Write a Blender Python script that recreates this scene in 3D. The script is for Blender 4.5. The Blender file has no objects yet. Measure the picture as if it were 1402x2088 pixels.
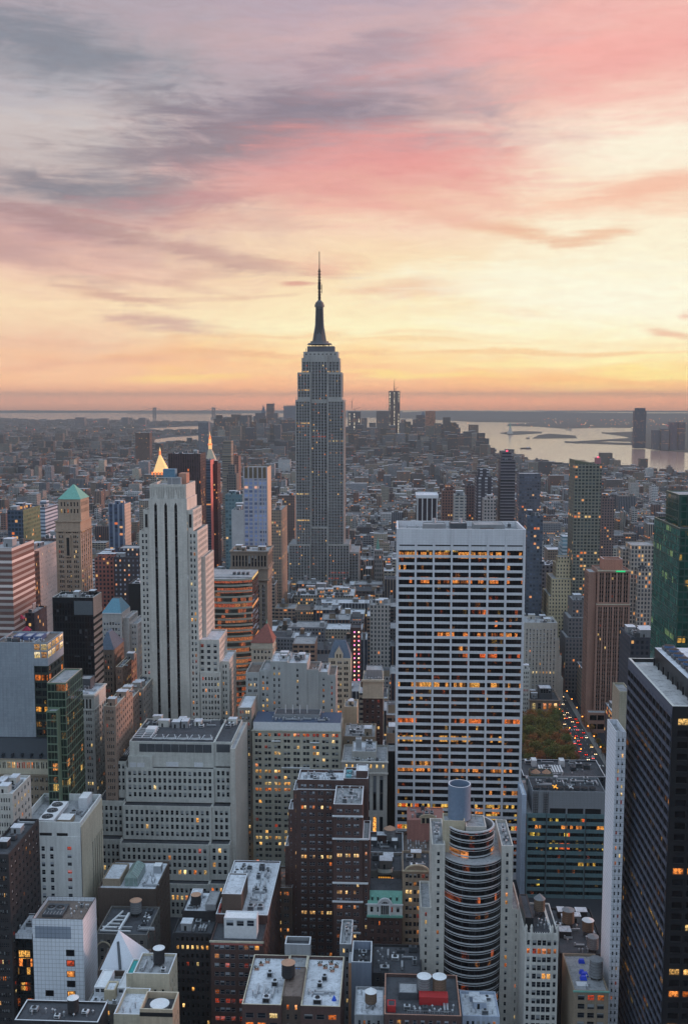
import bpy, math, random
from mathutils import Vector, Matrix
R = math.radians
C = bpy.context.scene.collection
sc = bpy.context.scene
random.seed(7)

# ------------------------------------------------------------------ camera
CAMZ = 257.0
F = 2100.0
PW, PH = 1402, 2088
YAW = math.atan(99.0 / F) * 1.0
PITCH = math.atan(227.0 / F)
cam = bpy.data.cameras.new('camera')
cam.sensor_fit = 'VERTICAL'
cam.sensor_height = 36.0
cam.sensor_width = 24.17
cam.lens = 36.0 * F / PH
cam.clip_start = 1.0
cam.clip_end = 60000.0
camo = bpy.data.objects.new('camera', cam)
C.objects.link(camo)
camo.location = (0, 0, CAMZ)
camo.rotation_euler = (math.pi / 2 - PITCH, 0, YAW)
sc.camera = camo
_f = Vector((-math.sin(YAW) * math.cos(PITCH), math.cos(YAW) * math.cos(PITCH), -math.sin(PITCH)))
_r = Vector((math.cos(YAW), math.sin(YAW), 0))
_u = _r.cross(_f)

def ray(px, py):
    return _f + _r * ((px - PW / 2) / F) + _u * ((PH / 2 - py) / F)
def at(px, py, Y):
    d = ray(px, py)
    return Vector((0, 0, CAMZ)) + d * (Y / d.y)
def gnd(px, py, z=0.0):
    d = ray(px, py)
    return Vector((0, 0, CAMZ)) + d * ((z - CAMZ) / d.z)
def proj(p):
    v = Vector(p) - Vector((0, 0, CAMZ))
    w = v.dot(_f)
    return (PW / 2 + F * v.dot(_r) / w, PH / 2 - F * v.dot(_u) / w)

# ------------------------------------------------------------------ node helper
def lin(c):
    return tuple(((x / 255) / 12.92 if x / 255 <= 0.04045 else ((x / 255 + 0.055) / 1.055) ** 2.4) for x in c)

class NT:
    def __init__(s, nt):
        s.nt = nt
        nt.nodes.clear()
    def n(s, t, **kw):
        nd = s.nt.nodes.new(t)
        for k, v in kw.items():
            setattr(nd, k, v)
        return nd
    def put(s, sock, v):
        if isinstance(v, bpy.types.NodeSocket):
            s.nt.links.new(v, sock)
        elif v is not None:
            if sock.type == 'RGBA' and len(v) == 3:
                v = (*v, 1)
            sock.default_value = v
    def m(s, op, a, b=None, c=None, clamp=False):
        nd = s.n('ShaderNodeMath', operation=op, use_clamp=clamp)
        s.put(nd.inputs[0], a)
        if b is not None: s.put(nd.inputs[1], b)
        if c is not None: s.put(nd.inputs[2], c)
        return nd.outputs[0]
    def mix(s, f, a, b, mode='MIX'):
        nd = s.n('ShaderNodeMix', data_type='RGBA', blend_type=mode)
        s.put(nd.inputs[0], f); s.put(nd.inputs[6], a); s.put(nd.inputs[7], b)
        return nd.outputs[2]
    def vec(s, x, y, z):
        nd = s.n('ShaderNodeCombineXYZ')
        s.put(nd.inputs[0], x); s.put(nd.inputs[1], y); s.put(nd.inputs[2], z)
        return nd.outputs[0]
    def sep(s, v):
        nd = s.n('ShaderNodeSeparateXYZ'); s.put(nd.inputs[0], v)
        return nd.outputs
    def noise(s, v, scale=1, detail=3, rough=.55, dist=0, out=0):
        nd = s.n('ShaderNodeTexNoise')
        s.put(nd.inputs['Vector'], v)
        nd.inputs['Scale'].default_value = scale
        nd.inputs['Detail'].default_value = detail
        nd.inputs['Roughness'].default_value = rough
        nd.inputs['Distortion'].default_value = dist
        return nd.outputs[out]
    def white(s, v, out=0):
        nd = s.n('ShaderNodeTexWhiteNoise', noise_dimensions='3D')
        s.put(nd.inputs['Vector'], v)
        return nd.outputs[out]
    def ss(s, x, a, b):
        nd = s.n('ShaderNodeMapRange', interpolation_type='SMOOTHSTEP')
        s.put(nd.inputs[0], x)
        nd.inputs[1].default_value = a; nd.inputs[2].default_value = b
        nd.inputs[3].default_value = 0; nd.inputs[4].default_value = 1
        return nd.outputs[0]
    def ramp(s, f, stops, interp='B_SPLINE'):
        nd = s.n('ShaderNodeValToRGB')
        cr = nd.color_ramp
        cr.interpolation = interp
        while len(cr.elements) > 1: cr.elements.remove(cr.elements[-1])
        cr.elements[0].position = stops[0][0]; cr.elements[0].color = (*stops[0][1], 1)
        for p, c in stops[1:]:
            e = cr.elements.new(p); e.color = (*c, 1)
        s.put(nd.inputs[0], f)
        return nd.outputs[0]

# ------------------------------------------------------------------ world: dusk sky with streaked clouds
SUN_AZ, SUN_EL = 66.0, 7.5       # degrees clockwise from +Y (view), above horizon
W = bpy.data.worlds.new('World'); sc.world = W; W.use_nodes = True
w = NT(W.node_tree)
tc = w.n('ShaderNodeTexCoord').outputs['Generated']
sx, sy, sz = w.sep(tc)
el = w.m('MULTIPLY', w.m('ARCSINE', sz), 57.2958)
az = w.m('MULTIPLY', w.m('ARCTAN2', sx, sy), 57.2958)
# cloud streak coordinates: stretched along the horizon, slightly tilted
cu = w.m('ADD', w.m('MULTIPLY', az, 0.055), w.m('MULTIPLY', el, 0.05))
cv = w.m('SUBTRACT', w.m('MULTIPLY', el, 0.30), w.m('MULTIPLY', az, 0.015))
base_v = w.vec(cu, cv, 3.7)
n1 = w.noise(base_v, 1.6, 7, .55, .5)
n2 = w.noise(w.vec(w.m('MULTIPLY', az, 0.12), w.m('MULTIPLY', el, 1.3), 1.3), 1.5, 7, .62, .8)
n3 = w.noise(w.vec(w.m('ADD', w.m('MULTIPLY', az, .06), w.m('MULTIPLY', el, -.03)), w.m('MULTIPLY', el, .16), 8.1), 2.2, 7, .6, 1.2)
warp = w.m('ADD', w.m('MULTIPLY', w.m('SUBTRACT', n1, .5), 4.2), w.m('MULTIPLY', w.m('SUBTRACT', n2, .5), 1.8))
warp = w.m('MULTIPLY', warp, w.ss(el, -.5, 4.0))
elw = w.m('ADD', el, warp)
f = w.m('DIVIDE', elw, 21.0, clamp=True)
def pyel(x, y):
    d = ray(x, y).normalized()
    return math.degrees(math.asin(d.z)), math.degrees(math.atan2(d.x, d.y))
def mk(x, L):
    st = []
    for y, c in sorted(L, reverse=True):
        e, _ = pyel(x, y)
        st.append((max(0, min(1, e / 21.0)), lin(c)))
    return w.ramp(f, st, 'LINEAR')
rL = mk(100, [(822, (226, 150, 104)), (795, (238, 168, 120)), (770, (248, 190, 142)), (700, (240, 196, 164)), (620, (250, 220, 182)), (540, (238, 196, 176)), (480, (203, 163, 160)), (400, (196, 172, 170)), (320, (198, 184, 182)), (250, (205, 194, 192)), (180, (188, 182, 188)), (100, (165, 162, 170)), (20, (178, 167, 176))])
rM = mk(700, [(822, (244, 154, 98)), (795, (250, 174, 114)), (770, (251, 192, 136)), (735, (255, 214, 152)), (670, (255, 243, 198)), (600, (253, 230, 188)), (540, (251, 223, 183)), (460, (250, 216, 188)), (400, (240, 180, 165)), (340, (232, 162, 158)), (280, (198, 160, 164)), (220, (176, 157, 165)), (150, (192, 170, 178)), (80, (206, 176, 180)), (20, (190, 170, 182))])
rR = mk(1300, [(822, (246, 158, 96)), (795, (252, 180, 110)), (770, (255, 202, 128)), (735, (255, 228, 172)), (670, (255, 246, 208)), (600, (255, 248, 218)), (540, (255, 244, 214)), (460, (255, 243, 214)), (400, (252, 214, 186)), (330, (255, 238, 212)), (260, (255, 226, 206)), (180, (248, 196, 182)), (100, (248, 176, 168)), (20, (246, 190, 180))])
azw = w.m('ADD', az, w.m('MULTIPLY', w.m('SUBTRACT', n3, .5), 16))
col = w.mix(w.ss(azw, -17.5, -3), rL, rM)
col = w.mix(w.ss(azw, -1, 12), col, rR)
# individual cloud banks: centre px, half sizes px, tilt, colour, amount
def blob(col, x, y, a, b, tilt, c, amt, hard=.05):
    e0, a0 = pyel(x, y)
    k = 360 / 2 / math.pi / F
    t = math.radians(tilt)
    dx = w.m('SUBTRACT', az, a0)
    dy = w.m('SUBTRACT', elw2, e0)
    ax = w.m('ADD', w.m('MULTIPLY', dx, math.cos(t) / (a * k)), w.m('MULTIPLY', dy, math.sin(t) / (a * k)))
    ay = w.m('ADD', w.m('MULTIPLY', dx, -math.sin(t) / (b * k)), w.m('MULTIPLY', dy, math.cos(t) / (b * k)))
    d = w.m('SQRT', w.m('ADD', w.m('MULTIPLY', ax, ax), w.m('MULTIPLY', ay, ay)))
    d = w.m('ADD', d, w.m('MULTIPLY', w.m('SUBTRACT', n2, .5), 1.7))
    d = w.m('ADD', d, w.m('MULTIPLY', w.m('SUBTRACT', n4, .5), 1.9))
    mm = w.m('MULTIPLY', w.m('SUBTRACT', 1.0, w.ss(d, hard, 1.5)), amt)
    return w.mix(mm, col, lin(c))
n4 = w.noise(w.vec(w.m('ADD', w.m('MULTIPLY', az, .22), w.m('MULTIPLY', el, .2)), w.m('SUBTRACT', w.m('MULTIPLY', el, .75), w.m('MULTIPLY', az, .05)), 6.6), 1.25, 9, .62, .9)
elw2 = w.m('ADD', el, w.m('MULTIPLY', w.m('SUBTRACT', n1, .5), 2.0))
BLOBS = [
 (120, 100, 230, 60, -12, (134, 138, 150), .85), (330, 225, 130, 34, -8, (150, 143, 152), .7),
 (600, 225, 250, 45, 4, (140, 130, 144), .85), (400, 300, 270, 48, 8, (142, 132, 142), .85),
 (250, 395, 230, 38, -2, (138, 136, 145), .85), (60, 360, 120, 22, -8, (135, 132, 142), .6),
 (120, 450, 260, 22, -10, (172, 140, 142), .8), (430, 510, 240, 14, -9, (200, 160, 152), .7), (60, 530, 180, 28, -14, (192, 154, 152), .7),
 (840, 315, 270, 48, -6, (238, 158, 152), .72), (650, 330, 200, 40, 6, (224, 162, 158), .45), (560, 400, 320, 26, 4, (226, 158, 154), .55), (430, 450, 200, 18, 0, (214, 158, 152), .5),
 (760, 115, 180, 28, 8, (168, 148, 160), .65), (1050, 75, 280, 36, 12, (238, 176, 172), .6), (1330, 90, 280, 60, 10, (247, 180, 172), .6), (1220, 150, 170, 22, 12, (240, 168, 162), .5),
 (1330, 300, 190, 50, 0, (255, 246, 222), .85), (1330, 380, 200, 26, 8, (248, 192, 166), .8), (1060, 480, 120, 18, -14, (240, 190, 156), .85), (1215, 490, 90, 16, 10, (240, 190, 156), .8), (900, 430, 160, 16, -18, (242, 190, 168), .6),
 (820, 592, 130, 14, 2, (240, 196, 164), .85), (600, 570, 40, 6, 0, (222, 164, 146), .9), (660, 535, 80, 18, -6, (236, 180, 158), .6),
 (345, 662, 110, 20, -8, (212, 172, 158), .85), (250, 606, 120, 10, -4, (216, 172, 154), .7), (400, 555, 90, 12, 6, (214, 174, 160), .5), (235, 650, 40, 6, 4, (214, 172, 158), .6),
 (1360, 675, 60, 12, -18, (236, 182, 148), .85), (1396, 632, 16, 10, 0, (236, 176, 150), .9), (1060, 632, 60, 9, -6, (246, 206, 158), .6), (950, 690, 140, 9, -3, (248, 204, 144), .6), (1200, 705, 180, 8, -2, (250, 212, 150), .6),
 (860, 762, 190, 9, -2, (255, 222, 136), .8), (390, 766, 140, 10, 0, (255, 212, 128), .8), (1180, 792, 150, 10, 0, (255, 206, 124), .7), (1330, 762, 170, 10, 0, (255, 228, 140), .75), (1250, 600, 330, 60, 0, (255, 250, 226), .7), (1050, 700, 330, 22, -2, (255, 246, 208), .6),
 (700, 745, 420, 8, 1, (248, 190, 140), .5), (180, 740, 220, 8, 1, (232, 172, 140), .55), (150, 700, 180, 9, 1, (236, 186, 154), .5), (1050, 570, 260, 30, 0, (255, 250, 224), .5),
 (1290, 742, 230, 15, 0, (255, 242, 180), .8), (1010, 742, 200, 9, -1, (255, 236, 166), .6), (1120, 722, 300, 5, -1, (246, 196, 136), .6), (480, 728, 330, 5, 1, (238, 182, 138), .6), (840, 700, 200, 5, -2, (246, 204, 146), .5), (560, 690, 220, 5, 2, (244, 200, 150), .5), (250, 560, 200, 8, -6, (214, 170, 156), .5), (470, 600, 150, 6, 4, (226, 184, 158), .5),
]
for b in BLOBS: col = blob(col, *b)
# fine feathering
fine = w.noise(w.vec(w.m('ADD', w.m('MULTIPLY', az, .5), w.m('MULTIPLY', el, .5)), w.m('SUBTRACT', w.m('MULTIPLY', el, 2.0), w.m('MULTIPLY', az, .1)), 5.5), 1.3, 8, .6, .6)
fa = w.m('ADD', .88, w.m('MULTIPLY', fine, .24))
col = w.mix(1.0, col, w.vec(w.m('ADD', w.m('MULTIPLY', fa, .5), .5), fa, w.m('ADD', w.m('MULTIPLY', fa, 1.15), -.15)), 'MULTIPLY')
# overhead and behind the viewer the dusk sky is cool
SKY_COOL = 1.0
cool = w.mix(w.ss(el, 3, 50), (0.54, 0.64, 0.74), (0.76, 0.98, 1.22))
absaz = w.m('ABSOLUTE', az)
fcool = w.m('MAXIMUM', w.ss(el, 22, 40), w.ss(absaz, 45, 100))
west = w.m('MULTIPLY', w.m('MULTIPLY', w.ss(az, 15, 40), w.m('SUBTRACT', 1.0, w.ss(az, 85, 120))), w.m('SUBTRACT', 1.0, w.ss(el, 6, 26)))
col = w.mix(fcool, col, cool)
col = w.mix(west, col, (1.5, .72, .48))
# compensate the light the low haze takes out of rays near the horizon
tau = w.m('DIVIDE', 0.0116, w.m('SQRT', w.m('ADD', w.m('MULTIPLY', sz, sz), .0082 ** 2)))
glow = w.m('EXPONENT', tau)
col = w.mix(1.0, col, w.vec(glow, glow, glow), 'MULTIPLY')
sky = w.n('ShaderNodeTexSky', sky_type='NISHITA')
sky.sun_disc = False
sky.sun_elevation = R(SUN_EL); sky.sun_rotation = R(SUN_AZ)
bg1 = w.n('ShaderNodeBackground'); w.put(bg1.inputs[0], col); bg1.inputs[1].default_value = 1.0
bg2 = w.n('ShaderNodeBackground'); w.put(bg2.inputs[0], sky.outputs[0]); bg2.inputs[1].default_value = 0.05
mx = w.n('ShaderNodeMixShader'); mx.inputs[0].default_value = .04
w.nt.links.new(bg1.outputs[0], mx.inputs[1]); w.nt.links.new(bg2.outputs[0], mx.inputs[2])
wo = w.n('ShaderNodeOutputWorld'); w.nt.links.new(mx.outputs[0], wo.inputs[0])
W.cycles.sampling_method = 'MANUAL'; W.cycles.sample_map_resolution = 512

# sun: low in the west, veiled by cloud
sl = bpy.data.lights.new('sun', 'SUN'); sl.energy = 2.8; sl.angle = R(12); sl.color = (1.0, .53, .40)
so = bpy.data.objects.new('sun', sl); C.objects.link(so)
sd = Vector((math.sin(R(SUN_AZ)) * math.cos(R(SUN_EL)), math.cos(R(SUN_AZ)) * math.cos(R(SUN_EL)), math.sin(R(SUN_EL))))
so.rotation_euler = sd.to_track_quat('Z', 'Y').to_euler()

vs = sc.view_settings
vs.view_transform = 'Standard'; vs.look = 'None'; vs.exposure = 0.0; vs.gamma = 1.0; vs.use_curve_mapping = False
cy = sc.cycles
cy.max_bounces = 5; cy.diffuse_bounces = 2; cy.glossy_bounces = 2; cy.transmission_bounces = 2; cy.volume_bounces = 0
cy.transparent_max_bounces = 4; cy.sample_clamp_indirect = 3.0; cy.use_adaptive_sampling = True; cy.adaptive_threshold = .02
cy.use_denoising = True; cy.caustics_reflective = False; cy.caustics_refractive = False
# ------------------------------------------------------------------ materials
MATS = {}
def material(name):
    m = bpy.data.materials.new(name); m.use_nodes = True
    return m, NT(m.node_tree)
def out(t, sh, m):
    o = t.n('ShaderNodeOutputMaterial'); t.nt.links.new(sh, o.inputs[0]); MATS[m.name] = m
    return m
def bsdf(t, col, rough=.85, spec=.3, metal=0, em=None, es=0, normal=None):
    b = t.n('ShaderNodeBsdfPrincipled')
    t.put(b.inputs['Base Color'], col)
    t.put(b.inputs['Roughness'], rough)
    t.put(b.inputs['Specular IOR Level'], spec)
    b.inputs['Metallic'].default_value = metal
    if em is not None:
        t.put(b.inputs['Emission Color'], em); t.put(b.inputs['Emission Strength'], es)
    if normal is not None: t.put(b.inputs['Normal'], normal)
    return b.outputs[0]

def wall_mat(name, c, kind='stone', rough=.85, amt=1.0):
    """matt masonry, c = sRGB albedo"""
    if name in MATS: return MATS[name]
    m, t = material(name)
    pos = t.n('ShaderNodeNewGeometry').outputs['Position']
    x, y, z = t.sep(pos)
    h = t.m('ADD', x, y)
    big = t.noise(pos, .045, 4, .6)
    streak = t.noise(t.vec(t.m('MULTIPLY', x, .9), t.m('MULTIPLY', y, .9), t.m('MULTIPLY', z, .05)), 1.0, 4, .65)
    fine = t.noise(pos, 1.6, 4, .7)
    k = t.m('ADD', t.m('MULTIPLY', t.m('SUBTRACT', big, .5), .55 * amt), 1.0)
    k = t.m('ADD', k, t.m('MULTIPLY', t.m('SUBTRACT', streak, .5), .62 * amt))
    k = t.m('ADD', k, t.m('MULTIPLY', t.m('SUBTRACT', fine, .5), .28 * amt))
    if kind in ('panel', 'stone', 'tile'):
        sc_ = {'panel': (1.8, 1.3), 'stone': (1.5, .9), 'tile': (1.5, 1.75)}[kind]
        fx = t.m('FRACT', t.m('DIVIDE', h, sc_[0])); fz = t.m('FRACT', t.m('DIVIDE', z, sc_[1]))
        cell = t.white(t.vec(t.m('FLOOR', t.m('DIVIDE', h, sc_[0])), t.m('FLOOR', t.m('DIVIDE', z, sc_[1])), 1.0))
        k = t.m('ADD', k, t.m('MULTIPLY', t.m('SUBTRACT', cell, .5), .10 * amt))
        ln = t.m('MAXIMUM', t.m('LESS_THAN', fx, .06 if kind != 'tile' else .09), t.m('LESS_THAN', fz, .06 if kind != 'tile' else .09))
        k = t.m('MULTIPLY', k, t.m('SUBTRACT', 1.0, t.m('MULTIPLY', ln, {'panel': .22, 'stone': .10, 'tile': .45}[kind])))
    if kind == 'brick':
        cell = t.white(t.vec(t.m('FLOOR', t.m('MULTIPLY', h, 4.0)), t.m('FLOOR', t.m('MULTIPLY', z, 11.0)), 1.0))
        k = t.m('ADD', k, t.m('MULTIPLY', t.m('SUBTRACT', cell, .5), .3))
    col = t.mix(1.0, lin(c), t.vec(k, k, k), 'MULTIPLY')
    return out(t, bsdf(t, col, rough, .25), m)

def plain(name, c, rough=.7, metal=0, spec=.3, amt=.3, scale=.8):
    if name in MATS: return MATS[name]
    m, t = material(name)
    pos = t.n('ShaderNodeNewGeometry').outputs['Position']
    k = t.m('ADD', 1.0, t.m('MULTIPLY', t.m('SUBTRACT', t.noise(pos, scale, 5, .65), .5), amt * 1.6))
    return out(t, bsdf(t, t.mix(1.0, lin(c), t.vec(k, k, k), 'MULTIPLY'), rough, spec, metal), m)

def roof_mat(name, c, amt=1.0):
    if name in MATS: return MATS[name]
    m, t = material(name)
    pos = t.n('ShaderNodeNewGeometry').outputs['Position']
    a = t.noise(pos, .12, 6, .7, 1.0); b_ = t.noise(pos, .9, 5, .7, .5)
    x, y, z = t.sep(pos)
    seam = t.m('MAXIMUM', t.m('LESS_THAN', t.m('FRACT', t.m('DIVIDE', x, 2.9)), .05), t.m('LESS_THAN', t.m('FRACT', t.m('DIVIDE', y, 9.5)), .02))
    patch = t.white(t.vec(t.m('FLOOR', t.m('DIVIDE', x, 5.8)), t.m('FLOOR', t.m('DIVIDE', y, 9.5)), 4.0))
    k = t.m('ADD', 1.0, t.m('MULTIPLY', t.m('SUBTRACT', a, .5), 1.1 * amt))
    c3 = t.noise(pos, .28, 4, .6, 2.5)
    k = t.m('SUBTRACT', k, t.m('MULTIPLY', t.ss(c3, .52, .62), .28))
    k = t.m('ADD', k, t.m('MULTIPLY', t.m('SUBTRACT', b_, .5), .5 * amt))
    k = t.m('ADD', k, t.m('MULTIPLY', t.m('SUBTRACT', patch, .5), .16 * amt))
    k = t.m('MULTIPLY', k, t.m('SUBTRACT', 1.0, t.m('MULTIPLY', seam, .15)))
    k = t.m('MAXIMUM', k, .15)
    return out(t, bsdf(t, t.mix(1.0, lin(c), t.vec(k, k, k), 'MULTIPLY'), .75, .3), m)

def pane_rand(t):
    isl = t.n('ShaderNodeNewGeometry').outputs['Random Per Island']
    ob = t.n('ShaderNodeObjectInfo').outputs['Random']
    r = t.m('FRACT', t.m('ADD', isl, ob))
    r2 = t.m('FRACT', t.m('MULTIPLY', r, 17.31)); r3 = t.m('FRACT', t.m('MULTIPLY', r, 71.77)); r4 = t.m('FRACT', t.m('MULTIPLY', r, 233.1))
    return r, r2, r3, r4

def pane_mats(tag='', glass=(22, 28, 38), frame=(120, 122, 124), blind=.5, bcol=(150, 155, 160), sash=True):
    """dark pane and three lit panes, with sash, blinds part way down and a random look per pane"""
    res = {}
    for cls, ec, es in (('D', None, 0), ('L', (255, 206, 112), 1.15), ('O', (255, 150, 60), .9), ('R', (236, 92, 48), .45)):
        nm = 'pane_' + tag + cls
        m, t = material(nm)
        r, r2, r3, r4 = pane_rand(t)
        uv = t.n('ShaderNodeUVMap').outputs[0]
        u, v, _ = t.sep(uv)
        drop = t.m('SUBTRACT', 1.0, t.m('MULTIPLY', r2, .75))
        bl = t.m('MULTIPLY', t.m('GREATER_THAN', v, drop), t.m('LESS_THAN', r3, blind))
        edge = t.m('MAXIMUM', t.m('GREATER_THAN', t.m('ABSOLUTE', t.m('SUBTRACT', u, .5)), .44), t.m('GREATER_THAN', t.m('ABSOLUTE', t.m('SUBTRACT', v, .5)), .465))
        if sash: edge = t.m('MAXIMUM', edge, t.m('LESS_THAN', t.m('ABSOLUTE', t.m('SUBTRACT', v, .5)), .03))
        g = t.mix(r4, tuple(.5 * q for q in lin(glass)), tuple(1.7 * q for q in lin(glass)))
        col = t.mix(bl, g, lin(bcol))
        col = t.mix(t.m('MULTIPLY', edge, .75), col, lin(frame))
        ro = t.m('ADD', .12, t.m('MULTIPLY', t.m('MAXIMUM', bl, edge), .5))
        if ec is None:
            out(t, bsdf(t, col, ro, .35), m)
        else:
            pos = t.n('ShaderNodeNewGeometry').outputs['Position']
            nz = t.noise(pos, 1.3, 3, .7)
            k = t.m('MULTIPLY', t.ss(nz, .3, .68), t.m('ADD', .25, t.m('MULTIPLY', r2, 1.15)))
            k = t.m('MULTIPLY', k, t.m('SUBTRACT', 1.0, t.m('MULTIPLY', edge, .85)))
            k = t.m('MULTIPLY', k, t.m('ADD', .55, t.m('MULTIPLY', v, .7)))
            e = t.mix(r3, tuple(a * b for a, b in zip(lin(ec), (.95, 1.15, 1.7))), tuple(a * b for a, b in zip(lin(ec), (.9, .6, .42))))
            out(t, bsdf(t, col, ro, .5, em=e, es=t.m('MULTIPLY', k, es * 1.5)), m)
        res[cls] = m
    return res

def office_mat(name, glass=(16, 18, 26), lit=.25, colA=(255, 80, 35), colB=(255, 196, 84), es=1.2, cw=1.5, rough=.08, base_em=0):
    """long ribbon pane: rooms behind it lit by patches, each floor band different; cells by world position"""
    if name in MATS: return MATS[name]
    m, t = material(name)
    pos = t.n('ShaderNodeNewGeometry').outputs['Position']
    r, r2, r3, r4 = pane_rand(t)
    x, y, z = t.sep(pos)
    h = t.m('ADD', x, t.m('MULTIPLY', y, 1.0))
    u = t.m('FLOOR', t.m('DIVIDE', h, cw))
    row = t.m('FLOOR', t.m('DIVIDE', z, 3.3))
    cell = t.white(t.vec(u, row, 2.0))
    floorw = t.white(t.vec(row, 7.0, 3.0))
    n = t.noise(t.vec(t.m('MULTIPLY', h, .085), t.m('MULTIPLY', row, 3.71), 4.0), 1.0, 2, .6)
    on = t.m('ADD', t.m('MULTIPLY', n, .9), t.m('MULTIPLY', floorw, .55))
    thr = 1.13 - .85 * lit
    k = t.ss(t.m('ADD', on, t.m('MULTIPLY', t.m('SUBTRACT', cell, .5), .25)), thr - .03, thr + .06)
    spot = t.noise(t.vec(t.m('MULTIPLY', h, 1.2), t.m('MULTIPLY', h, .7), t.m('MULTIPLY', z, 1.4)), 1.0, 3, .7)
    k = t.m('MULTIPLY', k, t.ss(spot, .3, .66))
    glint = t.m('MULTIPLY', t.m('GREATER_THAN', cell, .93), t.m('MULTIPLY', t.ss(spot, .45, .7), .30))
    k = t.m('ADD', k, glint)
    fr = t.m('FRACT', t.m('DIVIDE', h, cw))
    mull = t.m('LESS_THAN', fr, .10)
    k = t.m('MULTIPLY', k, t.m('SUBTRACT', 1.0, t.m('MULTIPLY', mull, .8)))
    e = t.mix(t.m('FRACT', t.m('ADD', t.m('MULTIPLY', floorw, 5.3), t.m('MULTIPLY', n, .8))), lin(colA), lin(colB))
    g = t.mix(cell, tuple(.6 * q for q in lin(glass)), tuple(1.5 * q for q in lin(glass)))
    g = t.mix(t.m('MULTIPLY', mull, .5), g, lin((60, 62, 66)))
    return out(t, bsdf(t, g, rough, .35, em=e, es=t.m('MULTIPLY', k, es)), m)

def pattern_mat(name, wall, glass=(30, 36, 48), bw=3.0, fh=3.5, wf=.5, hf=.55, lit=.03, attr=False, rough=.8, strip=False, tone=1.0, es=.75):
    """small far windows drawn from the wall's own metre coordinates"""
    if name in MATS: return MATS[name]
    m, t = material(name)
    uv = t.n('ShaderNodeUVMap').outputs[0]
    u, v, _ = t.sep(uv)
    if attr:
        a = t.n('ShaderNodeAttribute'); a.attribute_name = 'Col'
        wc = a.outputs['Color']
    else: wc = lin(wall)
    pos = t.n('ShaderNodeNewGeometry').outputs['Position']
    nz = t.noise(pos, .06, 4, .65); nz2 = t.noise(pos, .5, 4, .7)
    k = t.m('ADD', 1.0, t.m('ADD', t.m('MULTIPLY', t.m('SUBTRACT', nz, .5), .6), t.m('MULTIPLY', t.m('SUBTRACT', nz2, .5), .45)))
    wc = t.mix(1.0, wc, t.vec(k, k, k), 'MULTIPLY')
    uu = t.m('DIVIDE', u, bw); vv = t.m('DIVIDE', v, fh)
    fu = t.m('ABSOLUTE', t.m('SUBTRACT', t.m('FRACT', uu), .5)); fv = t.m('ABSOLUTE', t.m('SUBTRACT', t.m('FRACT', vv), .5))
    wi = t.m('LESS_THAN', fu, wf / 2)
    hi = t.m('LESS_THAN', fv, hf / 2)
    win = t.m('MULTIPLY', wi, hi)
    cell = t.white(t.vec(t.m('FLOOR', uu), t.m('FLOOR', vv), 1.0))
    cell2 = t.white(t.vec(t.m('FLOOR', uu), t.m('FLOOR', vv), 9.0))
    ob = t.n('ShaderNodeObjectInfo').outputs['Random']
    rowr = t.white(t.vec(t.m('MULTIPLY', ob, 99.0), t.m('FLOOR', vv), 5.0))
    g = t.mix(cell2, tuple(.5 * q for q in lin(glass)), tuple(2.2 * q for q in lin(glass)))
    if strip:
        sp = t.mix(hi, tuple(1.9 * q for q in lin(glass)), g)
        colr = t.mix(wi, wc, sp)
    else:
        colr = t.mix(win, wc, g)
    li = t.m('GREATER_THAN', t.m('ADD', cell, t.m('MULTIPLY', t.m('GREATER_THAN', rowr, .94), .35)), 1.0 - lit)
    li = t.m('MULTIPLY', li, win)
    e = t.mix(cell2, lin((255, 120, 45)), lin((255, 214, 130)))
    return out(t, bsdf(t, colr, t.m('SUBTRACT', rough, t.m('MULTIPLY', win, .35)), .3, em=e, es=t.m('MULTIPLY', li, es)), m)

PANES = pane_mats('punched_')
PANES_PALE = pane_mats('pale_', (30, 36, 48), (190, 194, 200), .75, (170, 178, 190))
PANES_DARK = pane_mats('dark_', (14, 15, 20), (26, 27, 30), .15, (60, 62, 66), False)
PANES_TALL = pane_mats('tall_', (20, 24, 34), (52, 54, 60), .35, (105, 110, 118), True)
def lamp_mat(name, c, s):
    if name in MATS: return MATS[name]
    m, t = material(name)
    return out(t, bsdf(t, lin(c), .5, .3, em=lin(c), es=s), m)

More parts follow.
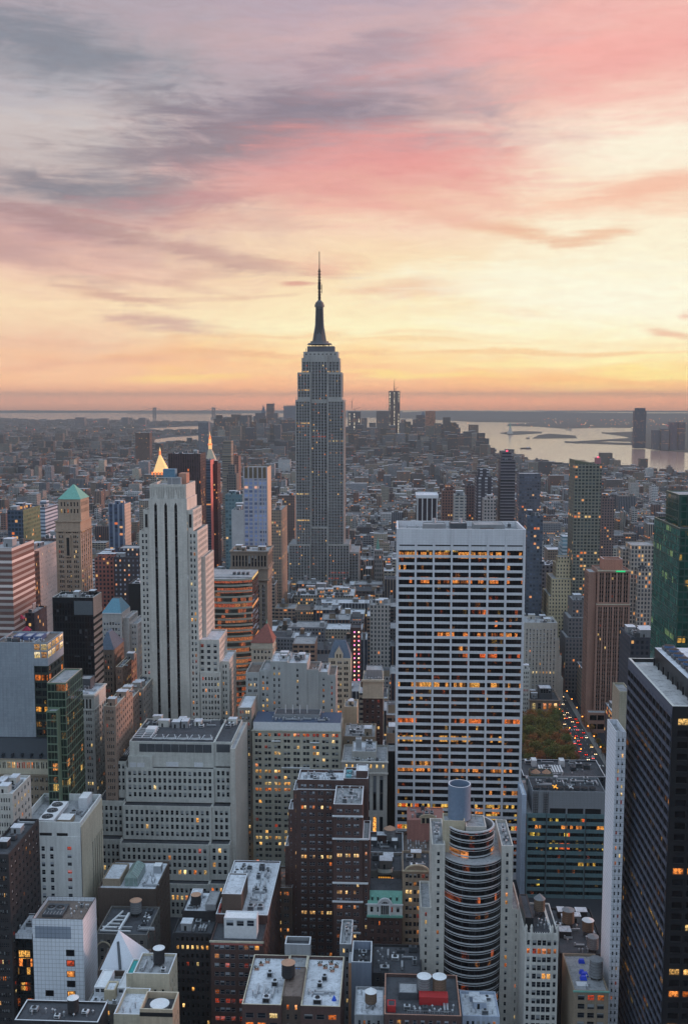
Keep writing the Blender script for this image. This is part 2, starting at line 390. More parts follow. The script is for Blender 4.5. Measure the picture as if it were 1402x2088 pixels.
# ------------------------------------------------------------------ mesh helper
class MB:
    def __init__(s):
        s.v = []; s.f = []; s.uv = []; s.mi = []; s.mats = []; s.col = None; s.marks = []
    def mid(s, m):
        if m not in s.mats: s.mats.append(m)
        return s.mats.index(m)
    def face(s, pts, m, uv=None):
        i = len(s.v); s.v.extend([tuple(p) for p in pts]); s.f.append(tuple(range(i, i + len(pts))))
        s.mi.append(s.mid(m))
        if uv is None: uv = [(0, 0)] * len(pts)
        s.uv.extend(uv)
        if s.col is not None: s.cols.extend([s.col] * len(pts))
    def quad_wall(s, x0, y0, x1, y1, z0, z1, m, u0=0):
        L = math.hypot(x1 - x0, y1 - y0)
        s.face([(x0, y0, z0), (x1, y1, z0), (x1, y1, z1), (x0, y0, z1)], m, [(u0, z0), (u0 + L, z0), (u0 + L, z1), (u0, z1)])
    def box(s, x0, x1, y0, y1, z0, z1, m, top=None, bottom=False):
        s.marks.append(len(s.f))
        s.quad_wall(x0, y0, x1, y0, z0, z1, m); s.quad_wall(x1, y0, x1, y1, z0, z1, m, .4)
        s.quad_wall(x1, y1, x0, y1, z0, z1, m); s.quad_wall(x0, y1, x0, y0, z0, z1, m, .7)
        tm = top if top is not None else m
        s.face([(x0, y0, z1), (x1, y0, z1), (x1, y1, z1), (x0, y1, z1)], tm, [(x0, y0), (x1, y0), (x1, y1), (x0, y1)])
        if bottom: s.face([(x0, y1, z0), (x1, y1, z0), (x1, y0, z0), (x0, y0, z0)], m)
    def prism(s, pts, z0, z1, m, top=None):
        n = len(pts); u = 0
        for i in range(n):
            a, b = pts[i], pts[(i + 1) % n]
            s.quad_wall(a[0], a[1], b[0], b[1], z0, z1, m, u); u += math.hypot(b[0] - a[0], b[1] - a[1])
        s.face([(p[0], p[1], z1) for p in pts], top or m, [(p[0], p[1]) for p in pts])
    def cyl(s, cx, cy_, r0, r1, z0, z1, m, n=14, top=None, cap=True):
        s.marks.append(len(s.f))
        for i in range(n):
            a, b = 2 * math.pi * i / n, 2 * math.pi * (i + 1) / n
            s.face([(cx + r0 * math.cos(a), cy_ + r0 * math.sin(a), z0), (cx + r0 * math.cos(b), cy_ + r0 * math.sin(b), z0), (cx + r1 * math.cos(b), cy_ + r1 * math.sin(b), z1), (cx + r1 * math.cos(a), cy_ + r1 * math.sin(a), z1)], m,
                   [(a * r0, z0), (b * r0, z0), (b * r0, z1), (a * r0, z1)])
        if cap and r1 > 0:
            s.face([(cx + r1 * math.cos(2 * math.pi * i / n), cy_ + r1 * math.sin(2 * math.pi * i / n), z1) for i in range(n)], top or m)
    def frustum(s, x0, x1, y0, y1, z0, X0, X1, Y0, Y1, z1, m, top=None):
        s.marks.append(len(s.f))
        a = [(x0, y0), (x1, y0), (x1, y1), (x0, y1)]; b = [(X0, Y0), (X1, Y0), (X1, Y1), (X0, Y1)]
        for i in range(4):
            j = (i + 1) % 4
            L = math.hypot(a[j][0] - a[i][0], a[j][1] - a[i][1])
            s.face([(*a[i], z0), (*a[j], z0), (*b[j], z1), (*b[i], z1)], m, [(0, z0), (L, z0), (L, z1), (0, z1)])
        s.face([(*p, z1) for p in b], top or m, b)
    def bar(s, a, b, w_, m):
        a = Vector(a); b = Vector(b); d = (b - a)
        if d.length < 1e-6: return
        d.normalize()
        up = Vector((0, 0, 1)) if abs(d.z) < .9 else Vector((1, 0, 0))
        p = d.cross(up).normalized() * w_ / 2; q = d.cross(p).normalized() * w_ / 2
        c = [p + q, p - q, -p - q, -p + q]
        for i in range(4):
            j = (i + 1) % 4
            s.face([a + c[j], a + c[i], b + c[i], b + c[j]], m)
        s.face([a + k for k in c], m); s.face([b + k for k in reversed(c)], m)
    def split(s):
        mk = sorted(set(s.marks + [0])) + [len(s.f)]; res = []
        for a, b in zip(mk, mk[1:]):
            if a == b: continue
            q = MB()
            for i in range(a, b):
                f = s.f[i]; q.face([s.v[j] for j in f], s.mats[s.mi[i]], [s.uv[j] for j in f])
            res.append(q)
        return res
    def mesh(s, name):
        me = bpy.data.meshes.new(name)
        me.from_pydata(s.v, [], s.f)
        for m in s.mats: me.materials.append(m)
        me.polygons.foreach_set('material_index', s.mi)
        uvl = me.uv_layers.new(name='UVMap')
        flat = [c for p in s.uv for c in p]
        uvl.data.foreach_set('uv', flat)
        if s.col is not None:
            ca = me.color_attributes.new('Col', 'FLOAT_COLOR', 'CORNER')
            ca.data.foreach_set('color', [c for p in s.cols for c in (*p, 1)])
        me.update()
        return me
    def obj(s, name, parent=None):
        o = bpy.data.objects.new(name, s.mesh(name)); C.objects.link(o)
        if parent is not None:
            o.parent = parent; o.location = -parent.location
        return o

def empty(name, label, cat, loc, group=None):
    o = bpy.data.objects.new(name, None); C.objects.link(o); o.location = loc
    o['label'] = label; o['category'] = cat
    if group: o['group'] = group
    o.empty_display_size = 5; o['kind'] = 'thing'
    return o
def tag(o, label, cat, group=None):
    o['kind'] = 'thing'
    o['label'] = label; o['category'] = cat
    if group: o['group'] = group
    return o
def structure(o): o['kind'] = 'structure'; return o
def stuff(o, label=None, cat=None):
    o['kind'] = 'stuff'
    if label: o['label'] = label
    if cat: o['category'] = cat
    return o

# ------------------------------------------------------------------ facades with real reveals
PANE_CACHE = {}
def pane_mesh(w_, h, m):
    k = (round(w_, 2), round(h, 2), m.name)
    if k not in PANE_CACHE:
        mb = MB()
        mb.face([(-w_ / 2, 0, -h / 2), (w_ / 2, 0, -h / 2), (w_ / 2, 0, h / 2), (-w_ / 2, 0, h / 2)], m, [(0, 0), (1, 0), (1, 1), (0, 1)])
        PANE_CACHE[k] = mb.mesh('window')
    return PANE_CACHE[k]

FOOT = []   # footprints (x0,x1,y0,y1,ztop) of what is placed by hand
class Bld:
    def __init__(s, name, label, wall, cat='building', group=None, panes=None, lit=.1, rowlit=.06, ind=True, seed=None, office=None):
        s.name, s.label, s.cat, s.group, s.wall = name, label, cat, group, wall
        s.b = MB(); s.wins = []; s.parts = []; s.panes = panes or PANES; s.lit = lit; s.rowlit = rowlit; s.ind = ind
        s.rng = random.Random(seed if seed is not None else label); s.foot = []; s.office = office
        s.roof = MB(); s.roofs = []; s.trim = MB()
    def facade(s, x0, y0, x1, y1, z0, z1, sp, wall=None):
        """wall from (x0,y0) to (x1,y1) with outward normal to the right of travel"""
        wall = wall or s.wall
        W_ = math.hypot(x1 - x0, y1 - y0)
        if sp is None or W_ < .5 or z1 - z0 < 1:
            s.b.quad_wall(x0, y0, x1, y1, z0, z1, wall); return
        ux, uy = (x1 - x0) / W_, (y1 - y0) / W_
        nx, ny = uy, -ux
        fl = sp.get('fl', 3.6); hf = sp.get('hf', .5); mt = sp.get('mt', 1.2); ms = sp.get('ms', 1.0); mbm = sp.get('mb', 0.0)
        g = sp.get('g', 1); rec = sp.get('rec', .35); gap = sp.get('gap', .3); panes = sp.get('panes', s.panes)
        inner = W_ - 2 * ms
        n = sp.get('n') or max(1, round(inner / sp.get('bay', 3.2)))
        bay = inner / n; wf = sp.get('wf', .55); ww = bay * wf
        cols = []
        skip = sp.get('skip', ())
        for i in range(n):
            if i in skip: continue
            a = ms + bay * i + (bay - ww) / 2
            pw = (ww - gap * (g - 1)) / g
            for k in range(g): cols.append((a + k * (pw + gap), a + k * (pw + gap) + pw))
        rows = []
        nr = sp.get('nr') or int((z1 - z0 - mt - mbm + .3) / fl)
        for j in range(nr):
            zt = z1 - mt - j * fl; zb = zt - fl * hf
            if zb < z0 + mbm - .01: break
            rows.append((zb, zt, j))
        def P(u, z, d=0): return (x0 + ux * u - nx * d, y0 + uy * u - ny * d, z)
        def wq(ua, ub, za, zb, m=wall):
            if ub - ua > 1e-3 and zb - za > 1e-3:
                s.b.face([P(ua, za), P(ub, za), P(ub, zb), P(ua, zb)], m, [(ua, za), (ub, za), (ub, zb), (ua, zb)])
        sw = sp.get('spandrel')
        prev = z1
        for zb, zt, j in rows:
            if sw is not None and j > 0:
                u = 0
                for a, b in cols:
                    wq(u, a, zt, prev)
                    s.b.face([P(a, zt, .12), P(b, zt, .12), P(b, prev, .12), P(a, prev, .12)], sw, [(a, zt), (b, zt), (b, prev), (a, prev)])
                    u = b
                wq(u, W_, zt, prev)
            else: wq(0, W_, zt, prev)
            u = 0
            force = sp.get('force', {}).get(j)
            rr = s.rng.random() < s.rowlit
            rcls = s.rng.choice('LLLOR')
            for ci, (a, b) in enumerate(cols):
                wq(u, a, zb, zt); u = b
                s.b.face([P(a, zb), P(b, zb), P(b, zb, rec), P(a, zb, rec)], wall)
                s.b.face([P(a, zt, rec), P(b, zt, rec), P(b, zt), P(a, zt)], wall)
                s.b.face([P(a, zb), P(a, zb, rec), P(a, zt, rec), P(a, zt)], wall)
                s.b.face([P(b, zb, rec), P(b, zb), P(b, zt), P(b, zt, rec)], wall)
                if s.office is not None: m = s.office
                else:
                    q = s.rng.random()
                    c = 'D'
                    if rr and q < .75: c = rcls
                    elif q < s.lit: c = s.rng.choice('LLOOR')
                    if force: c = force[ci % len(force)]
                    m = panes[c]
                s.wins.append((P((a + b) / 2, (zb + zt) / 2, rec - .002 if rec > 0 else -.03), (ux, uy), (nx, ny), b - a, zt - zb, m))
            wq(u, W_, zb, zt)
            prev = zb
        wq(0, W_, z0, prev)
    def tier(s, x0, x1, y0, y1, z0, z1, f=None, r=None, l=None, roof=None, par=1.0, wall=None, pw=.45, cap=None):
        s.foot.append((x0, x1, y0, y1, z1))
        wl = wall or s.wall
        s.facade(x0, y0, x1, y0, z0, z1, f, wl); s.facade(x1, y0, x1, y1, z0, z1, r, wl)
        s.facade(x1, y1, x0, y1, z0, z1, None, wl); s.facade(x0, y1, x0, y0, z0, z1, l, wl)
        rz = z1 - par
        rm = roof or ROOF
        if par > 0:
            a, b, c, d = x0 + pw, x1 - pw, y0 + pw, y1 - pw
            cm = cap or wl
            for q in ([(x0, y0), (x1, y0), (b, c), (a, c)], [(x1, y0), (x1, y1), (b, d), (b, c)], [(x1, y1), (x0, y1), (a, d), (b, d)], [(x0, y1), (x0, y0), (a, c), (a, d)]):
                s.b.face([(*p, z1) for p in q], cm, [(p[0], p[1]) for p in q])
            for p, q in (((a, c), (b, c)), ((b, c), (b, d)), ((b, d), (a, d)), ((a, d), (a, c))):
                s.b.face([(*q, rz), (*p, rz), (*p, z1), (*q, z1)], wl, [(0, 0), (1, 0), (1, 1), (0, 1)])
            s.roof.face([(a, c, rz), (b, c, rz), (b, d, rz), (a, d, rz)], rm, [(a, c), (b, c), (b, d), (a, d)])
        else:
            s.roof.face([(x0, y0, z1), (x1, y0, z1), (x1, y1, z1), (x0, y1, z1)], rm, [(x0, y0), (x1, y0), (x1, y1), (x0, y1)])
        s.roofs.append(s.roof); s.roof = MB()
    def band(s, x0, x1, y0, y1, z, h=.5, out_=.3, m=None):
        """a belt course or cornice proud of the walls on all four sides"""
        o = out_; m = m or s.wall
        s.trim.box(x0 - o, x1 + o, y0 - o, y0 + .004, z, z + h, m, bottom=True)
        s.trim.box(x1 - .004, x1 + o, y0 + .004, y1 + o, z, z + h, m, bottom=True)
        s.trim.box(x0 - o, x0 + .004, y0 + .004, y1 + o, z, z + h, m, bottom=True)
    def part(s, name, mb): s.parts.append((name, mb, None))
    def clutter(s, x0, x1, y0, y1, z, n, tank=0, kinds='ubvd', big=1.0, tc_=None):
        rg = s.rng
        placed = []
        def spot(w_, d):
            for _ in range(30):
                x = rg.uniform(x0 + .8, max(x0 + .9, x1 - w_ - .8)); y = rg.uniform(y0 + .8, max(y0 + .9, y1 - d - .8))
                if all(x > q[1] + .3 or x + w_ < q[0] - .3 or y > q[3] + .3 or y + d < q[2] - .3 for q in placed):
                    placed.append((x, x + w_, y, y + d)); return x, y
            return None
        for _ in range(tank):
            r = rg.uniform(1.9, 2.5)
            p = spot(2 * r + .4, 2 * r + .4)
            if p: s.tank(p[0] + r + .2, p[1] + r + .2, z, r, tc_)
        for _ in range(int(n * 2.3)):
            k = rg.choice(kinds + 'v')
            if k == 'b':
                w_, d, h = rg.uniform(3, 6) * big, rg.uniform(3, 6) * big, rg.uniform(2.4, 4.2) * big
                p = spot(w_, d)
                if p:
                    mb = MB(); mb.box(p[0], p[0] + w_, p[1], p[1] + d, z, z + h, rg.choice([s.wall, s.wall, GREYP]), ROOF)
                    mb.box(p[0] - .15, p[0] + w_ + .15, p[1] - .15, p[1] + d + .15, z + h + .002, z + h + .2, TRIMW, ROOFW)
                    mb.box(p[0] + w_ * .3, p[0] + w_ * .3 + .9, p[1] - .06, p[1] - .003, z + .1, z + 2.1, DARKM)
                    s.part('bulkhead', mb)
            elif k == 'u':
                w_, d, h = rg.uniform(1.6, 3.8) * big, rg.uniform(1.6, 3.2) * big, rg.uniform(1.0, 2.2) * big
                p = spot(w_, d)
                if p:
                    mb = MB(); m = rg.choice([METAL, METAL, METALD, TRIMW])
                    mb.box(p[0], p[0] + w_, p[1], p[1] + d, z + .3, z + .3 + h, m)
                    mb.box(p[0] + .1, p[0] + w_ - .1, p[1] + .1, p[1] + .35, z, z + .298, DARKM); mb.box(p[0] + .1, p[0] + w_ - .1, p[1] + d - .35, p[1] + d - .1, z, z + .298, DARKM)
                    mb.box(p[0] + .2, p[0] + w_ - .2, p[1] - .03, p[1] - .002, z + .5, z + .1 + h, METALD)
                    mb.cyl(p[0] + w_ / 2, p[1] + d / 2, min(w_, d) * .36, min(w_, d) * .33, z + .302 + h, z + .55 + h, METALD, 12, DARKM)
                    s.part('air_unit', mb)
            elif k == 'v':
                p = spot(.8, .8)
                if p:
                    mb = MB(); h = rg.uniform(.7, 1.8)
                    mb.cyl(p[0] + .4, p[1] + .4, .22, .22, z, z + h, METAL, 8); mb.cyl(p[0] + .4, p[1] + .4, .45, .1, z + h + .002, z + h + .4, METAL, 8)
                    s.part('vent', mb)
            elif k == 'd':
                L = rg.uniform(3, 8); vertical = rg.random() < .5
                w_, d = (.7, L) if vertical else (L, .7)
                p = spot(w_, d)
                if p:
                    mb = MB(); mb.box(p[0], p[0] + w_, p[1], p[1] + d, z + .4, z + 1.05, METAL, bottom=True)
                    for q in (0.08, .85): mb.box(p[0] + (w_ - .3) * q, p[0] + (w_ - .3) * q + .2, p[1] + (d - .3) * q, p[1] + (d - .3) * q + .2, z, z + .398, DARKM)
                    mb.box(p[0] + .05, p[0] + .65, p[1] + .05, p[1] + .65, z + 1.052, z + 1.7, METAL)
                    s.part('duct', mb)
    def tank(s, x, y, z, r=2.2, colr=None, h=None, leg=2.2, cone=1.5):
        colr = colr or s.rng.choice([TANKW, TANKW, TANKG, TANKB]); h = h or r * 1.9
        mb = MB()
        for i in range(8):
            a = math.pi / 4 * i
            if i % 2 == 0: mb.bar((x + r * .8 * math.cos(a + .4), y + r * .8 * math.sin(a + .4), z), (x + r * .8 * math.cos(a + .4), y + r * .8 * math.sin(a + .4), z + leg), .22, DARKM)
        for i in (0, 1, 2, 3):
            a = math.pi / 2 * i + .4; b = a + math.pi / 2
            mb.bar((x + r * .8 * math.cos(a), y + r * .8 * math.sin(a), z + .1), (x + r * .8 * math.cos(b), y + r * .8 * math.sin(b), z + leg - .1), .1, DARKM)
        mb.cyl(x, y, r * .95, r * .95, z + leg, z + leg + .25, DARKM, 12)
        s.parts.append(('tank_frame', mb, None))
        mb = MB(); mb.cyl(x, y, r, r * .96, z + leg + .252, z + leg + h, colr, 18)
        for q in range(1, 6): mb.cyl(x, y, r * 1.012, r * 1.012, z + leg + h * q / 6, z + leg + h * q / 6 + .09, DARKM, 18, cap=False)
        mr = MB(); mr.cyl(x, y, r * 1.06, .12, z + leg + h + .002, z + leg + h + cone, s.rng.choice([TANKR, TANKG, ROOFP]) if cone > .5 else ROOFP, 18)
        s.parts.append(('water_tank', mb, [('tank_roof', mr)]))
    def build(s):
        fx = [q for q in s.foot]
        if fx:
            cx = sum(q[0] + q[1] for q in fx) / 2 / len(fx); cyy = sum(q[2] + q[3] for q in fx) / 2 / len(fx)
        else: cx, cyy = s.b.v[0][0], s.b.v[0][1]
        FOOT.extend(s.foot)
        root = empty(s.name, s.label, s.cat, (cx, cyy, 0), s.group)
        wo_ = s.b.obj('wall', root)
        for q in s.roofs + [s.roof]:
            if q.f: q.obj('roof', root)
        if s.trim.f:
            sp_ = s.trim.split()
            for q in (sp_ if len(sp_) <= 30 else [s.trim]): q.obj('cornice', root)
        for nm, mb, subs in s.parts:
            o = mb.obj(nm, root)
            if subs:
                for sn, sm in subs:
                    q = sm.obj(sn, o); q.location = (0, 0, 0)
        if s.wins:
            camp = Vector((0, 0, CAMZ)); sc_ = []
            for w_ in s.wins:
                d = camp - Vector(w_[0]); L = d.length
                px, py = proj(w_[0])
                vis = 0 <= px <= PW and 0 <= py <= PH
                cs = (d.x * w_[2][0] + d.y * w_[2][1]) / L
                sc_.append((-(w_[3] * w_[4] * cs / L / L * F * F) if vis and cs > .02 else 0, w_))
            sc_.sort(key=lambda t_: t_[0])
            rest = MB(); k = 0
            for a, w_ in sc_:
                if s.ind and k < 100 and a < -13:
                    o = bpy.data.objects.new('window', pane_mesh(w_[3], w_[4], w_[5])); C.objects.link(o)
                    o.parent = root; o.location = Vector(w_[0]) - root.location
                    o.rotation_euler = (0, 0, math.atan2(w_[1][1], w_[1][0])); k += 1
                else:
                    p, u, hw, hh = w_[0], w_[1], w_[3] / 2, w_[4] / 2
                    rest.face([(p[0] - u[0] * hw, p[1] - u[1] * hw, p[2] - hh), (p[0] + u[0] * hw, p[1] + u[1] * hw, p[2] - hh), (p[0] + u[0] * hw, p[1] + u[1] * hw, p[2] + hh), (p[0] - u[0] * hw, p[1] - u[1] * hw, p[2] + hh)], w_[5], [(0, 0), (1, 0), (1, 1), (0, 1)])
            if rest.f:
                o = rest.obj('window', root); o['kind'] = 'stuff'
        s.root = root
        return root

ROOF = roof_mat('roof_grey', (150, 152, 156))
ROOFW = roof_mat('roof_pale', (196, 200, 208), .8)
ROOFD = roof_mat('roof_dark', (70, 72, 78))
ROOFB = roof_mat('roof_brown', (112, 100, 94))
ROOFP = plain('painted_white', (214, 216, 220), .6)
METAL = plain('galvanised', (170, 174, 180), .45, .5)
METALD = plain('metal_dark', (84, 88, 94), .5, .4)
DARKM = plain('dark_steel', (40, 41, 44), .6, .3)
TRIMW = plain('trim_white', (205, 207, 212), .7)
GREYP = wall_mat('grey_render', (138, 140, 144), 'plain')
TANKW = plain('tank_wood', (116, 98, 84), .85, amt=.8, scale=2.5)
TANKG = plain('tank_grey', (124, 126, 130), .8, amt=.5)
TANKB = plain('tank_black', (52, 52, 56), .8)
TANKR = plain('tank_roof_tan', (176, 138, 116), .8)
COPPER = plain('copper_green', (108, 160, 148), .6, amt=.4)
SLATE = plain('slate', (84, 98, 116), .6, amt=.5)
# ------------------------------------------------------------------ wall colours (albedo as sRGB)
def fx(x0, x1, y, Y):
    a, b = at(x0, y, Y), at(x1, y, Y)
    return a.x, b.x, (a.z + b.z) / 2
def Zp(px, py, Y): return at(px, py, Y).z
def Xp(px, py, Y): return at(px, py, Y).x
LIME = wall_mat('limestone', (190, 186, 180), 'stone')
LIMEB = wall_mat('limestone_buff', (186, 174, 152), 'stone')
WHITEG = wall_mat('travertine_white', (205, 206, 212), 'panel', amt=.35)
PALEC = wall_mat('pale_concrete', (206, 208, 208), 'plain', amt=1.1)
GREYS = wall_mat('grey_stone', (188, 188, 184), 'stone')
PANELW = wall_mat('white_panel', (216, 221, 230), 'tile', .5, amt=.5)
BRICKR = wall_mat('brick_dark_red', (84, 66, 64), 'brick')
BRICKB = wall_mat('brick_brown', (92, 80, 74), 'brick')
BRICKT = wall_mat('brick_tan', (146, 132, 116), 'brick')
BRICKG = wall_mat('brick_grey', (108, 106, 104), 'brick')
BRICKP = wall_mat('brick_pink', (168, 128, 112), 'brick')
BEIGE = wall_mat('beige_stone', (170, 166, 154), 'stone')
CREAM = wall_mat('cream_stone', (190, 182, 164), 'stone')
DARKB = wall_mat('dark_brick', (54, 53, 56), 'brick')
BLACKG = plain('black_metal', (28, 29, 33), .35, 0, .5, .2)
TERRA = wall_mat('white_terracotta', (200, 198, 194), 'stone')


def piers(b, x0, x1, y, z0, z1, n, w_=.8, o=.35, m=None, ms=0.0):
    for i in range(n + 1):
        x = x0 + ms + (x1 - x0 - 2 * ms) * i / n
        a = max(x0 - .1, x - w_ / 2); c = min(x1 + .1, x + w_ / 2)
        b.trim.box(a, c, y - o, y - .003, z0, z1, m or b.wall)

# ---- white grid tower
OFFW = office_mat('office_white_slab', (8, 9, 16), .17, (255, 104, 44), (255, 204, 96), es=1.15)
G = Bld('office_tower', 'tall white office slab with a bold grid of wide dark window bands, right of centre', WHITEG, 'skyscraper', office=OFFW)
x0, x1, z1 = fx(808, 1071.5, 1079, 535)
dep = 37; fl = 3.93
G.tier(x0, x1, 535, 535 + dep, 0, z1, f=dict(n=7, wf=.915, fl=fl, hf=.655, mt=11.2, ms=.9, rec=.6), r=dict(n=9, wf=.7, fl=fl, hf=.6, mt=11.4), l=dict(n=9, wf=.7, fl=fl, hf=.6, mt=11.4), par=3.0, pw=.9)
piers(G, x0, x1, 535, 0, z1, 7, .95, .4, ms=.6)
for i in range(7):
    a = x0 + .9 + (x1 - x0 - 1.8) * i / 7 + .7; c = a + (x1 - x0 - 1.8) / 7 - 1.4
    G.trim.box(a, c, 534.96, 534.997, z1 - 9.0, z1 - 8.3, DARKM)
G.tier(x0 + 14, x0 + 26, 541, 551, z1 - 3, z1 + 1.8, par=.3, wall=GREYP)
G.tier(x1 - 26, x1 - 10, 545, 560, z1 - 3, z1 + 1.2, par=.3, wall=GREYP)
G.tier(x0 + 29, x0 + 38, 556, 566, z1 - 3, z1 + .6, par=.3, wall=METALD)
mb = MB()
for i in range(16): mb.box(x0 + 6 + i * 1.2, x0 + 6.5 + i * 1.2, 537.5, 540.5, z1 - 2.6, z1 - 1.2, METALD)
G.part('cooling_fins', mb)
mb = MB(); mb.box(x1 - 23, x1 - 16, 538, 543, z1 - 2.9, z1 - .2, DARKM); G.part('roof_well', mb)
for xx in (x0 + 20, x0 + 34):
    mb = MB(); mb.cyl(xx, 548, .9, .9, z1 + 1.8, z1 + 4.2, METAL, 10); G.part('exhaust', mb)
G.clutter(x0 + 2, x1 - 2, 562, 571, z1 - 3, 8, kinds='uvd')
G.build()

# ---- stone tower with three black stripes
Y = 583
D5 = Bld('stone_tower', 'tall pale limestone tower with three black vertical stripes and stepped shoulders', LIME, 'skyscraper', panes=PANES, lit=.09)
sx0, sx1, zs = fx(303, 381, 1017, Y)
_, _, zc = fx(303, 381, 988, Y)
ux0, ux1, zu = fx(291.5, 393, 1040, Y)
mx0, mx1, zm = fx(283.5, 402, 1083, Y)
bx0, bx1, zb = fx(402, 446, 1306, Y)
ex0, ex1, ze = fx(446, 463, 1352, Y)
pr = dict(fl=3.52, hf=.56, g=2, n=1, wf=.62, ms=.5, gap=1.0, mt=1.8)
# shaft is cut by three deep black slots
st = [Xp(317.5, 1040, Y), Xp(338, 1040, Y), Xp(358.5, 1040, Y)]; hw = .82
D5.foot.append((sx0, sx1, Y, Y + 30, zs))
zt_s = Zp(338, 1031, Y)
edges = [sx0] + [e for q in st for e in (q - hw, q + hw)] + [sx1]
for i in range(0, len(edges), 2): D5.b.quad_wall(edges[i], Y, edges[i + 1], Y, 0, zs, LIME)
for q in st:
    D5.b.quad_wall(q - hw, Y, q + hw, Y, zt_s + 1.8, zs, LIME)
    D5.b.face([(q - hw, Y, zt_s), (q, Y, zt_s + 1.8), (q - hw, Y, zt_s + 1.8)], LIME); D5.b.face([(q + hw, Y, zt_s), (q + hw, Y, zt_s + 1.8), (q, Y, zt_s + 1.8)], LIME)
    D5.b.quad_wall(q - hw, Y, q - hw, Y + .7, 0, zt_s + 1.8, LIME); D5.b.quad_wall(q + hw, Y + .7, q + hw, Y, 0, zt_s + 1.8, LIME)
    k = 0; z = zt_s
    while z > 3:
        D5.wins.append(((q, Y + .5, z - 1.6), (1, 0), (0, -1), 2 * hw, 3.2, PANES_DARK['D'])); z -= 3.52
    D5.b.quad_wall(q - hw, Y + .7, q + hw, Y + .7, 0, zt_s + 1.8, BLACKG)
D5.b.quad_wall(sx1, Y, sx1, Y + 30, zu, zs, LIME); D5.b.quad_wall(sx0, Y + 30, sx0, Y, zu, zs, LIME)
D5.roof.face([(sx0, Y, zs), (sx1, Y, zs), (sx1, Y + 30, zs), (sx0, Y + 30, zs)], ROOF)
D5.tier(sx0 + .5, sx1 - .5, Y + 1.2, Y + 29, zs, zc, f=None, r=dict(n=7, wf=.35, fl=9, hf=.6, mt=1.5), par=1.5)
for i in range(15):
    xx = sx0 + .8 + i * (sx1 - sx0 - 2.4) / 14
    D5.trim.box(xx, xx + .7, Y + .75, Y + 1.197, zs + .01, zc - 1.2, LIME)
for q in st: D5.trim.frustum(q - 1.1, q + 1.1, Y + .2, Y + 1.1, zs, q - .25, q + .25, Y + .7, Y + 1.1, zs + 5, LIME)
# shoulders, main body and lower wings
for (a, c) in ((ux0, sx0), (sx1, ux1)):
    D5.tier(a, c, Y + .9, Y + 28, zm, zu, f=None, r=dict(n=6, wf=.4, fl=3.52, hf=.6), par=.8)
    m_ = (a + c) / 2; D5.trim.box(m_ - .75, m_ + .75, Y + .82, Y + .895, zm + 2, zu - 2.5, BLACKG)
for (a, c) in ((mx0, sx0), (sx1, mx1)):
    D5.tier(a, c, Y + .8, Y + 34, 0, zm, f=dict(pr), r=dict(n=9, wf=.42, fl=3.52, hf=.55, mt=1.8), par=.8)
zq = Zp(400, 1135, Y + 12)
D5.tier(mx1, mx1 + 2.4, Y + 12, Y + 40, 0, zq, r=dict(n=8, wf=.42, fl=3.52, hf=.55), f=None)
D5.tier(bx0 + .01, bx1, Y + 2, Y + 30, 0, zb, f=dict(n=3, g=1, wf=.5, fl=3.52, hf=.56, mt=2.6, ms=.6), r=dict(n=8, wf=.42, fl=3.52, hf=.55, mt=2), roof=ROOFW)
D5.tier(bx0 + 1.5, bx1 + .8, Y + .4, Y + 1.99, 0, Zp(420, 1372, Y), f=dict(n=3, g=2, wf=.72, gap=.7, fl=3.52, hf=.56, mt=2.6, ms=.6), par=.4)
D5.tier(bx1 + .01, bx1 + 5.2, Y + 4, Y + 32, 0, ze, f=dict(n=1, g=2, wf=.72, gap=.8, fl=3.52, hf=.56, mt=2), r=dict(n=8, wf=.42, fl=3.52, hf=.55, mt=2), roof=ROOFW)
mb = MB(); mb.box(sx0 + 9, sx0 + 17, Y + 10, Y + 19, zc - 1.4, zc + 3.2, GREYP); mb.bar((sx0 + 3, Y + 8, zc + 3.4), (sx0 + 17, Y + 8, zc + 3.4), .5, METAL)
for q in (3, 8, 12, 17): mb.bar((sx0 + q, Y + 8, zc - 1), (sx0 + q, Y + 8, zc + 3.4), .35, METAL)
D5.part('roof_frame', mb)
mb = MB(); mb.box(sx0 + 6, sx0 + 13, Y + 12, Y + 18, zc + 3.21, zc + 8, plain('blue_tank_house', (96, 128, 150))); D5.part('penthouse', mb)
mb = MB(); mb.box(sx0 + 15, sx0 + 19.5, Y + 13, Y + 22, zc - 1.4, zc + 5.5, BRICKP); D5.part('bulkhead', mb)
D5.build()

# ---- stepped grey office with tiers
Y = 500
T = Bld('stepped_office', "broad grey office building stepping out in three tiers, cooling plant on top", GREYS, panes=PANES, lit=.03, rowlit=0)
pw_ = dict(fl=3.72, hf=.66, wf=.55, mt=1.5, ms=.8, rec=.45)
def wn(n, **k): d = dict(pw_); d['n'] = n; d.update(k); return d
WARM = 'DLLDODLOLD'
a0, a1, zA = fx(256, 436, 1567, Y)
_, _, zA2 = fx(256, 436, 1636, Y); _, _, zA3 = fx(256, 436, 1704, Y); _, _, zA4 = fx(256, 436, 1776, Y)
rx0, rx1, zR = fx(436.5, 471.5, 1567, Y)
lx0, lx1, zL = fx(233, 256, 1556, Y)
T.tier(a0, a1, Y, Y + 42, zA2, zA, f=wn(17, force={}), r=None, par=.8)
T.tier(a1 + .01, rx1, Y + 1.2, Y + 42, zA2, zR - .3, f=wn(3), r=None, par=.8)
T.tier(lx0, a0 - .01, Y + 2.5, Y + 42, zA2 + 1, zL, f=wn(2), l=None, par=.8)
T.tier(a0 - .6, a1 - .6, Y - 5, Y + 42, zA3, zA2, f=wn(17, mt=2.2), r=wn(1), par=.6, roof=ROOFD)
T.tier(a1 - .59, rx1, Y - 3.6, Y + 42, zA3, zA2 - .3, f=wn(3, mt=2.2), par=.6, roof=ROOFD)
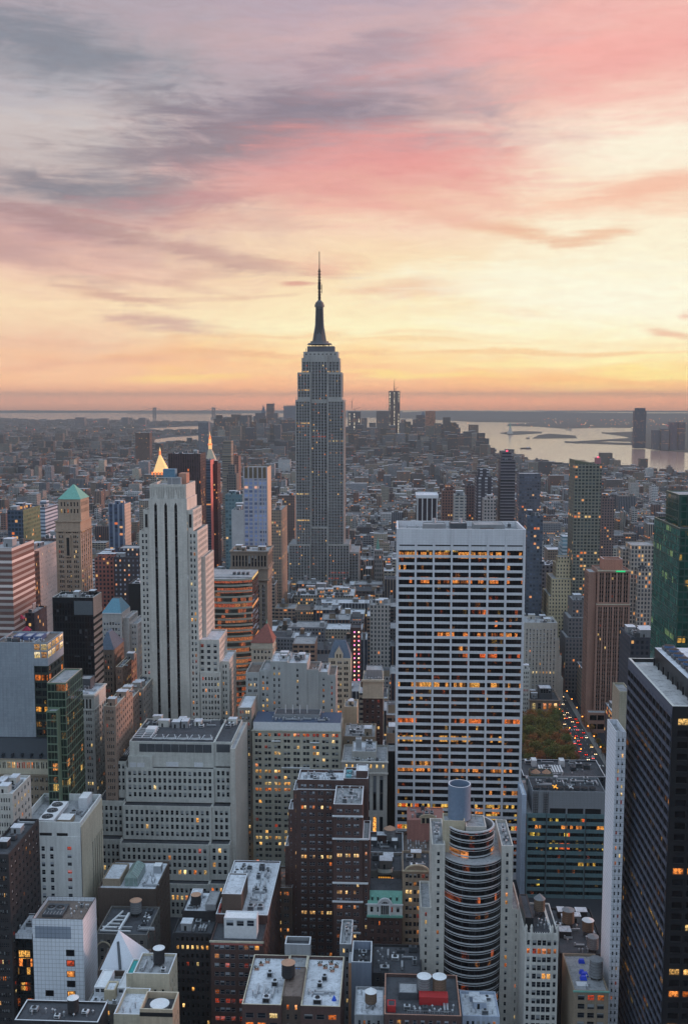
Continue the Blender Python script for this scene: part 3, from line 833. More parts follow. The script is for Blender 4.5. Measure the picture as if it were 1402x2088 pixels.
wx0 = Xp(202, 1640, Y)
T.tier(wx0, a0 - .61, Y - 2, Y + 46, zA3 + .5, zA2 + 1, f=wn(5, mt=2.6), l=wn(8), par=.6, roof=ROOFD)
T.tier(a0 - 1.2, a1 - 1.2, Y - 10, Y + 42, zA4, zA3, f=wn(17, mt=2.2, force={3: WARM}), r=wn(1), par=.6, roof=ROOFD)
T.tier(a1 - 1.19, rx1, Y - 8.4, Y + 42, zA4, zA3 - .3, f=wn(3, mt=2.2), par=.6, roof=ROOFD)
T.tier(wx0, a0 - 1.21, Y - 7, Y + 46, zA4 + .5, zA3 + .5, f=wn(5, mt=2.6, force={3: 'OLDLD'}), l=wn(8), par=.6, roof=ROOFD)
T.tier(wx0 - .5, a1 - 1, Y - 14, Y + 42, 0, zA4, f=wn(25, mt=2.2, force={1: 'LLOLLL'}), par=.6, roof=ROOFD)
T.tier(a1 - .99, rx1, Y - 12.6, Y + 42, 0, zA4 - .3, f=wn(4, mt=2.0, force={0: 'ODLL'}), par=.6, roof=ROOFD)
# smooth east return wall
T.tier(rx1 + .01, rx1 + 2.6, Y - 3, Y + 40, 0, zR + 11.5, f=None, r=None, par=.4, wall=LIME)
_, _, zP = fx(264, 470, 1513, Y + 2)
px0, px1 = Xp(264, 1513, Y + 2), Xp(436, 1513, Y + 2)
T.tier(px0, px1, Y + 2, Y + 40, zA, zP, f=None, par=.5, roof=ROOFD)
T.tier(px1 + .01, rx1, Y + 3, Y + 40, zR, zP, f=None, par=.5, roof=ROOFD)
T.trim.box(px0 + 5, px1 - 1.2, Y + 1.9, Y + 1.997, zP - 5.4, zP - 1.2, METALD)
T.trim.box(px1 + 1.2, rx1 - 1, Y + 2.9, Y + 2.997, zP - 5.4, zP - 1.2, METALD)
for q in range(9): T.trim.box(px0 + 5 + q * 4.05, px0 + 5.12 + q * 4.05, Y + 1.84, Y + 1.898, zP - 5.4, zP - 1.2, METAL)
T.tier(px0 - .4, px0 + 12, Y + .3, Y + 1.99, zA, zA + 6, f=None, par=.3)
for (a, c) in ((px0 + .3, px0 + 3.6), (px0 + 4.2, px0 + 8), (px0 + 18.6, px0 + 25), (px0 + 33, px0 + 37.5)):
    T.trim.box(a, c, Y - .0 + (.2 if a < px0 + 10 else 1.9), Y + (.297 if a < px0 + 10 else 1.997), zA + .3, zA + 2.7, TRIMW)
mb = MB()
for i in range(5):
    cx = px0 + 14 + i * 6.2; cyy = Y + 9
    mb.cyl(cx, cyy, 2.6, 2.8, zP - .4, zP + .9, TRIMW, 18, METALD)
    mb.bar((cx - 3, cyy - 3, zP), (cx - 1.5, cyy, zP + 1.6), .25, TRIMW); mb.bar((cx + 3, cyy - 3, zP), (cx + 1.5, cyy, zP + 1.6), .25, TRIMW)
    mb.bar((cx - 3, cyy - 3.2, zP + .3), (cx + 3, cyy - 3.2, zP + .3), .3, TRIMW)
T.part('cooling_fan_row', mb)
mb = MB()
for i in range(6): mb.bar((px0 + .5, Y + 6 + i * 3, zP + .6), (px0 + 11, Y + 6 + i * 3, zP + .6), .35, TRIMW)
for i in range(3): mb.bar((px0 + 1 + i * 4.5, Y + 5, zP + .9), (px0 + 1 + i * 4.5, Y + 24, zP + .9), .35, TRIMW)
mb.box(px0 + 5, px0 + 10, Y + 16, Y + 22, zP - .4, zP + 1.8, ROOFP)
T.part('pipe_rack', mb)
mb = MB()
for i in range(6): mb.box(lx0 - 1 + i * 1.1, lx0 - .5 + i * 1.1, Y + 12, Y + 30, zL + .1, zL + .4, TRIMW)
mb.box(lx0 + .5, lx0 + 5.2, Y + 4, Y + 9, zL - .7, zL + .5, DARKM)
T.part('roof_slats', mb)
T.clutter(px0 + 1, rx1 - 1, Y + 24, Y + 38, zP - .5, 10, kinds='ubd')
T.build()

# ---- pale blank-topped tower at left
Y = 430
L = Bld('pale_tower', "pale concrete tower with three louvre slots and three round fans on its roof", PALEC, panes=PANES_PALE, lit=.14, rowlit=0)
x0, x1, z1 = fx(39.5, 164, 1676, Y)
d = Y * (0) + 33
zlow = z1 - 14
L.tier(x0, x1, Y, Y + d, 0, z1, f=None, r=None, l=None, par=3.2, pw=.5)
# front openings on a skin 0.3 m proud, with reveals
L.b.f = L.b.f
L.facade(x0, Y - .32, x0 + (x1 - x0) * .62, Y - .32, 0, z1 - 6.5, dict(n=4, wf=.42, fl=3.62, hf=.62, mt=4.6, ms=.8, rec=.3), PALEC)
L.facade(x0 + (x1 - x0) * .62, Y - .32, x1, Y - .32, 0, z1 - 6.5, dict(n=1, wf=.20, fl=3.62, hf=.45, mt=4.6, ms=.3, rec=.3, force={0: 'R', 3: 'R', 4: 'R'}), PALEC)
L.b.face([(x0, Y - .32, z1 - 6.5), (x1, Y - .32, z1 - 6.5), (x1, Y - .004, z1 - 6.5), (x0, Y - .004, z1 - 6.5)], PALEC)
for a, c in ((.06, .26), (.33, .53), (.61, .79)): L.trim.box(x0 + (x1 - x0) * a, x0 + (x1 - x0) * c, Y - .05, Y - .003, z1 - 6.3, z1 - 5.0, BLACKG)
L.facade(x1 + .32, Y + 14, x1 + .32, Y + d, 0, z1 - 14, dict(n=5, wf=.42, fl=40, hf=.97, mt=2, ms=1, rec=.3, panes=PANES_TALL), CREAM)
L.b.quad_wall(x1 + .32, Y, x1 + .32, Y + 14, 0, z1 - 2, CREAM); L.b.quad_wall(x1 + .32, Y + 14, x1 + .32, Y + d, z1 - 14, z1 - 2, CREAM)
L.b.face([(x1, Y, z1 - 2), (x1 + .32, Y, z1 - 2), (x1 + .32, Y + d, z1 - 2), (x1, Y + d, z1 - 2)], CREAM)
mb = MB(); fx0 = x0 + 7.5; rz = z1 - 3.2
mb.box(fx0, fx0 + 7, Y + 2.5, Y + 24, rz + .9, rz + 3.0, TRIMW, ROOFP)
for i in range(3):
    cy0 = Y + 6.3 + i * 6.8
    mb.cyl(fx0 + 3.1, cy0, 2.5, 2.4, rz + 3.002, rz + 3.4, METALD, 20, METALD)
    mb.cyl(fx0 + 3.1, cy0, 2.0, 1.9, rz + 3.402, rz + 3.43, DARKM, 20, DARKM)
    for k in range(4):
        a = math.pi / 4 * k; mb.bar((fx0 + 3.1 - 2 * math.cos(a), cy0 - 2 * math.sin(a), rz + 3.5), (fx0 + 3.1 + 2 * math.cos(a), cy0 + 2 * math.sin(a), rz + 3.5), .12, METAL)
for q in range(4): mb.box(fx0 + .5 + (q % 2) * 5, fx0 + 1 + (q % 2) * 5, Y + 3 + (q // 2) * 20, Y + 3.5 + (q // 2) * 20, rz, rz + .898, DARKM)
L.part('cooling_unit', mb)
mb = MB(); mb.box(fx0 + 8.2, fx0 + 14, Y + 4, Y + 11, rz, rz + 2.6, BRICKT, ROOFP); L.part('bulkhead', mb)
mb = MB(); mb.box(fx0 + 12, fx0 + 16, Y + 23, Y + 31, rz, rz + 5, TRIMW, ROOFP)
for q in range(4): mb.box(fx0 + 11.95, fx0 + 11.998, Y + 23.5 + q * 1.9, Y + 24.6 + q * 1.9, rz + .5, rz + 4.4, METAL)
L.part('tank_house', mb)
mb = MB(); mb.bar((x0 + 1, Y + 1.5, z1 - 1), (fx0 - .5, Y + .8, rz + .6), .5, GREYP); mb.bar((x0 + 1.2, Y + 30, z1 - .7), (fx0 + 1, Y + 27, z1 - .7), .6, GREYP); L.part('brace', mb)
L.clutter(fx0 + 8.2, x1 - 1, Y + 12, Y + 22, rz, 5, kinds='uvd')
L.build()

# ---- white panel tower lower left
Y = 372
V = Bld('panel_tower', 'white glazed-panel tower with a single column of square windows, lower left', PANELW, panes=PANES_DARK, lit=0, rowlit=0)
x0, x1, z1 = fx(66, 169, 1874, Y)
V.tier(x0, x1, Y, Y + 18, 0, z1, f=None, par=1.6, pw=.3, cap=DARKM, roof=ROOFB)
wx = x0 + (x1 - x0) * .735; wx2 = x0 + (x1 - x0) * .30
zz = [Zp(140, q, Y) for q in (1943, 1964, 1986, 2006, 2027, 2047)]
lit3 = pane_mats('square_', (16, 18, 24), (40, 42, 46), 0, (90, 90, 90), False)
for q, c in zip(zz, 'DROD' + 'LD'):
    V.trim.box(wx - 1.65, wx + 1.65, Y - .06, Y - .003, q - 1.3, q + 1.3, DARKM)
    V.wins.append(((wx, Y - .08, q), (1, 0), (0, -1), 3.0, 2.3, lit3[c]))
for q in (2025, 2046, 2068):
    z = Zp(100, q, Y); V.trim.box(wx2 - 1.65, wx2 + 1.65, Y - .06, Y - .003, z - 1.2, z + 1.2, DARKM)
    V.wins.append(((wx2, Y - .08, z), (1, 0), (0, -1), 3.0, 2.1, lit3['D']))
V.trim.box(x0 + 1, x0 + (x1 - x0) * .76, Y - .03, Y - .0025, z1 - 8, z1 - 3, wall_mat('grey_panel', (140, 150, 165), 'tile', .5, amt=.5))
mb = MB(); mb.box(x0 + 2.5, x0 + 10.5, Y + 4, Y + 13, z1 - 1.55, z1 - .4, METALD, METALD)
for q in (4.6, 8.2): mb.cyl(x0 + q, Y + 9, 1.5, 1.5, z1 - .398, z1 + .3, METAL, 20, DARKM); mb.cyl(x0 + q, Y + 9, .5, .4, z1 + .302, z1 + .5, METALD, 10)
for q in range(6): mb.bar((x0 + 3 + q * 1.3, Y + 4.3, z1 - .3), (x0 + 3 + q * 1.3, Y + 6.8, z1 - .3), .15, METAL)
V.part('cooling_unit', mb)
V.clutter(x0 + 11, x1 - .6, Y + 3, Y + 16, z1 - 1.6, 4, kinds='uvd', big=.7)
V.build()
V = Bld('glass_wing', 'low dark glass wing with a pale flat roof, beside the white panel tower', plain('wing_frame', (36, 40, 44), .4), office=office_mat('office_glass_wing', (18, 26, 30), .12, (255, 110, 40), (255, 190, 90), 1.3))
x0, x1, z1 = fx(-60, 66, 1903, Y + 4)
V.tier(x0, x1 - .05, Y + 4, Y + 20, 0, z1, f=dict(n=8, wf=.97, fl=3.9, hf=.9, mt=2.2, ms=.2, rec=.2), par=.5, roof=ROOFW, cap=TRIMW)
V.trim.box(x0, x1 - .1, Y + 3.9, Y + 3.997, z1 - 2, z1 - .1, PANELW)
V.clutter(x0 + 8, x1 - 1, Y + 6, Y + 18, z1 - .5, 6, kinds='u', big=.7)
V.build()

# ---- round-fronted hotel
Y = 395
S = Bld('hotel_tower', "tower with a curved dark glass front banded in white, steel drum on its roof", LIME, 'hotel', panes=PANES, lit=.2, rowlit=0)
lx0, lx1, zw = fx(880, 907, 1722, Y)
rx0, rx1, _ = fx(1022, 1046, 1722, Y)
_, _, zlo = fx(858, 880, 1850, Y)
llx = Xp(857, 1850, Y); rrx = Xp(1060, 1860, Y); zro = Zp(1040, 1853, Y)
flh = 3.3
DEP = 26
S.tier(lx0, lx1, Y, Y + DEP, 0, zw, f=dict(n=1, wf=.32, fl=flh, hf=.52, mt=3.0), l=dict(n=5, wf=.4, fl=flh, hf=.5, mt=3), par=1.2, roof=ROOF)
S.tier(rx0, rx1, Y, Y + DEP, 0, zw, f=dict(n=1, wf=.36, fl=flh, hf=.52, mt=3.0, force={5: 'O', 6: 'L'}), r=dict(n=5, wf=.4, fl=flh, hf=.5, mt=3), par=1.2, roof=ROOF)
S.tier(llx, lx0 - .01, Y - .3, Y + DEP - 3, 0, zlo, f=dict(n=1, wf=.34, fl=flh, hf=.52, mt=2.0), l=dict(n=5, wf=.4, fl=flh, hf=.5), par=1.0)
S.tier(rx1 + .01, rrx, Y - .3, Y + DEP - 3, 0, zro, f=dict(n=1, wf=.34, fl=flh, hf=.52, mt=2.0), r=dict(n=5, wf=.4, fl=flh, hf=.5), par=1.0)
zt = Zp(965, 1757, Y - 4)
hx0, hx1 = lx1, rx0
mid = (hx0 + hx1) / 2; half = (hx1 - hx0) / 2
GL = office_mat('office_curved', (9, 10, 16), .03, (230, 60, 36), (255, 170, 90), 1.0, 2.2, .06)
WB = plain('band_white', (178, 180, 184), .5)
def arc(cx, hw_, bulge, yb, n=22):
    Rr = (hw_ ** 2 + bulge ** 2) / (2 * bulge); a = math.asin(hw_ / Rr)
    return [(cx + Rr * math.sin(-a + 2 * a * i / n), yb - (Rr * math.cos(-a + 2 * a * i / n) - (Rr - bulge))) for i in range(n + 1)]
def curve_front(S, cx, hw_, bulge, yb, z0, z1, fl, glass, wb, band_h=.5, rail=True, out_=.25, n=22, name='glass_front'):
    pts = arc(cx, hw_, bulge, yb, n); po = arc(cx, hw_ + .0, bulge + out_, yb - .02, n)
    g = MB(); bnd = MB(); u = 0
    for i in range(n):
        g.quad_wall(*pts[i], *pts[i + 1], z0, z1, glass)
    z = z1
    while z > z0 + 1:
        for (zb, h, o_) in ((z - band_h, band_h, out_),) + (((z - band_h - .75, .12, out_ * 1.3), ) if rail else ()):
            bnd = MB(); p2 = arc(cx, hw_, bulge + o_, yb - .02, n)
            for i in range(n):
                a, b = p2[i], p2[i + 1]; c, d = pts[i], pts[i + 1]
                bnd.quad_wall(*a, *b, zb, zb + h, wb)
                bnd.face([(*a, zb + h), (*b, zb + h), (*d, zb + h), (*c, zb + h)], wb)
                bnd.face([(*c, zb), (*d, zb), (*b, zb), (*a, zb)], wb)
            S.part('floor_band', bnd)
        z -= fl
    S.roof.face([(p[0], p[1], z1) for p in pts], ROOF)
    S.part(name, g)
curve_front(S, mid, half, 6.5, Y + .5, 0, zt, flh, GL, WB)
S.b.box(hx0 + .01, hx1 - .01, Y + .6, Y + DEP, 0, zt - .01, LIME, ROOF)
zd = Zp(962, 1694, Y); dh = (Xp(1010, 1694, Y) - Xp(914, 1694, Y)) / 2; dc = (Xp(1010, 1694, Y) + Xp(914, 1694, Y)) / 2
# drum crown: open ring
dr = MB(); bd = MB(); n = 40; cyy = Y + 7.5
for k in range(n):
    a, b = 2 * math.pi * k / n, 2 * math.pi * (k + 1) / n
    pa = (dc + dh * math.cos(a), cyy + dh * .95 * math.sin(a)); pb = (dc + dh * math.cos(b), cyy + dh * .95 * math.sin(b))
    dr.quad_wall(*pa, *pb, zt, zd, GL)
    ia = (dc + (dh - .5) * math.cos(a), cyy + (dh * .95 - .5) * math.sin(a)); ib = (dc + (dh - .5) * math.cos(b), cyy + (dh * .95 - .5) * math.sin(b))
    dr.quad_wall(*ib, *ia, zt, zd, GREYP)
for zb in [zd - .5 - flh * j for j in range(4)] + [zd - 1.35 - flh * j for j in range(4)]:
    if zb < zt: continue
    h = .5 if (zd - zb) % flh < .6 else .14
    bd = MB()
    for k in range(n):
        a, b = 2 * math.pi * k / n, 2 * math.pi * (k + 1) / n
        qa = (dc + dh * 1.03 * math.cos(a), cyy + dh * .98 * math.sin(a)); qb = (dc + dh * 1.03 * math.cos(b), cyy + dh * .98 * math.sin(b))
        ia = (dc + (dh - .5) * math.cos(a), cyy + (dh * .95 - .5) * math.sin(a)); ib = (dc + (dh - .5) * math.cos(b), cyy + (dh * .95 - .5) * math.sin(b))
        bd.quad_wall(*qa, *qb, zb, zb + h, WB)
        bd.face([(*qa, zb + h), (*qb, zb + h), (*ib, zb + h), (*ia, zb + h)], WB)
    S.part('floor_band', bd)
S.part('crown_ring', dr)
S.roof.face([(dc + (dh - .5) * math.cos(2 * math.pi * k / n), cyy + (dh * .95 - .5) * math.sin(2 * math.pi * k / n), zd - 3) for k in range(n)], ROOFD)
bx0, bx1 = Xp(903, 1668, Y + 5), Xp(947, 1668, Y + 5)
zbk = Zp(925, 1674, Y + 4)
S.tier(bx0, bx1, Y + 4, Y + 12, zt, zbk, f=None, par=1.0, wall=LIMEB)
S.tier(bx1 + .3, bx1 + 8.5, Y + 3, Y + 15, zt, zd + .4, par=.6, wall=LIME)
tk = MB(); tr = Xp(959, 1610, Y + 11) - Xp(936, 1610, Y + 11); tx = Xp(936, 1610, Y + 11); tz1 = Zp(936, 1606, Y + 11 - tr); 
STEEL = plain('drum_steel', (128, 146, 170), .4, .3, .5)
n = 28
for k in range(n):
    a, b = 2 * math.pi * k / n, 2 * math.pi * (k + 1) / n
    o_, i_ = tr, tr * .9
    A = (tx + o_ * math.cos(a), Y + 11 + o_ * math.sin(a)); B = (tx + o_ * math.cos(b), Y + 11 + o_ * math.sin(b))
    A2 = (tx + i_ * math.cos(a), Y + 11 + i_ * math.sin(a)); B2 = (tx + i_ * math.cos(b), Y + 11 + i_ * math.sin(b))
    tk.quad_wall(*A, *B, zbk - 1.5, tz1, STEEL); tk.quad_wall(*B2, *A2, zbk + 2, tz1, STEEL)
    tk.face([(*A, tz1), (*B, tz1), (*B2, tz1), (*A2, tz1)], TRIMW)
tk.face([(tx + tr * .9 * math.cos(2 * math.pi * k / n), Y + 11 + tr * .9 * math.sin(2 * math.pi * k / n), zbk + 2) for k in range(n)], DARKM)
S.part('steel_drum', tk)
mb = MB()
for k in range(3):
    q = bx1 + 1.5 + k * 1.6; mb.bar((q, Y + 11, zbk - 2), (q - .8, Y + 12, tz1 - 4 - k), .3, GREYP)
S.part('ladder', mb)
S.clutter(lx0 + .5, lx1 - .5, Y + 2, Y + 24, zw - 1.2, 5, kinds='uvd', big=.6); S.clutter(rx0 + .5, rx1 - .5, Y + 2, Y + 24, zw - 1.2, 5, kinds='uvd', big=.6)
S.build()

# ---- dark brick apartment block, centre
Y = 450
Bk = Bld('brick_tower', 'dark red brick block with white-edged roof terraces stepping down in front of the buff hotel', BRICKR, 'apartment block', panes=PANES_PALE, lit=.07, rowlit=.10)
bs = dict(fl=3.35, hf=.5, g=2, wf=.62, gap=.25, mt=2.2, ms=.8, rec=.3)
def bw(n, **k): d = dict(bs); d['n'] = n; d.update(k); return d
x0, x1, z1 = fx(606.5, 700, 1590, Y)
zt_ = Zp(650, 1608, Y)
sA = Xp(597.5, 1612, Y), Zp(600, 1612, Y); sB = Xp(587.5, 1652, Y), Zp(590, 1652, Y); sC = Xp(580, 1730, Y), Zp(585, 1728, Y)
xr = Xp(750, 1582, Y)
Bk.tier(x0, x1, Y, Y + 13, 0, z1, f=bw(5, force={1: 'DD', 3: 'OLDODLDOOL'}), l=bw(3), par=1.2, roof=ROOFW, cap=TRIMW)
Bk.tier(sA[0], x0 - .01, Y + .6, Y + 13, 0, sA[1], f=bw(1, g=1, wf=.4), l=bw(3), par=1.2, roof=ROOFW, cap=TRIMW)
Bk.tier(sB[0], sA[0] - .01, Y + 1.2, Y + 13, 0, sB[1], f=bw(1, g=1, wf=.4), l=bw(3), par=1.2, roof=ROOFW, cap=TRIMW)
Bk.tier(sC[0] , sB[0] - .01, Y + 1.8, Y + 13, 0, sC[1], f=bw(1, g=1, wf=.4), l=bw(3), par=1.2, roof=ROOFW, cap=TRIMW)
Bk.tier(x1 + .01, xr, Y + .8, Y + 15, 0, z1 + .6, f=None, r=bw(4, lit=.2), par=1.2, roof=ROOFW, cap=TRIMW)
Bk.tier(xr - 5.5, xr - .3, Y + 3, Y + 12, z1 - .6, z1 + 3.4, f=None, par=.5, roof=ROOFP, cap=TRIMW)
f0, f1, zf = fx(679.5, 738.5, 1640, Y - 22)
FD = 21
Bk.tier(f0, f1, Y - 22, Y - .4, 0, zf, f=bw(3, force={1: 'D', 11: 'LLLDLD', 13: 'OODDOD'}), l=bw(3), r=bw(4), par=1.0, roof=ROOF, cap=TRIMW)
for yy in (1664, 1710, 1800, 1838):
    z = Zp(700, yy, Y - 22); Bk.trim.box(f0 - .5, f1 + (2.6 if yy in (1710, 1800) else .4), Y - 22.7, Y - 22.004, z - .25, z + .35, TRIMW, bottom=True)
Bk.trim.box(x0 - .3, x1, Y - .3, Y - .003, Zp(650, 1609, Y) - .3, Zp(650, 1609, Y) + .1, TRIMW, bottom=True)
Bk.tier(f1 + .01, f1 + 3.2, Y - 21, Y - .4, 0, Zp(740, 1714, Y - 22), f=bw(1, g=1, wf=.5), r=bw(4), par=1.0, cap=TRIMW)
Bk.clutter(x0 + 1, x1 - 1, Y + 1, Y + 12, z1 - 1.2, 9, kinds='uvd', big=.8)
Bk.clutter(f0 + .5, f1 - .5, Y - 20, Y - 2, zf - 1, 7, kinds='uvd', big=.8); Bk.clutter(x1 + .5, xr - 6, Y + 1, Y + 14, z1 - .6, 6, kinds='uvd', big=.7)
mb = MB()
for q in (2, 8): mb.box(x1 + 1, x1 + 3.4, Y + q, Y + q + 2.4, z1 - .5, z1 + 1.2, plain('teal_unit', (96, 150, 160)))
Bk.part('teal_tank', mb)
Bk.build()

# ---- buff hotel with blue penthouse
Y = 540
Hb = Bld('buff_hotel', "buff stone block with a blue glass penthouse strip, behind the dark red brick block", BEIGE, 'hotel', panes=PANES, lit=.13, rowlit=.3)
hs = dict(fl=3.42, hf=.52, g=2, wf=.66, gap=.3, mt=1.6, ms=.6, rec=.3)
x0, x1, z1 = fx(514, 695, 1490, Y)
xa, xb = Xp(575, 1490, Y), Xp(620, 1490, Y)
Hb.tier(x0, x1, Y, Y + 24, 0, z1, f=dict(hs, n=9, force={0: 'DODODRRRORORRROROR'[:18], 3: 'DDDDLLDD', 6: 'LLLLLLDDDDDDLLLLLL', 8: 'DDLLLLLLDDDD'}), l=dict(hs, n=5), r=dict(hs, n=5), par=.6, roof=ROOFD)
for q in (.335, .675, ): 
    xx = x0 + (x1 - x0) * q
    Hb.trim.box(xx - .45, xx + .45, Y - .3, Y - .003, 0, z1 - 4, BEIGE)
for a, c, yy in ((.22, .32, 1511), (.65, .76, 1513), (.33, .65, 1565)):
    z = Zp(600, yy, Y); Hb.trim.box(x0 + (x1 - x0) * a, x0 + (x1 - x0) * c, Y - .8, Y - .003, z - .3, z + .2, ROOFP, bottom=True)
Hb.trim.box(x0 - .3, x1 + .3, Y - .5, Y - .004, z1 - .5, z1 - .05, BEIGE, bottom=True)
BLUEG = plain('blue_glass', (64, 110, 140), .15, 0, .6, .5); BLUER = plain('blue_roof', (62, 76, 100), .5)
zpn = Zp(600, 1473, Y + 1)
Hb.tier(x0 + .5, x1 - .4, Y + 1, Y + 20, z1 - .6, zpn, f=dict(n=16, wf=.86, fl=5, hf=.5, mt=.8, ms=.2, rec=.2, panes={'D': BLUEG, 'L': PANES['L'], 'O': PANES['O'], 'R': PANES['R']}, force={0: 'DDDDDDDRDDDDDDDL'}), par=0, roof=BLUER, wall=TRIMW)
Hb.tier(x0 + 11, x1 - 12, Y + 8, Y + 19, zpn, zpn + 2.2, par=.5, roof=ROOFD, wall=GREYP)
for q in range(4): Hb.parts.append(('mast', (lambda m_: (m_.bar((x0 + 17 + q * 4, Y + 12, zpn + 1.7), (x0 + 17 + q * 4, Y + 12, zpn + 6.5), .3, ROOFP), m_)[1])(MB()), None))
Hb.clutter(x0 + 9, x1 - 4, Y + 2, Y + 7.5, zpn, 8, kinds='uvd', big=.9)
Hb.build()
# wing with older face to its left
Hw = Bld('grey_wing', 'narrow grey-beige block squeezed between the stepped grey office and the buff hotel', wall_mat('dull_stone', (142, 138, 132), 'stone'), panes=PANES_PALE, lit=.12, rowlit=.12)
x0, x1, z1 = fx(484.5, 513, 1443, Y + 4)
Hw.tier(x0, x1 - .1, Y + 4, Y + 30, 0, z1, f=dict(hs, n=2, force={0: 'ROLL'}), l=dict(hs, n=5), par=1, roof=ROOFW)
Hw.build()

# ---- grey block behind the hotel
Y = 578
Gb = Bld('grey_hotel', 'light grey stepped block with a mostly blank front and snowy-white roof, behind the buff hotel', wall_mat('plain_grey', (160, 162, 162), 'plain', amt=.9), 'hotel', panes=PANES, lit=.14, rowlit=.1)
ps = dict(fl=3.42, hf=.5, wf=.4, mt=3.2, ms=.8, rec=.3)
a0, a1, zz1 = fx(501, 529, 1371, Y); Gb.tier(a0, a1, Y, Y + 24, 0, zz1, f=dict(ps, n=2, g=2, wf=.6, force={1: 'LLLD', 3: 'LDOD', 5: 'OOOD', 6: 'RROR'}), par=1.6, roof=ROOFB)
b0, b1, zz2 = fx(551, 626, 1349, Y); 
Gb.tier(a1 + .01, b0 - .01, Y + .5, Y + 24, 0, zz1 + 1.2, f=dict(ps, n=2, wf=.5, force={5: 'LL'}), par=1.4)
Gb.tier(b0, b0 + 10, Y + .2, Y + 24, 0, zz2, f=dict(ps, n=3, wf=.34, skip=(2,)), par=1.0, roof=ROOFW)
Gb.tier(b0 + 10.01, b1, Y, Y + 24, 0, zz2 - .8, f=dict(ps, n=1, wf=.1, ms=.3, skip=()), par=1.0, roof=ROOFW)
c0, c1, zz3 = fx(627, 650, 1366, Y)
Gb.tier(b1 + .01, c1, Y + .4, Y + 20, 0, zz3, f=None, par=1, roof=ROOFB)
d0, d1, zz4 = fx(651, 668, 1371, Y); Gb.tier(c1 + .01, d1, Y + 1, Y + 22, 0, zz4, f=dict(ps, n=1, wf=.3, force={2: 'O'}), par=1, roof=ROOFW)
e0, e1, zz5 = fx(668, 684, 1377, Y); Gb.tier(d1 + .01, e1, Y + .6, Y + 22, 0, zz5, f=dict(ps, n=1, wf=.3), r=dict(ps, n=5), par=1, roof=ROOFB)
Gb.clutter(b0 + 1, b1 - 1, Y + 4, Y + 22, zz2 - 1, 8, kinds='uvdb', big=.9); Gb.clutter(c0 + 1, d1, Y + 3, Y + 20, zz4 - .9, 4, kinds='uv', big=.7)
Gb.build()
# ------------------------------------------------------------------ helper for a plain tower placed by its front top edge
def tower(name, label, wall, x0, x1, yt, Y, dep, fr=None, side=None, cat='building', roof=None, panes=None, lit=.08, rowlit=.05, n=3, cap=None, office=None, par=1.0, tank=0, kinds='ubvd', zb=0, base=0, steps=(), belts=(), big=1.0, ind=True, build=True, group=None):
    b = Bld(name, label, wall, cat, group, panes=panes, lit=lit, rowlit=rowlit, office=office, ind=ind)
    a, c, z = fx(x0, x1, yt, Y)
    b.tier(a, c, Y, Y + dep, 0, z, f=fr, r=side, l=side, par=par, roof=roof, cap=cap)
    b.X = (a, c, z)
    for (sx0, sx1, sy, dy, dp) in steps:      # extra volumes: px range, top px, y offset, depth
        p, q, zz = fx(sx0, sx1, sy, Y + dy)
        inside = p >= a - .05 and q <= c + .05 and dy >= 0
        b.tier(p, q, Y + dy, Y + dy + dp, (z - par if inside and zz > z else 0), zz, f=fr if not inside else None, r=side if not inside else None, l=side if not inside else None, par=.6, roof=roof)
    for fz in belts: b.band(a, c, Y, Y + dep, z - fz, .5, .35)
    b.clutter(a + .6, c - .6, Y + 1, Y + dep - 1, z - par, n, tank, kinds, big)
    if build: b.build()
    return b

# ---- brown brick block with a white dormered penthouse, long roof running back
Y = 385
B1 = Bld('loft_building', "red-brown brick loft with a long pale roof and small white three-windowed penthouse", BRICKR, panes=PANES_PALE, lit=.12, rowlit=.12)
x0, x1, z1 = fx(429, 536, 1919, Y)
g3 = dict(fl=3.75, hf=.52, g=4, n=2, wf=.84, gap=.35, mt=1.8, ms=.8, rec=.3)
B1.tier(x0, x1, Y, Y + 66, 0, z1, f=g3, r=dict(g3, n=14, g=1, wf=.45), l=dict(g3, n=12, g=1), par=.8, roof=ROOFD)
B1.trim.box(x0 - .35, x1 + .35, Y - .5, Y - .004, z1 - .6, z1 + .1, CREAM, bottom=True)
B1.trim.box(x0 + .1, x1 - .1, Y - .12, Y - .005, z1 - 1.7, z1 - .61, wall_mat('brick_rose', (164, 96, 92), 'brick'))
zr = z1 + 3.2
B1.tier(x0 - .4, x1 + .1, Y + 15, Y + 65, z1 - .8, zr, f=None, r=dict(g3, n=10, g=1, wf=.45), par=.6, roof=ROOFW, cap=TRIMW)
p0, p1, zp = fx(457, 523, 1871, Y + 4)
B1.tier(p0, p1, Y + 3.5, Y + 9.5, z1 - .8, zp, f=dict(n=3, wf=.72, fl=4, hf=.62, mt=.9, ms=.3, rec=.2), par=.3, roof=ROOFP, wall=TRIMW)
B1.tier(p0, p1 - 1, Y + 9.6, Y + 14.9, z1 - .8, zr + 1, f=dict(n=9, wf=.7, fl=4, hf=.35, mt=.5, ms=.2, rec=.15), par=.3, roof=ROOFP, wall=BRICKP)
q0, q1, zq = fx(452, 492, 1823, Y + 17)
B1.tier(q0, q1, Y + 17, Y + 36, zr - .6, zq, f=None, r=None, par=.5, roof=ROOFW, wall=BRICKB, cap=TRIMW)
B1.clutter(q1 + 1, x1 - 1.5, Y + 18, Y + 60, zr - .6, 16, kinds='uvdd', big=.9); B1.clutter(x0, q1, Y + 40, Y + 62, zr - .6, 7, kinds='udb', big=.8)
mb = MB(); mb.box(x0 + .5, q0 - .6, Y + 17, Y + 21, zr - .6, zr + 1.6, plain('red_box', (150, 62, 50))); B1.part('red_shed', mb)
B1.build()

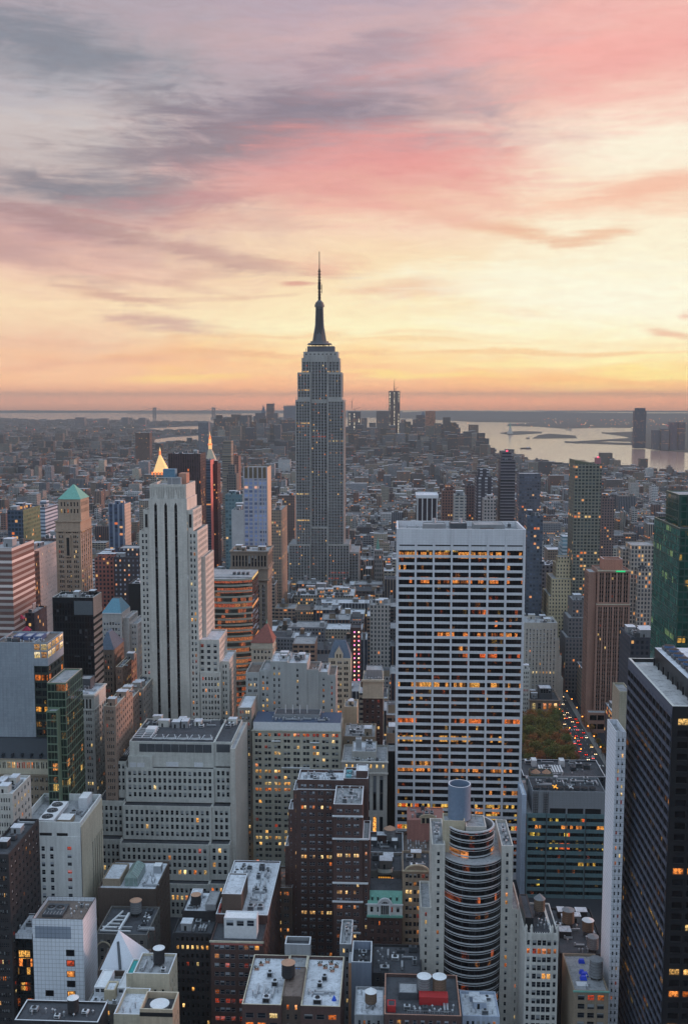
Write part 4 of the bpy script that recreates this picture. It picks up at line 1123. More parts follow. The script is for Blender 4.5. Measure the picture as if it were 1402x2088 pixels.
# ---- block with roof terrace and parasols
Y = 448
B2 = Bld('terrace_building', "narrow brown building with a railed roof terrace and round terracotta parasols", BRICKB, panes=PANES_PALE, lit=.14, rowlit=.1)
x0, x1, z1 = fx(556, 596, 1810, Y)
B2.tier(x0, x1, Y, Y + 22, 0, z1, f=dict(fl=3.5, hf=.5, g=2, n=2, wf=.6, gap=.3, mt=2, rec=.3), r=dict(fl=3.5, hf=.5, n=7, wf=.45, mt=2), par=1.0, roof=ROOFB, cap=METAL)
mb = MB()
for q in range(9):
    xx = x0 + (x1 - x0) * q / 8; mb.bar((xx, Y + .3, z1), (xx, Y + .3, z1 + 1.1), .07, METAL)
mb.bar((x0, Y + .3, z1 + 1.1), (x1, Y + .3, z1 + 1.1), .09, METAL)
B2.part('railing', mb)
TP = plain('terracotta_cloth', (176, 120, 100), .8)
for (u, v) in ((2.5, 7), (4.8, 9.5), (2.6, 12.5), (5.2, 13.5)):
    mb = MB(); mb.cyl(x0 + u, Y + v, .07, .07, z1 - 1, z1 + 1.0, METAL, 6); mb.cyl(x0 + u, Y + v, 1.25, .08, z1 + 1.002, z1 + 1.6, TP, 12)
    B2.part('parasol', mb)
B2.build()

# ---- dark building with tank
Y = 395
B3 = tower('dark_loft', "almost black brick loft with a dark water tank, left of the red-brown loft", DARKB, 352, 432, 1903, Y, 12, dict(fl=3.6, hf=.5, n=7, wf=.5, mt=1.6, rec=.3), dict(fl=3.6, hf=.5, n=4, wf=.5), roof=ROOFD, panes=PANES_DARK, lit=.07, rowlit=.12, n=4, build=False)
a, c, z = B3.X
B3.tier(a + 1.5, c - .5, Y + 12.01, Y + 30, 0, z + 3.2, f=None, par=.7, roof=ROOFW)
B3.tier(a + 3, a + 7.5, Y + 22, Y + 28, z + 2.5, z + 5.2, par=.3, roof=ROOFW, wall=TRIMW)
B3.tier(c - 5, c - .5, Y + 13, Y + 25, z + 3.2, z + 5.8, par=.3, roof=ROOF, wall=GREYP)
B3.tank(a + 6.6, Y + 12 + 4.5, z + 2.5, 2.1, TANKB, h=4, leg=1.8, cone=.9)
B3.clutter(a + 2, c - 6, Y + 13, Y + 29, z + 2.5, 4, kinds='uvd', big=.7)
B3.build()

# ---- terrace roof at the bottom centre
Y = 342
B4 = Bld('terrace_roof_building', 'flat stained white roof with a ribbed round water tank and roof gardens, bottom centre', BRICKR, panes=PANES, lit=.2, rowlit=.1)
x0, x1, z1 = fx(493, 693, 2050, Y)
w3 = (x1 - x0)
gg = dict(fl=3.6, hf=.55, wf=.72, mt=3.2, ms=.6, rec=.3)
DEP = 33
B4.tier(x0, x0 + w3 * .40, Y, Y + DEP, 0, z1, f=dict(gg, n=3), l=dict(gg, n=8, wf=.4), par=1.3, roof=ROOFW, cap=CREAM)
B4.tier(x0 + w3 * .40 + .01, x0 + w3 * .60, Y + 3.5, Y + DEP - 10, 0, z1 + 1.2, f=dict(gg, n=2, wf=.3, force={0: 'O', 1: 'D'}), par=.2, roof=ROOFB, wall=BRICKB)
B4.tier(x0 + w3 * .60 + .01, x1, Y, Y + DEP, 0, z1, f=dict(gg, n=3), r=dict(gg, n=8, wf=.4), par=1.3, roof=ROOFW, cap=CREAM)
B4.tier(x0 + w3 * .40 + .01, x0 + w3 * .60, Y + DEP - 9.9, Y + DEP, 0, z1 + .2, par=.9, roof=ROOF, cap=CREAM)
B4.tier(x0 + w3 * .34, x0 + w3 * .62, Y + DEP + .01, Y + DEP + 6, 0, z1 + 4.5, par=1.6, roof=ROOFD, cap=TRIMW, wall=GREYP)
B4.tank(x0 + w3 * .43, Y + 15.5, z1 + 1.0, 2.5, TANKB, h=5.2, leg=.9, cone=.8)
GREENP = plain('planting', (60, 66, 50), .9, amt=1.0)
for (u, v) in ((.1, 27), (.16, 29), (.06, 24), (.74, 28), (.8, 26), (.86, 29), (.92, 27), (.88, 24)):
    mb = MB(); X_ = x0 + w3 * u
    mb.box(X_ - .8, X_ + .8, Y + v, Y + v + .9, z1 - 1.3, z1 - .7, BRICKP)
    rg = random.Random(u * 99)
    for _ in range(26):
        p = Vector((X_ + rg.uniform(-.9, .9), Y + v + .4 + rg.uniform(-.5, .5), z1 - .4 + rg.uniform(-.3, .9))); s_ = .25
        a_ = rg.uniform(0, 6.3); mb.face([p + Vector((math.cos(a_) * s_, math.sin(a_) * s_, 0)), p + Vector((0, 0, s_)), p - Vector((math.cos(a_) * s_, math.sin(a_) * s_, 0)), p - Vector((0, 0, s_))], GREENP)
    B4.part('planter', mb)
for (u, v, w_, d) in ((.2, 2.5, 2.6, 2.6), (.26, 13, 2.2, 2.2), (.72, 2.5, 3, 2.6), (.74, 13, 1.8, 1.8), (.78, 17.5, 2, 1.6), (.19, 19, 2, 2)):
    mb = MB(); X_ = x0 + w3 * u; mb.box(X_, X_ + w_, Y + v, Y + v + d, z1 - 1.28, z1 + .9, METAL, ROOFW); mb.box(X_ + .2, X_ + w_ - .2, Y + v - .04, Y + v - .002, z1 - .8, z1 + .6, DARKM)
    mb.cyl(X_ + w_ / 2, Y + v + d / 2, w_ * .32, w_ * .3, z1 + .902, z1 + 1.15, METALD, 12, DARKM); B4.part('air_unit', mb)
for u, c_ in ((.5, (60, 120, 190)), (.93, (50, 90, 200)), (.53, (60, 110, 170))):
    mb = MB(); X_ = x0 + w3 * u; v = 22 if u < .8 else 6; mb.cyl(X_, Y + v, .9, .2, z1 + (.25 if u < .8 else -1.25), z1 + (1.2 if u < .8 else .4), plain('blue_sheet_%d' % int(u * 100), c_), 9); B4.part('blue_tarpaulin', mb)
B4.clutter(x0 + 1, x0 + w3 * .38, Y + 5, Y + 12, z1 - 1.3, 4, kinds='vd', big=.6); B4.clutter(x0 + w3 * .62, x1 - 1, Y + 6, Y + 12, z1 - 1.3, 3, kinds='vd', big=.6)
B4.build()

# ---- long building with glasshouse behind the panel tower
Y = 432
B5 = Bld('brown_block', "brown brick block with a small glasshouse on its white roof", BRICKB, panes=PANES, lit=.2, rowlit=.1)
x0, x1, z1 = fx(200, 318, 1812, Y)
B5.tier(x0, x1, Y, Y + 28, 0, z1, f=None, r=dict(fl=3.5, hf=.4, n=9, wf=.3, mt=2), par=.9, roof=ROOFW)
B5.tier(x0 + 1, x0 + 9, Y + 4, Y + 20, z1 - .9, z1 + 2.4, par=.5, roof=ROOFW, wall=BRICKT)
GLS = plain('greenhouse_glass', (130, 150, 146), .2, 0, .5, .7)
mb = MB(); gx = x0 + 11
mb.box(gx, gx + 6, Y + 4, Y + 18, z1 - .85, z1 + 3, GLS); mb.frustum(gx, gx + 6, Y + 4, Y + 18, z1 + 3.002, gx + 2.6, gx + 3.4, Y + 5, Y + 17, z1 + 5.2, GLS)
for q in range(8): mb.bar((gx - .05, Y + 4 + q * 2, z1 - .8), (gx - .05, Y + 4 + q * 2, z1 + 3), .15, METAL); mb.bar((gx + 6.05, Y + 4 + q * 2, z1 - .8), (gx + 6.05, Y + 4 + q * 2, z1 + 3), .15, METAL); mb.bar((gx + 6.05, Y + 4 + q * 2, z1 + 3), (gx + 3.4, Y + 4.5 + q * 1.8, z1 + 5.25), .15, METAL)
for q in range(4): mb.bar((gx + q * 2, Y + 3.95, z1 - .8), (gx + q * 2, Y + 3.95, z1 + 3), .15, METAL)
B5.part('glasshouse', mb)
mb = MB(); mb.box(x1 - 5, x1 - 1.6, Y + 17, Y + 21, z1 - .88, z1 + 2.6, METAL, ROOFP); B5.part('air_unit', mb)
B5.clutter(gx + 7, x1 - 1, Y + 3, Y + 16, z1 - .9, 5, kinds='vd', big=.9)
B5.build()
Y = 405
B6 = tower('low_loft', "dark loft roof crowded with white pipes and a grey water tank", BRICKG, 196, 300, 1905, Y, 24, dict(fl=3.6, hf=.5, n=7, wf=.5, mt=2.6, rec=.3), dict(fl=3.6, hf=.45, n=6, wf=.4), roof=ROOFD, lit=.2, n=0, build=False)
a, c, z = B6.X
B6.tank(a + 12.5, Y + 18, z - 1, 2.5, TANKG, h=5.4, leg=1.5, cone=1.2)
mb = MB()
for q in range(4): mb.bar((a + 1.5 + q * 1.2, Y + 5 + q * 3.2, z + .2), (a + 7.5 + q * .6, Y + 5 + q * 3.2, z + .2), .55, ROOFP)
mb.bar((a + 2, Y + 3, z + .2), (a + 6.5, Y + 19, z + .2), .6, ROOFP); mb.bar((a + 9, Y + 3, z + .2), (a + 10, Y + 16, z + .9), .9, ROOFP); mb.bar((a + 1, Y + 2.5, z + .1), (a + 14, Y + 2.5, z + .1), .5, ROOFP); mb.bar((a + 1, Y + 5.5, z + .1), (a + 14, Y + 5.5, z + .1), .7, METAL)
B6.part('white_ductwork', mb)
B6.clutter(c - 6, c - 1, Y + 3, Y + 22, z - 1, 8, kinds='uvd', big=.8)
# arched front window
mb = MB(); ac = (a + 3.2, z - 6.5)
pts = [(ac[0] + 3 * math.cos(math.pi * k / 10), Y - .1, ac[1] + 3 * math.sin(math.pi * k / 10)) for k in range(10, -1, -1)]
for k in range(10): mb.bar(pts[k], pts[k + 1], .5, LIMEB)
B6.part('arched_cornice', mb)
B6.build()

# ---- white pyramid
Y = 365
B7 = Bld('pyramid_roof_building', "building with a smooth white pyramid roof with a dark slot, lower left", BRICKB, panes=PANES_PALE, lit=.1)
x0, x1, z1 = fx(199, 289, 1980, Y)
B7.tier(x0, x1, Y, Y + 16, 0, z1, f=dict(n=5, wf=.5, fl=3.6, hf=.5, mt=2), r=dict(n=5, wf=.5, fl=3.6, hf=.5, mt=2), par=.7, roof=ROOFD)
ap = at(243, 1899, Y + 8)
mb = MB(); W_ = plain('pyramid_white', (206, 210, 220), .5, amt=.15)
mb.frustum(x0 + .6, x1 - .6, Y + .5, Y + 15.5, z1 - .69, ap.x - .3, ap.x + .3, Y + 7.7, Y + 8.3, ap.z, W_)
B7.part('pyramid', mb)
mb = MB(); p0 = Vector(((x0 + x1) / 2, Y + .9, z1 + .1)); p1 = Vector((ap.x, Y + 6.2, z1 + (ap.z - z1) * .72)); mb.bar(p0, p1, 1.0, METALD); B7.part('slot', mb)
B7.build()
Y = 345
B8 = Bld('stepped_low_building', "low building with two pale roof wings, in front of the white pyramid", BRICKG, panes=PANES_PALE, lit=.1)
x0, x1, z1 = fx(177, 262, 2048, Y)
B8.tier(x0, x1, Y, Y + 18, 0, z1, f=dict(n=5, wf=.5, fl=3.6, hf=.5, mt=2.5), par=.6, roof=ROOFW)
B8.tier(x0 + 1, x0 + 5.4, Y + 6, Y + 17.8, z1 - .6, z1 + 2.8, f=dict(n=2, wf=.8, fl=3, hf=.5, mt=.6, ms=.2), par=.3, roof=ROOFP, wall=TRIMW)
B8.tier(x1 - 5.6, x1 - 1, Y + 6, Y + 17.8, z1 - .6, z1 + 2.8, f=dict(n=2, wf=.8, fl=3, hf=.5, mt=.6, ms=.2), par=.3, roof=ROOFP, wall=TRIMW)
B8.tier(x0 + 5.6, x1 - 5.8, Y + 3, Y + 9, z1 - .6, z1 + 3.6, par=.5, roof=ROOFW, wall=LIMEB)
B8.clutter(x0 + .5, x1 - .5, Y + .5, Y + 2.9, z1 - .6, 6, kinds='uv', big=.5)
B8.build()
b = _tb = tower('rooftop_block', "small cream white-edged rooftop block carrying a dark round water tank, lower left", CREAM, 271, 345, 1985, 350, 14, dict(n=4, wf=.3, fl=3.5, hf=.5, mt=6), dict(n=4, wf=.4, fl=3.5, hf=.5, mt=5), cap=TRIMW, n=3, kinds='uvd', big=.7, build=False)
a, c, z = b.X
b.tank((a + c) / 2 + 1.2, 350 + 8, z - 1, 2.1, TANKB, h=5.5, leg=.9, cone=.9); 
b.tier(a - 3, a - .01, 352, 362, 0, z - 1.4, par=.5, cap=TRIMW, roof=plain('teal_roof', (60, 150, 150)))
b.build()
Y = 322
b = Bld('tank_house_tower', 'beige tower top with a white round tank lid inside a square parapet well, bottom left', wall_mat('beige_render', (176, 160, 140), 'plain'), 'tower', panes=PANES, lit=.1)
a, c, z = fx(285, 352, 2058, Y)
b.tier(a, c, Y, Y + 10.5, 0, z, f=dict(n=3, wf=.3, fl=3.4, hf=.5, mt=6), r=dict(n=3, wf=.3, fl=3.4, hf=.5, mt=5), par=2.4, roof=ROOFD, cap=CREAM)
b.trim.box(a - .05, c + .05, Y - .06, Y - .003, z - 2.6, z - 1.2, DARKM)
mb = MB(); mb.cyl((a + c) / 2, Y + 5.3, 3.2, 3.2, z - 2.4, z - 1.2, METAL, 24); mb.cyl((a + c) / 2, Y + 5.3, 3.3, .2, z - 1.198, z - .8, ROOFP, 24); b.part('water_tank', mb)
b.build()
b = tower('low_parapet_roof', "pale empty roof inside a white parapet, left of the beige tank tower", CREAM, 232, 286, 2068, 330, 16, dict(n=4, wf=.3, fl=3.5, hf=.5, mt=5), None, cap=TRIMW, par=2, roof=ROOFW, n=2, kinds='v')
b = tower('bottom_edge_roof', "dark roof with a long white coping and dark tank, bottom left edge", DARKB, 30, 200, 2082, 322, 12, None, None, cap=TRIMW, par=.8, roof=ROOFD, n=5, kinds='uv', big=.7, build=False)
a, c, z = b.X; b.tank(a + 18.3, 322 + 6, z - .8, 1.9, TANKB, h=4.8, leg=.8, cone=.8); b.build()

# ---- green mansard club house
Y = 428
b = Bld('mansard_house', 'ornate white-arched facade with a green copper mansard roof above dark red brick', wall_mat('white_stone', (196, 200, 200), 'stone'), panes=PANES, lit=.05)
x0, x1, z1 = fx(748.5, 820, 1844, Y)
zs1 = Zp(780, 1868, Y)
b.tier(x0, x1, Y, Y + 18, zs1, z1, f=dict(n=5, wf=.42, fl=4.2, hf=.6, mt=1.2, ms=.5, rec=.4), par=0, roof=ROOFD)
b.tier(x0 + .2, x1 - .2, Y + .6, Y + 18, 0, zs1 - .01, f=dict(n=5, wf=.42, fl=3.7, hf=.55, mt=2.6, ms=.6, g=2), par=0, wall=BRICKR)
ztop = Zp(780, 1812, Y + 5)
b.trim.frustum(x0 + .1, x1 - .1, Y + .15, Y + 17.9, z1 + .01, x0 + .1, x1 - .1, Y + 3.4, Y + 15, ztop, COPPER, ROOFD)
for q in (.14, .3, .66, .84):
    xx = x0 + (x1 - x0) * q; b.trim.box(xx - .5, xx + .5, Y + .9, Y + 2.5, z1 + 1.2, z1 + 2.9, COPPER); b.trim.box(xx - .32, xx + .32, Y + .85, Y + .898, z1 + 1.4, z1 + 2.7, DARKM)
b.trim.box(x0 - .3, x1 + .3, Y - .5, Y - .004, z1 - .3, z1 + .3, TRIMW, bottom=True)
b.trim.box(x0 - .3, x1 + .3, Y - .7, Y - .004, zs1 - .4, zs1 + .5, COPPER, bottom=True)
mb = MB(); cx = (x0 + x1) / 2
for k in range(12):
    a_, b_ = math.pi * k / 12, math.pi * (k + 1) / 12
    for rr, ww in ((2.9, .7), (2.0, .35)):
        mb.bar((cx + rr * math.cos(a_), Y - .3, z1 - .2 + rr * math.sin(a_)), (cx + rr * math.cos(b_), Y - .3, z1 - .2 + rr * math.sin(b_)), ww, TRIMW)
mb.face([(cx + 2.6 * math.cos(math.pi * k / 12), Y - .12, z1 - .2 + 2.6 * math.sin(math.pi * k / 12)) for k in range(13)], TRIMW)
for q in (-2.4, 2.4): mb.bar((cx + q, Y - .3, zs1 + .5), (cx + q, Y - .3, z1 - .1), .6, TRIMW)
b.part('arch', mb)
mb = MB(); mb.face([(cx + 1.6 * math.cos(math.pi * k / 12), Y - .2, z1 - .3 + 1.6 * math.sin(math.pi * k / 12)) for k in range(13)], DARKM)
mb.box(cx - 1.6, cx + 1.6, Y - .2, Y - .13, zs1 + .9, z1 - .3, DARKM)
for q in (-.8, 0, .8): mb.bar((cx + q, Y - .26, zs1 + .9), (cx + q, Y - .26, z1 + 1.2), .14, TRIMW)
b.part('arched_window', mb)
b.build()
def low(name, label, wall, x0, x1, yt, Y, dep, **k):
    nf = k.pop('nf', 6); fl = k.pop('fl', 3.6); wf = k.pop('wf', .5); g = k.pop('g', 1); mt = k.pop('mt', 2.0)
    return tower(name, label, wall, x0, x1, yt, Y, dep, dict(n=nf, wf=wf, fl=fl, hf=.52, mt=mt, g=g, rec=.3), dict(n=max(2, int(dep / 4)), wf=.45, fl=fl, hf=.5, mt=mt, rec=.3), **k)
b = low('balustrade_building', 'dark stone building with a curved balcony and golden lattice window, above the green mansard roof', BRICKG, 749, 820, 1775, 452, 18, roof=ROOFD, n=3, mt=3.4, lit=.1, build=False)
a, c, z = b.X
mb = MB(); mb.box((a + c) / 2 - 3.2, (a + c) / 2 + 3, 451.6, 451.997, z - 6.2, z - 2.2, DARKM)
LG = lamp_mat('amber_glow', (255, 176, 60), .8)
for i in range(7):
    for j in range(3): mb.box((a + c) / 2 - 2.9 + i * .82, (a + c) / 2 - 2.5 + i * .82, 451.5, 451.597, z - 5.8 + j * 1.15, z - 5.1 + j * 1.15, LG)
b.part('lattice_window', mb)
mb = MB()
for k in range(12):
    q = math.pi * k / 12; q2 = math.pi * (k + 1) / 12
    mb.quad_wall((a + c) / 2 - 3.4 * math.cos(q), 452 - 1.6 * math.sin(q), (a + c) / 2 - 3.4 * math.cos(q2), 452 - 1.6 * math.sin(q2), z - .6, z + 1.2, GREYS)
b.part('balcony', mb); b.build()
b = low('tank_roof_block', 'brown brick block with a squat cone-roofed tank and white roof sheds, above the curved balcony', BRICKR, 750, 822, 1738, 478, 24, roof=ROOFD, n=5, nf=3, wf=.3, mt=5, lit=0, rowlit=0, cap=TRIMW, build=False)
a, c, z = b.X; b.tank(a + 10.5, 478 + 15, z - 1, 2.9, TANKG, h=5.6, leg=1.0, cone=1.6)
for u in (.02, .62): b.tier(a + (c - a) * u + .4, a + (c - a) * (u + .24), 478 + 8, 478 + 13, z - 1, z + 2.2, par=.2, roof=ROOFP, wall=METALD)
b.build()
b = Bld('arched_brick_building', "brick building with a curved stone gable, directly before the white grid slab", BRICKT, panes=PANES, lit=.1)
Y = 492
a, c, z = fx(830, 905, 1672, Y); b.tier(a, c, Y, Y + 16, 0, z, f=None, par=.5, wall=wall_mat('brick_rosy', (166, 120, 112), 'brick'), roof=plain('rosy_roof', (160, 112, 104)))
mb = MB(); cx = (a + c) / 2 + 1; n = 12
for k in range(n):
    q, q2 = math.pi * k / n, math.pi * (k + 1) / n
    mb.bar((cx - 4.2 * math.cos(q), Y - .3, z + 1.0 + 1.8 * math.sin(q)), (cx - 4.2 * math.cos(q2), Y - .3, z + 1.0 + 1.8 * math.sin(q2)), .5, LIMEB)
mb.face([(cx - 4.0 * math.cos(math.pi * k / n), Y - .1, z + 1.0 + 1.7 * math.sin(math.pi * k / n)) for k in range(n + 1)][::-1], LIMEB)
mb.box(cx - 3.2, cx + 3.2, Y - .15, Y - .103, z - 1.6, z + 1.0, DARKM)
for q in (-3.2, -1.1, 1.1, 3.2): mb.bar((cx + q, Y - .3, z - 1.8), (cx + q, Y - .3, z + 1.3), .5, LIMEB)
b.part('gable', mb); b.clutter(a + .5, c - .5, Y + 2, Y + 15, z - .5, 5, kinds='uvd'); b.build()
low('red_roof_annex', "low brown roof strewn with pipes, between the cone-tank roof and the hotel tower", BRICKB, 823, 878, 1752, 470, 30, roof=ROOFB, n=14, nf=4, kinds='uvdd', big=.8, lit=.1)
b = low('gabled_loft', "brown stone loft with a carved curved gable, touching the hotel tower", BRICKT, 820, 879, 1775, 432, 20, roof=ROOFD, n=4, nf=3, g=2, wf=.8, mt=1.6, fl=3.7, lit=.12, build=False)
a, c, z = b.X
mb = MB(); cx = (a + c) / 2; pts = [(cx - 5 * math.cos(math.pi * k / 12), z + 2.6 * math.sin(math.pi * k / 12)) for k in range(13)]
mb.face([(p[0], 431.8, p[1]) for p in pts][::-1], BRICKT)
for k in range(12): mb.bar((pts[k][0], 431.7, pts[k][1]), (pts[k + 1][0], 431.7, pts[k + 1][1]), .6, LIMEB)
b.part('gable', mb); b.trim.box(a - .2, c + .2, 431.4, 431.79, z - .4, z + .2, LIMEB, bottom=True); b.build()
# arched red windows building
Y = 452
b = Bld('arched_window_building', 'dark building with glowing red and amber arched windows, below the dark brick block', BRICKG, panes=PANES, lit=.1, rowlit=0)
a, c, z = fx(599, 678, 1872, Y)
b.tier(a, c, Y, Y + 20, 0, z, f=dict(n=5, wf=.62, fl=4.3, hf=.52, mt=1.6, ms=.5, force={0: 'LDDDDD', 1: 'LDDDD'}), par=.9, roof=ROOFD)
RG = lamp_mat('red_glow', (255, 70, 26), .9); AG = lamp_mat('gold_glow', (255, 170, 50), .9)
bay = (c - a - 1) / 5
for i in range(5):
    cx = a + .5 + bay * (i + .5)
    for row, zz_ in enumerate((z - 6.6, z - 12.2)):
        m_ = DARKM if i < 3 else (RG if row == 0 else AG)
        if row == 0 and i in (0, 1, 2): continue
        mb = MB(); mb.face([(cx - 1.25 * math.cos(math.pi * k / 10), Y - .08, zz_ + 1.25 * math.sin(math.pi * k / 10)) for k in range(11)][::-1], m_)
        mb.face([(cx - 1.25, Y - .08, zz_ - 1.1), (cx + 1.25, Y - .08, zz_ - 1.1), (cx + 1.25, Y - .08, zz_), (cx - 1.25, Y - .08, zz_)], m_)
        for k in range(1, 5): mb.bar((cx, Y - .14, zz_), (cx - 1.25 * math.cos(math.pi * k / 5), Y - .14, zz_ + 1.25 * math.sin(math.pi * k / 5)), .12, DARKM)
        for k in range(10): mb.bar((cx - 1.4 * math.cos(math.pi * k / 10), Y - .12, zz_ + 1.4 * math.sin(math.pi * k / 10)), (cx - 1.4 * math.cos(math.pi * (k + 1) / 10), Y - .12, zz_ + 1.4 * math.sin(math.pi * (k + 1) / 10)), .3, LIMEB)
        b.part('arched_window', mb)
b.trim.box(a - .2, c + .2, Y - .5, Y - .003, z - .5, z, LIMEB, bottom=True)
b.tier(a + 6, a + 10.5, Y + 3, Y + 9, z - .9, z + 5, par=.3, wall=plain('blue_tarp_shed', (52, 84, 140)), roof=ROOFD)
b.clutter(a + .5, c - .5, Y + 1, Y + 18, z - .9, 9, kinds='uvd'); b.build()
# right of the terrace roof
low('grey_roof_jumble', "small grey roof with white parapet edges, right of the stained terrace roof", GREYP, 692, 716, 1925, 398, 20, cap=TRIMW, roof=ROOF, n=5, nf=2, kinds='uvd', big=.8)
b = low('lift_tower_building', "blue-grey windowless lift tower with a warm orange strip on its left", wall_mat('bluegrey_render', (130, 140, 158), 'plain'), 716, 757, 1962, 380, 16, cap=TRIMW, par=3.6, roof=ROOFD, n=3, nf=1, mt=80, kinds='u', big=.8, build=False)
a, c, z = b.X
mb = MB(); mb.box(a - 1.1, a - .02, 380, 388, 0, z - .4, wall_mat('warm_return', (196, 150, 120), 'plain'), ROOF); b.part('return_wall', mb); b.build()
low('dark_slope_roof', 'dark slate-coloured sloping roofs below the green mansard house', DARKB, 758, 860, 1985, 384, 22, roof=ROOFD, n=7, nf=7, lit=.04, kinds='uvd')
b = Bld('red_roof_building', 'dark roof with a bright red shed and two round tanks, one white-topped and one tan', BRICKR, panes=PANES_PALE, lit=.15)
Y = 340
a, c, z = fx(783, 940, 2070, Y)
b.tier(a, c, Y, Y + 26, 0, z, f=dict(n=9, wf=.5, fl=3.5, hf=.5, mt=2), l=dict(n=6, wf=.5, fl=3.5, hf=.5, mt=2), par=1.2, roof=ROOFD, cap=BRICKP)
REDP = plain('red_paint', (168, 50, 52), .6)
b.tier(a + 12.4, c - 4.2, Y + 8, Y + 12, z - 1.2, z + 1.8, f=dict(n=3, wf=.14, fl=3, hf=.6, mt=.5), par=.2, wall=REDP, roof=REDP)
b.tier(a + 1, a + 4, Y + 3, Y + 7, z - 1.2, z + 1.2, par=.2, wall=REDP, roof=ROOFD)
b.tank(a + 14.3, Y + 14.5, z - 1.2, 2.5, TANKG, h=5.8, leg=1.4, cone=.5); b.tank(a + 19.8, Y + 14.5, z - 1.2, 2.5, TANKW, h=5.8, leg=1.4, cone=.5)
b.tier(a + 5, a + 12, Y + 11, Y + 18, z - 1.2, z + 1.4, par=.3, wall=METALD, roof=ROOF)
b.clutter(a + 5, c - 1, Y + 2, Y + 7, z - 1.2, 8, kinds='uvd', big=.8)
mb = MB()
for q in range(20): mb.bar((a + 8 + q * .8, Y + .8, z), (a + 8 + q * .8, Y + .8, z + 1.1), .08, METAL)
mb.bar((a + 8, Y + .8, z + 1.1), (a + 23.2, Y + .8, z + 1.1), .1, METAL); b.part('railing', mb)
b.build()
low('pale_lot_building', 'low pale gravelly roof with a small tan tank, just left of the red-shed roof', GREYP, 722, 782, 2070, 345, 18, roof=ROOFW, n=4, tank=1, nf=5, kinds='uv', big=.8)
low('grey_box_building', 'small pale blue-grey roof box at the foot of the hotel tower', wall_mat('bluegrey_render2', (160, 170, 188), 'plain'), 942, 1018, 2072, 352, 16, roof=ROOFW, n=6, nf=6, kinds='uvb', big=.8)

# ---- gothic white building and neighbours at lower right
Y = 375
b = Bld('gothic_building', 'narrow white terracotta building with corner turrets and a row of red-lit windows near its top', TERRA, panes=PANES, lit=.04, rowlit=0)
a, c, z = fx(1070, 1138, 1903, Y)
w_ = c - a
b.tier(a, a + w_ * .2, Y, Y + 24, 0, z, f=dict(n=1, wf=.5, fl=3.35, hf=.62, mt=2.8, ms=.2, force={1: 'O'}), l=None, par=.6, roof=ROOFD)
b.tier(a + w_ * .2 + .003, a + w_ * .8, Y - .4, Y + 24, 0, z, f=dict(n=4, wf=.82, fl=3.35, hf=.68, mt=2.6, ms=.1, force={1: 'ROOO', 4: 'DDLL'}), par=.6, roof=ROOFD)
b.tier(a + w_ * .8 + .003, c, Y, Y + 24, 0, z, f=dict(n=1, wf=.5, fl=3.35, hf=.62, mt=2.8, ms=.2, force={1: 'O'}), r=None, par=.6, roof=ROOFD)
for q in range(9): xx = a + w_ * .22 + q * w_ * .56 / 8; b.trim.box(xx - .16, xx + .16, Y - .75, Y - .404, z - 2.4, z + .7, TERRA)
for q in (0, .19, .81, 1):
    xx = a + w_ * q; b.trim.cyl(xx + (.35 if q == 0 else -.35 if q == 1 else 0), Y + .1, .55, .5, z - 3, z + 2.6, TERRA, 8); b.trim.cyl(xx + (.35 if q == 0 else -.35 if q == 1 else 0), Y + .1, .5, .05, z + 2.6, z + 3.6, TERRA, 8)
b.tier(a + .3, a + 3.4, Y + 3, Y + 22, z - .6, z + 4.5, par=.3, wall=BLACKG, roof=ROOFD)
b.tank(c - 5.2, Y + 15, z - .6, 2.2, TANKW, h=4.8, leg=2.2, cone=2.0)
b.clutter(a + 4, c - 1, Y + 3, Y + 12, z - .6, 5, kinds='uvd', big=.7)
b.build()
b = low('blue_tarp_building', 'low building with blue tarpaulins on its grey roof and red-lit top windows, bottom right', BRICKT, 1169, 1240, 2020, 366, 26, roof=ROOF, n=2, kinds='v', nf=3, g=1, wf=.72, mt=1.8, lit=0, rowlit=0, cap=COPPER, build=False)
a, c, z = b.X
b.wins = []
b.b = MB(); b.roofs = []; b.tier(a, c, 366, 392, 0, z, f=dict(n=3, wf=.72, fl=3.5, hf=.62, mt=1.8, force={0: 'DRO'}), l=None, r=None, par=.9, roof=ROOF, wall=BRICKT)
for (u, v, s_) in ((.42, 20, 1.2), (.3, 8, 1.3), (.36, 10.5, 1.4), (.33, 12.5, 1.0)):
    mb = MB(); xx = a + (c - a) * u; mb.frustum(xx, xx + 2 * s_, 366 + v, 366 + v + 1.6 * s_, z - .85, xx + .4, xx + 1.7 * s_, 366 + v + .3, 366 + v + 1.2 * s_, z + .5, plain('blue_tarp', (40, 70, 200), .4)); b.part('blue_tarpaulin', mb)
b.tank(c - 2.8, 366 + 10, z - .9, 2.5, TANKG, h=7, leg=.8, cone=.6)
mb = MB(); mb.box(a + 2, a + 6, 366 + 4, 366 + 7, z - .86, z - .6, TRIMW); b.part('skylight', mb)
b.trim.box(a - .3, c + .3, 365.4, 365.997, z - .5, z, COPPER, bottom=True); b.build()
b = low('tank_cluster_roof', "dark roof crowded with three round wooden tanks, left of the thin white tower", DARKB, 1140, 1238, 1945, 400, 38, roof=ROOFD, n=10, nf=8, lit=.03, kinds='uvdb', big=.8, build=False)
a, c, z = b.X
b.tank(a + 7, 400 + 22, z - 1, 2.6, TANKW, h=5.6, leg=2.8, cone=.7); b.tank(a + 14.4, 400 + 17, z - 1, 2.4, TANKW, h=4.6, leg=2, cone=1.2); b.tank(a + 14, 400 + 4, z - 1, 2.3, TANKG, h=5, leg=1.4, cone=.7); b.build()

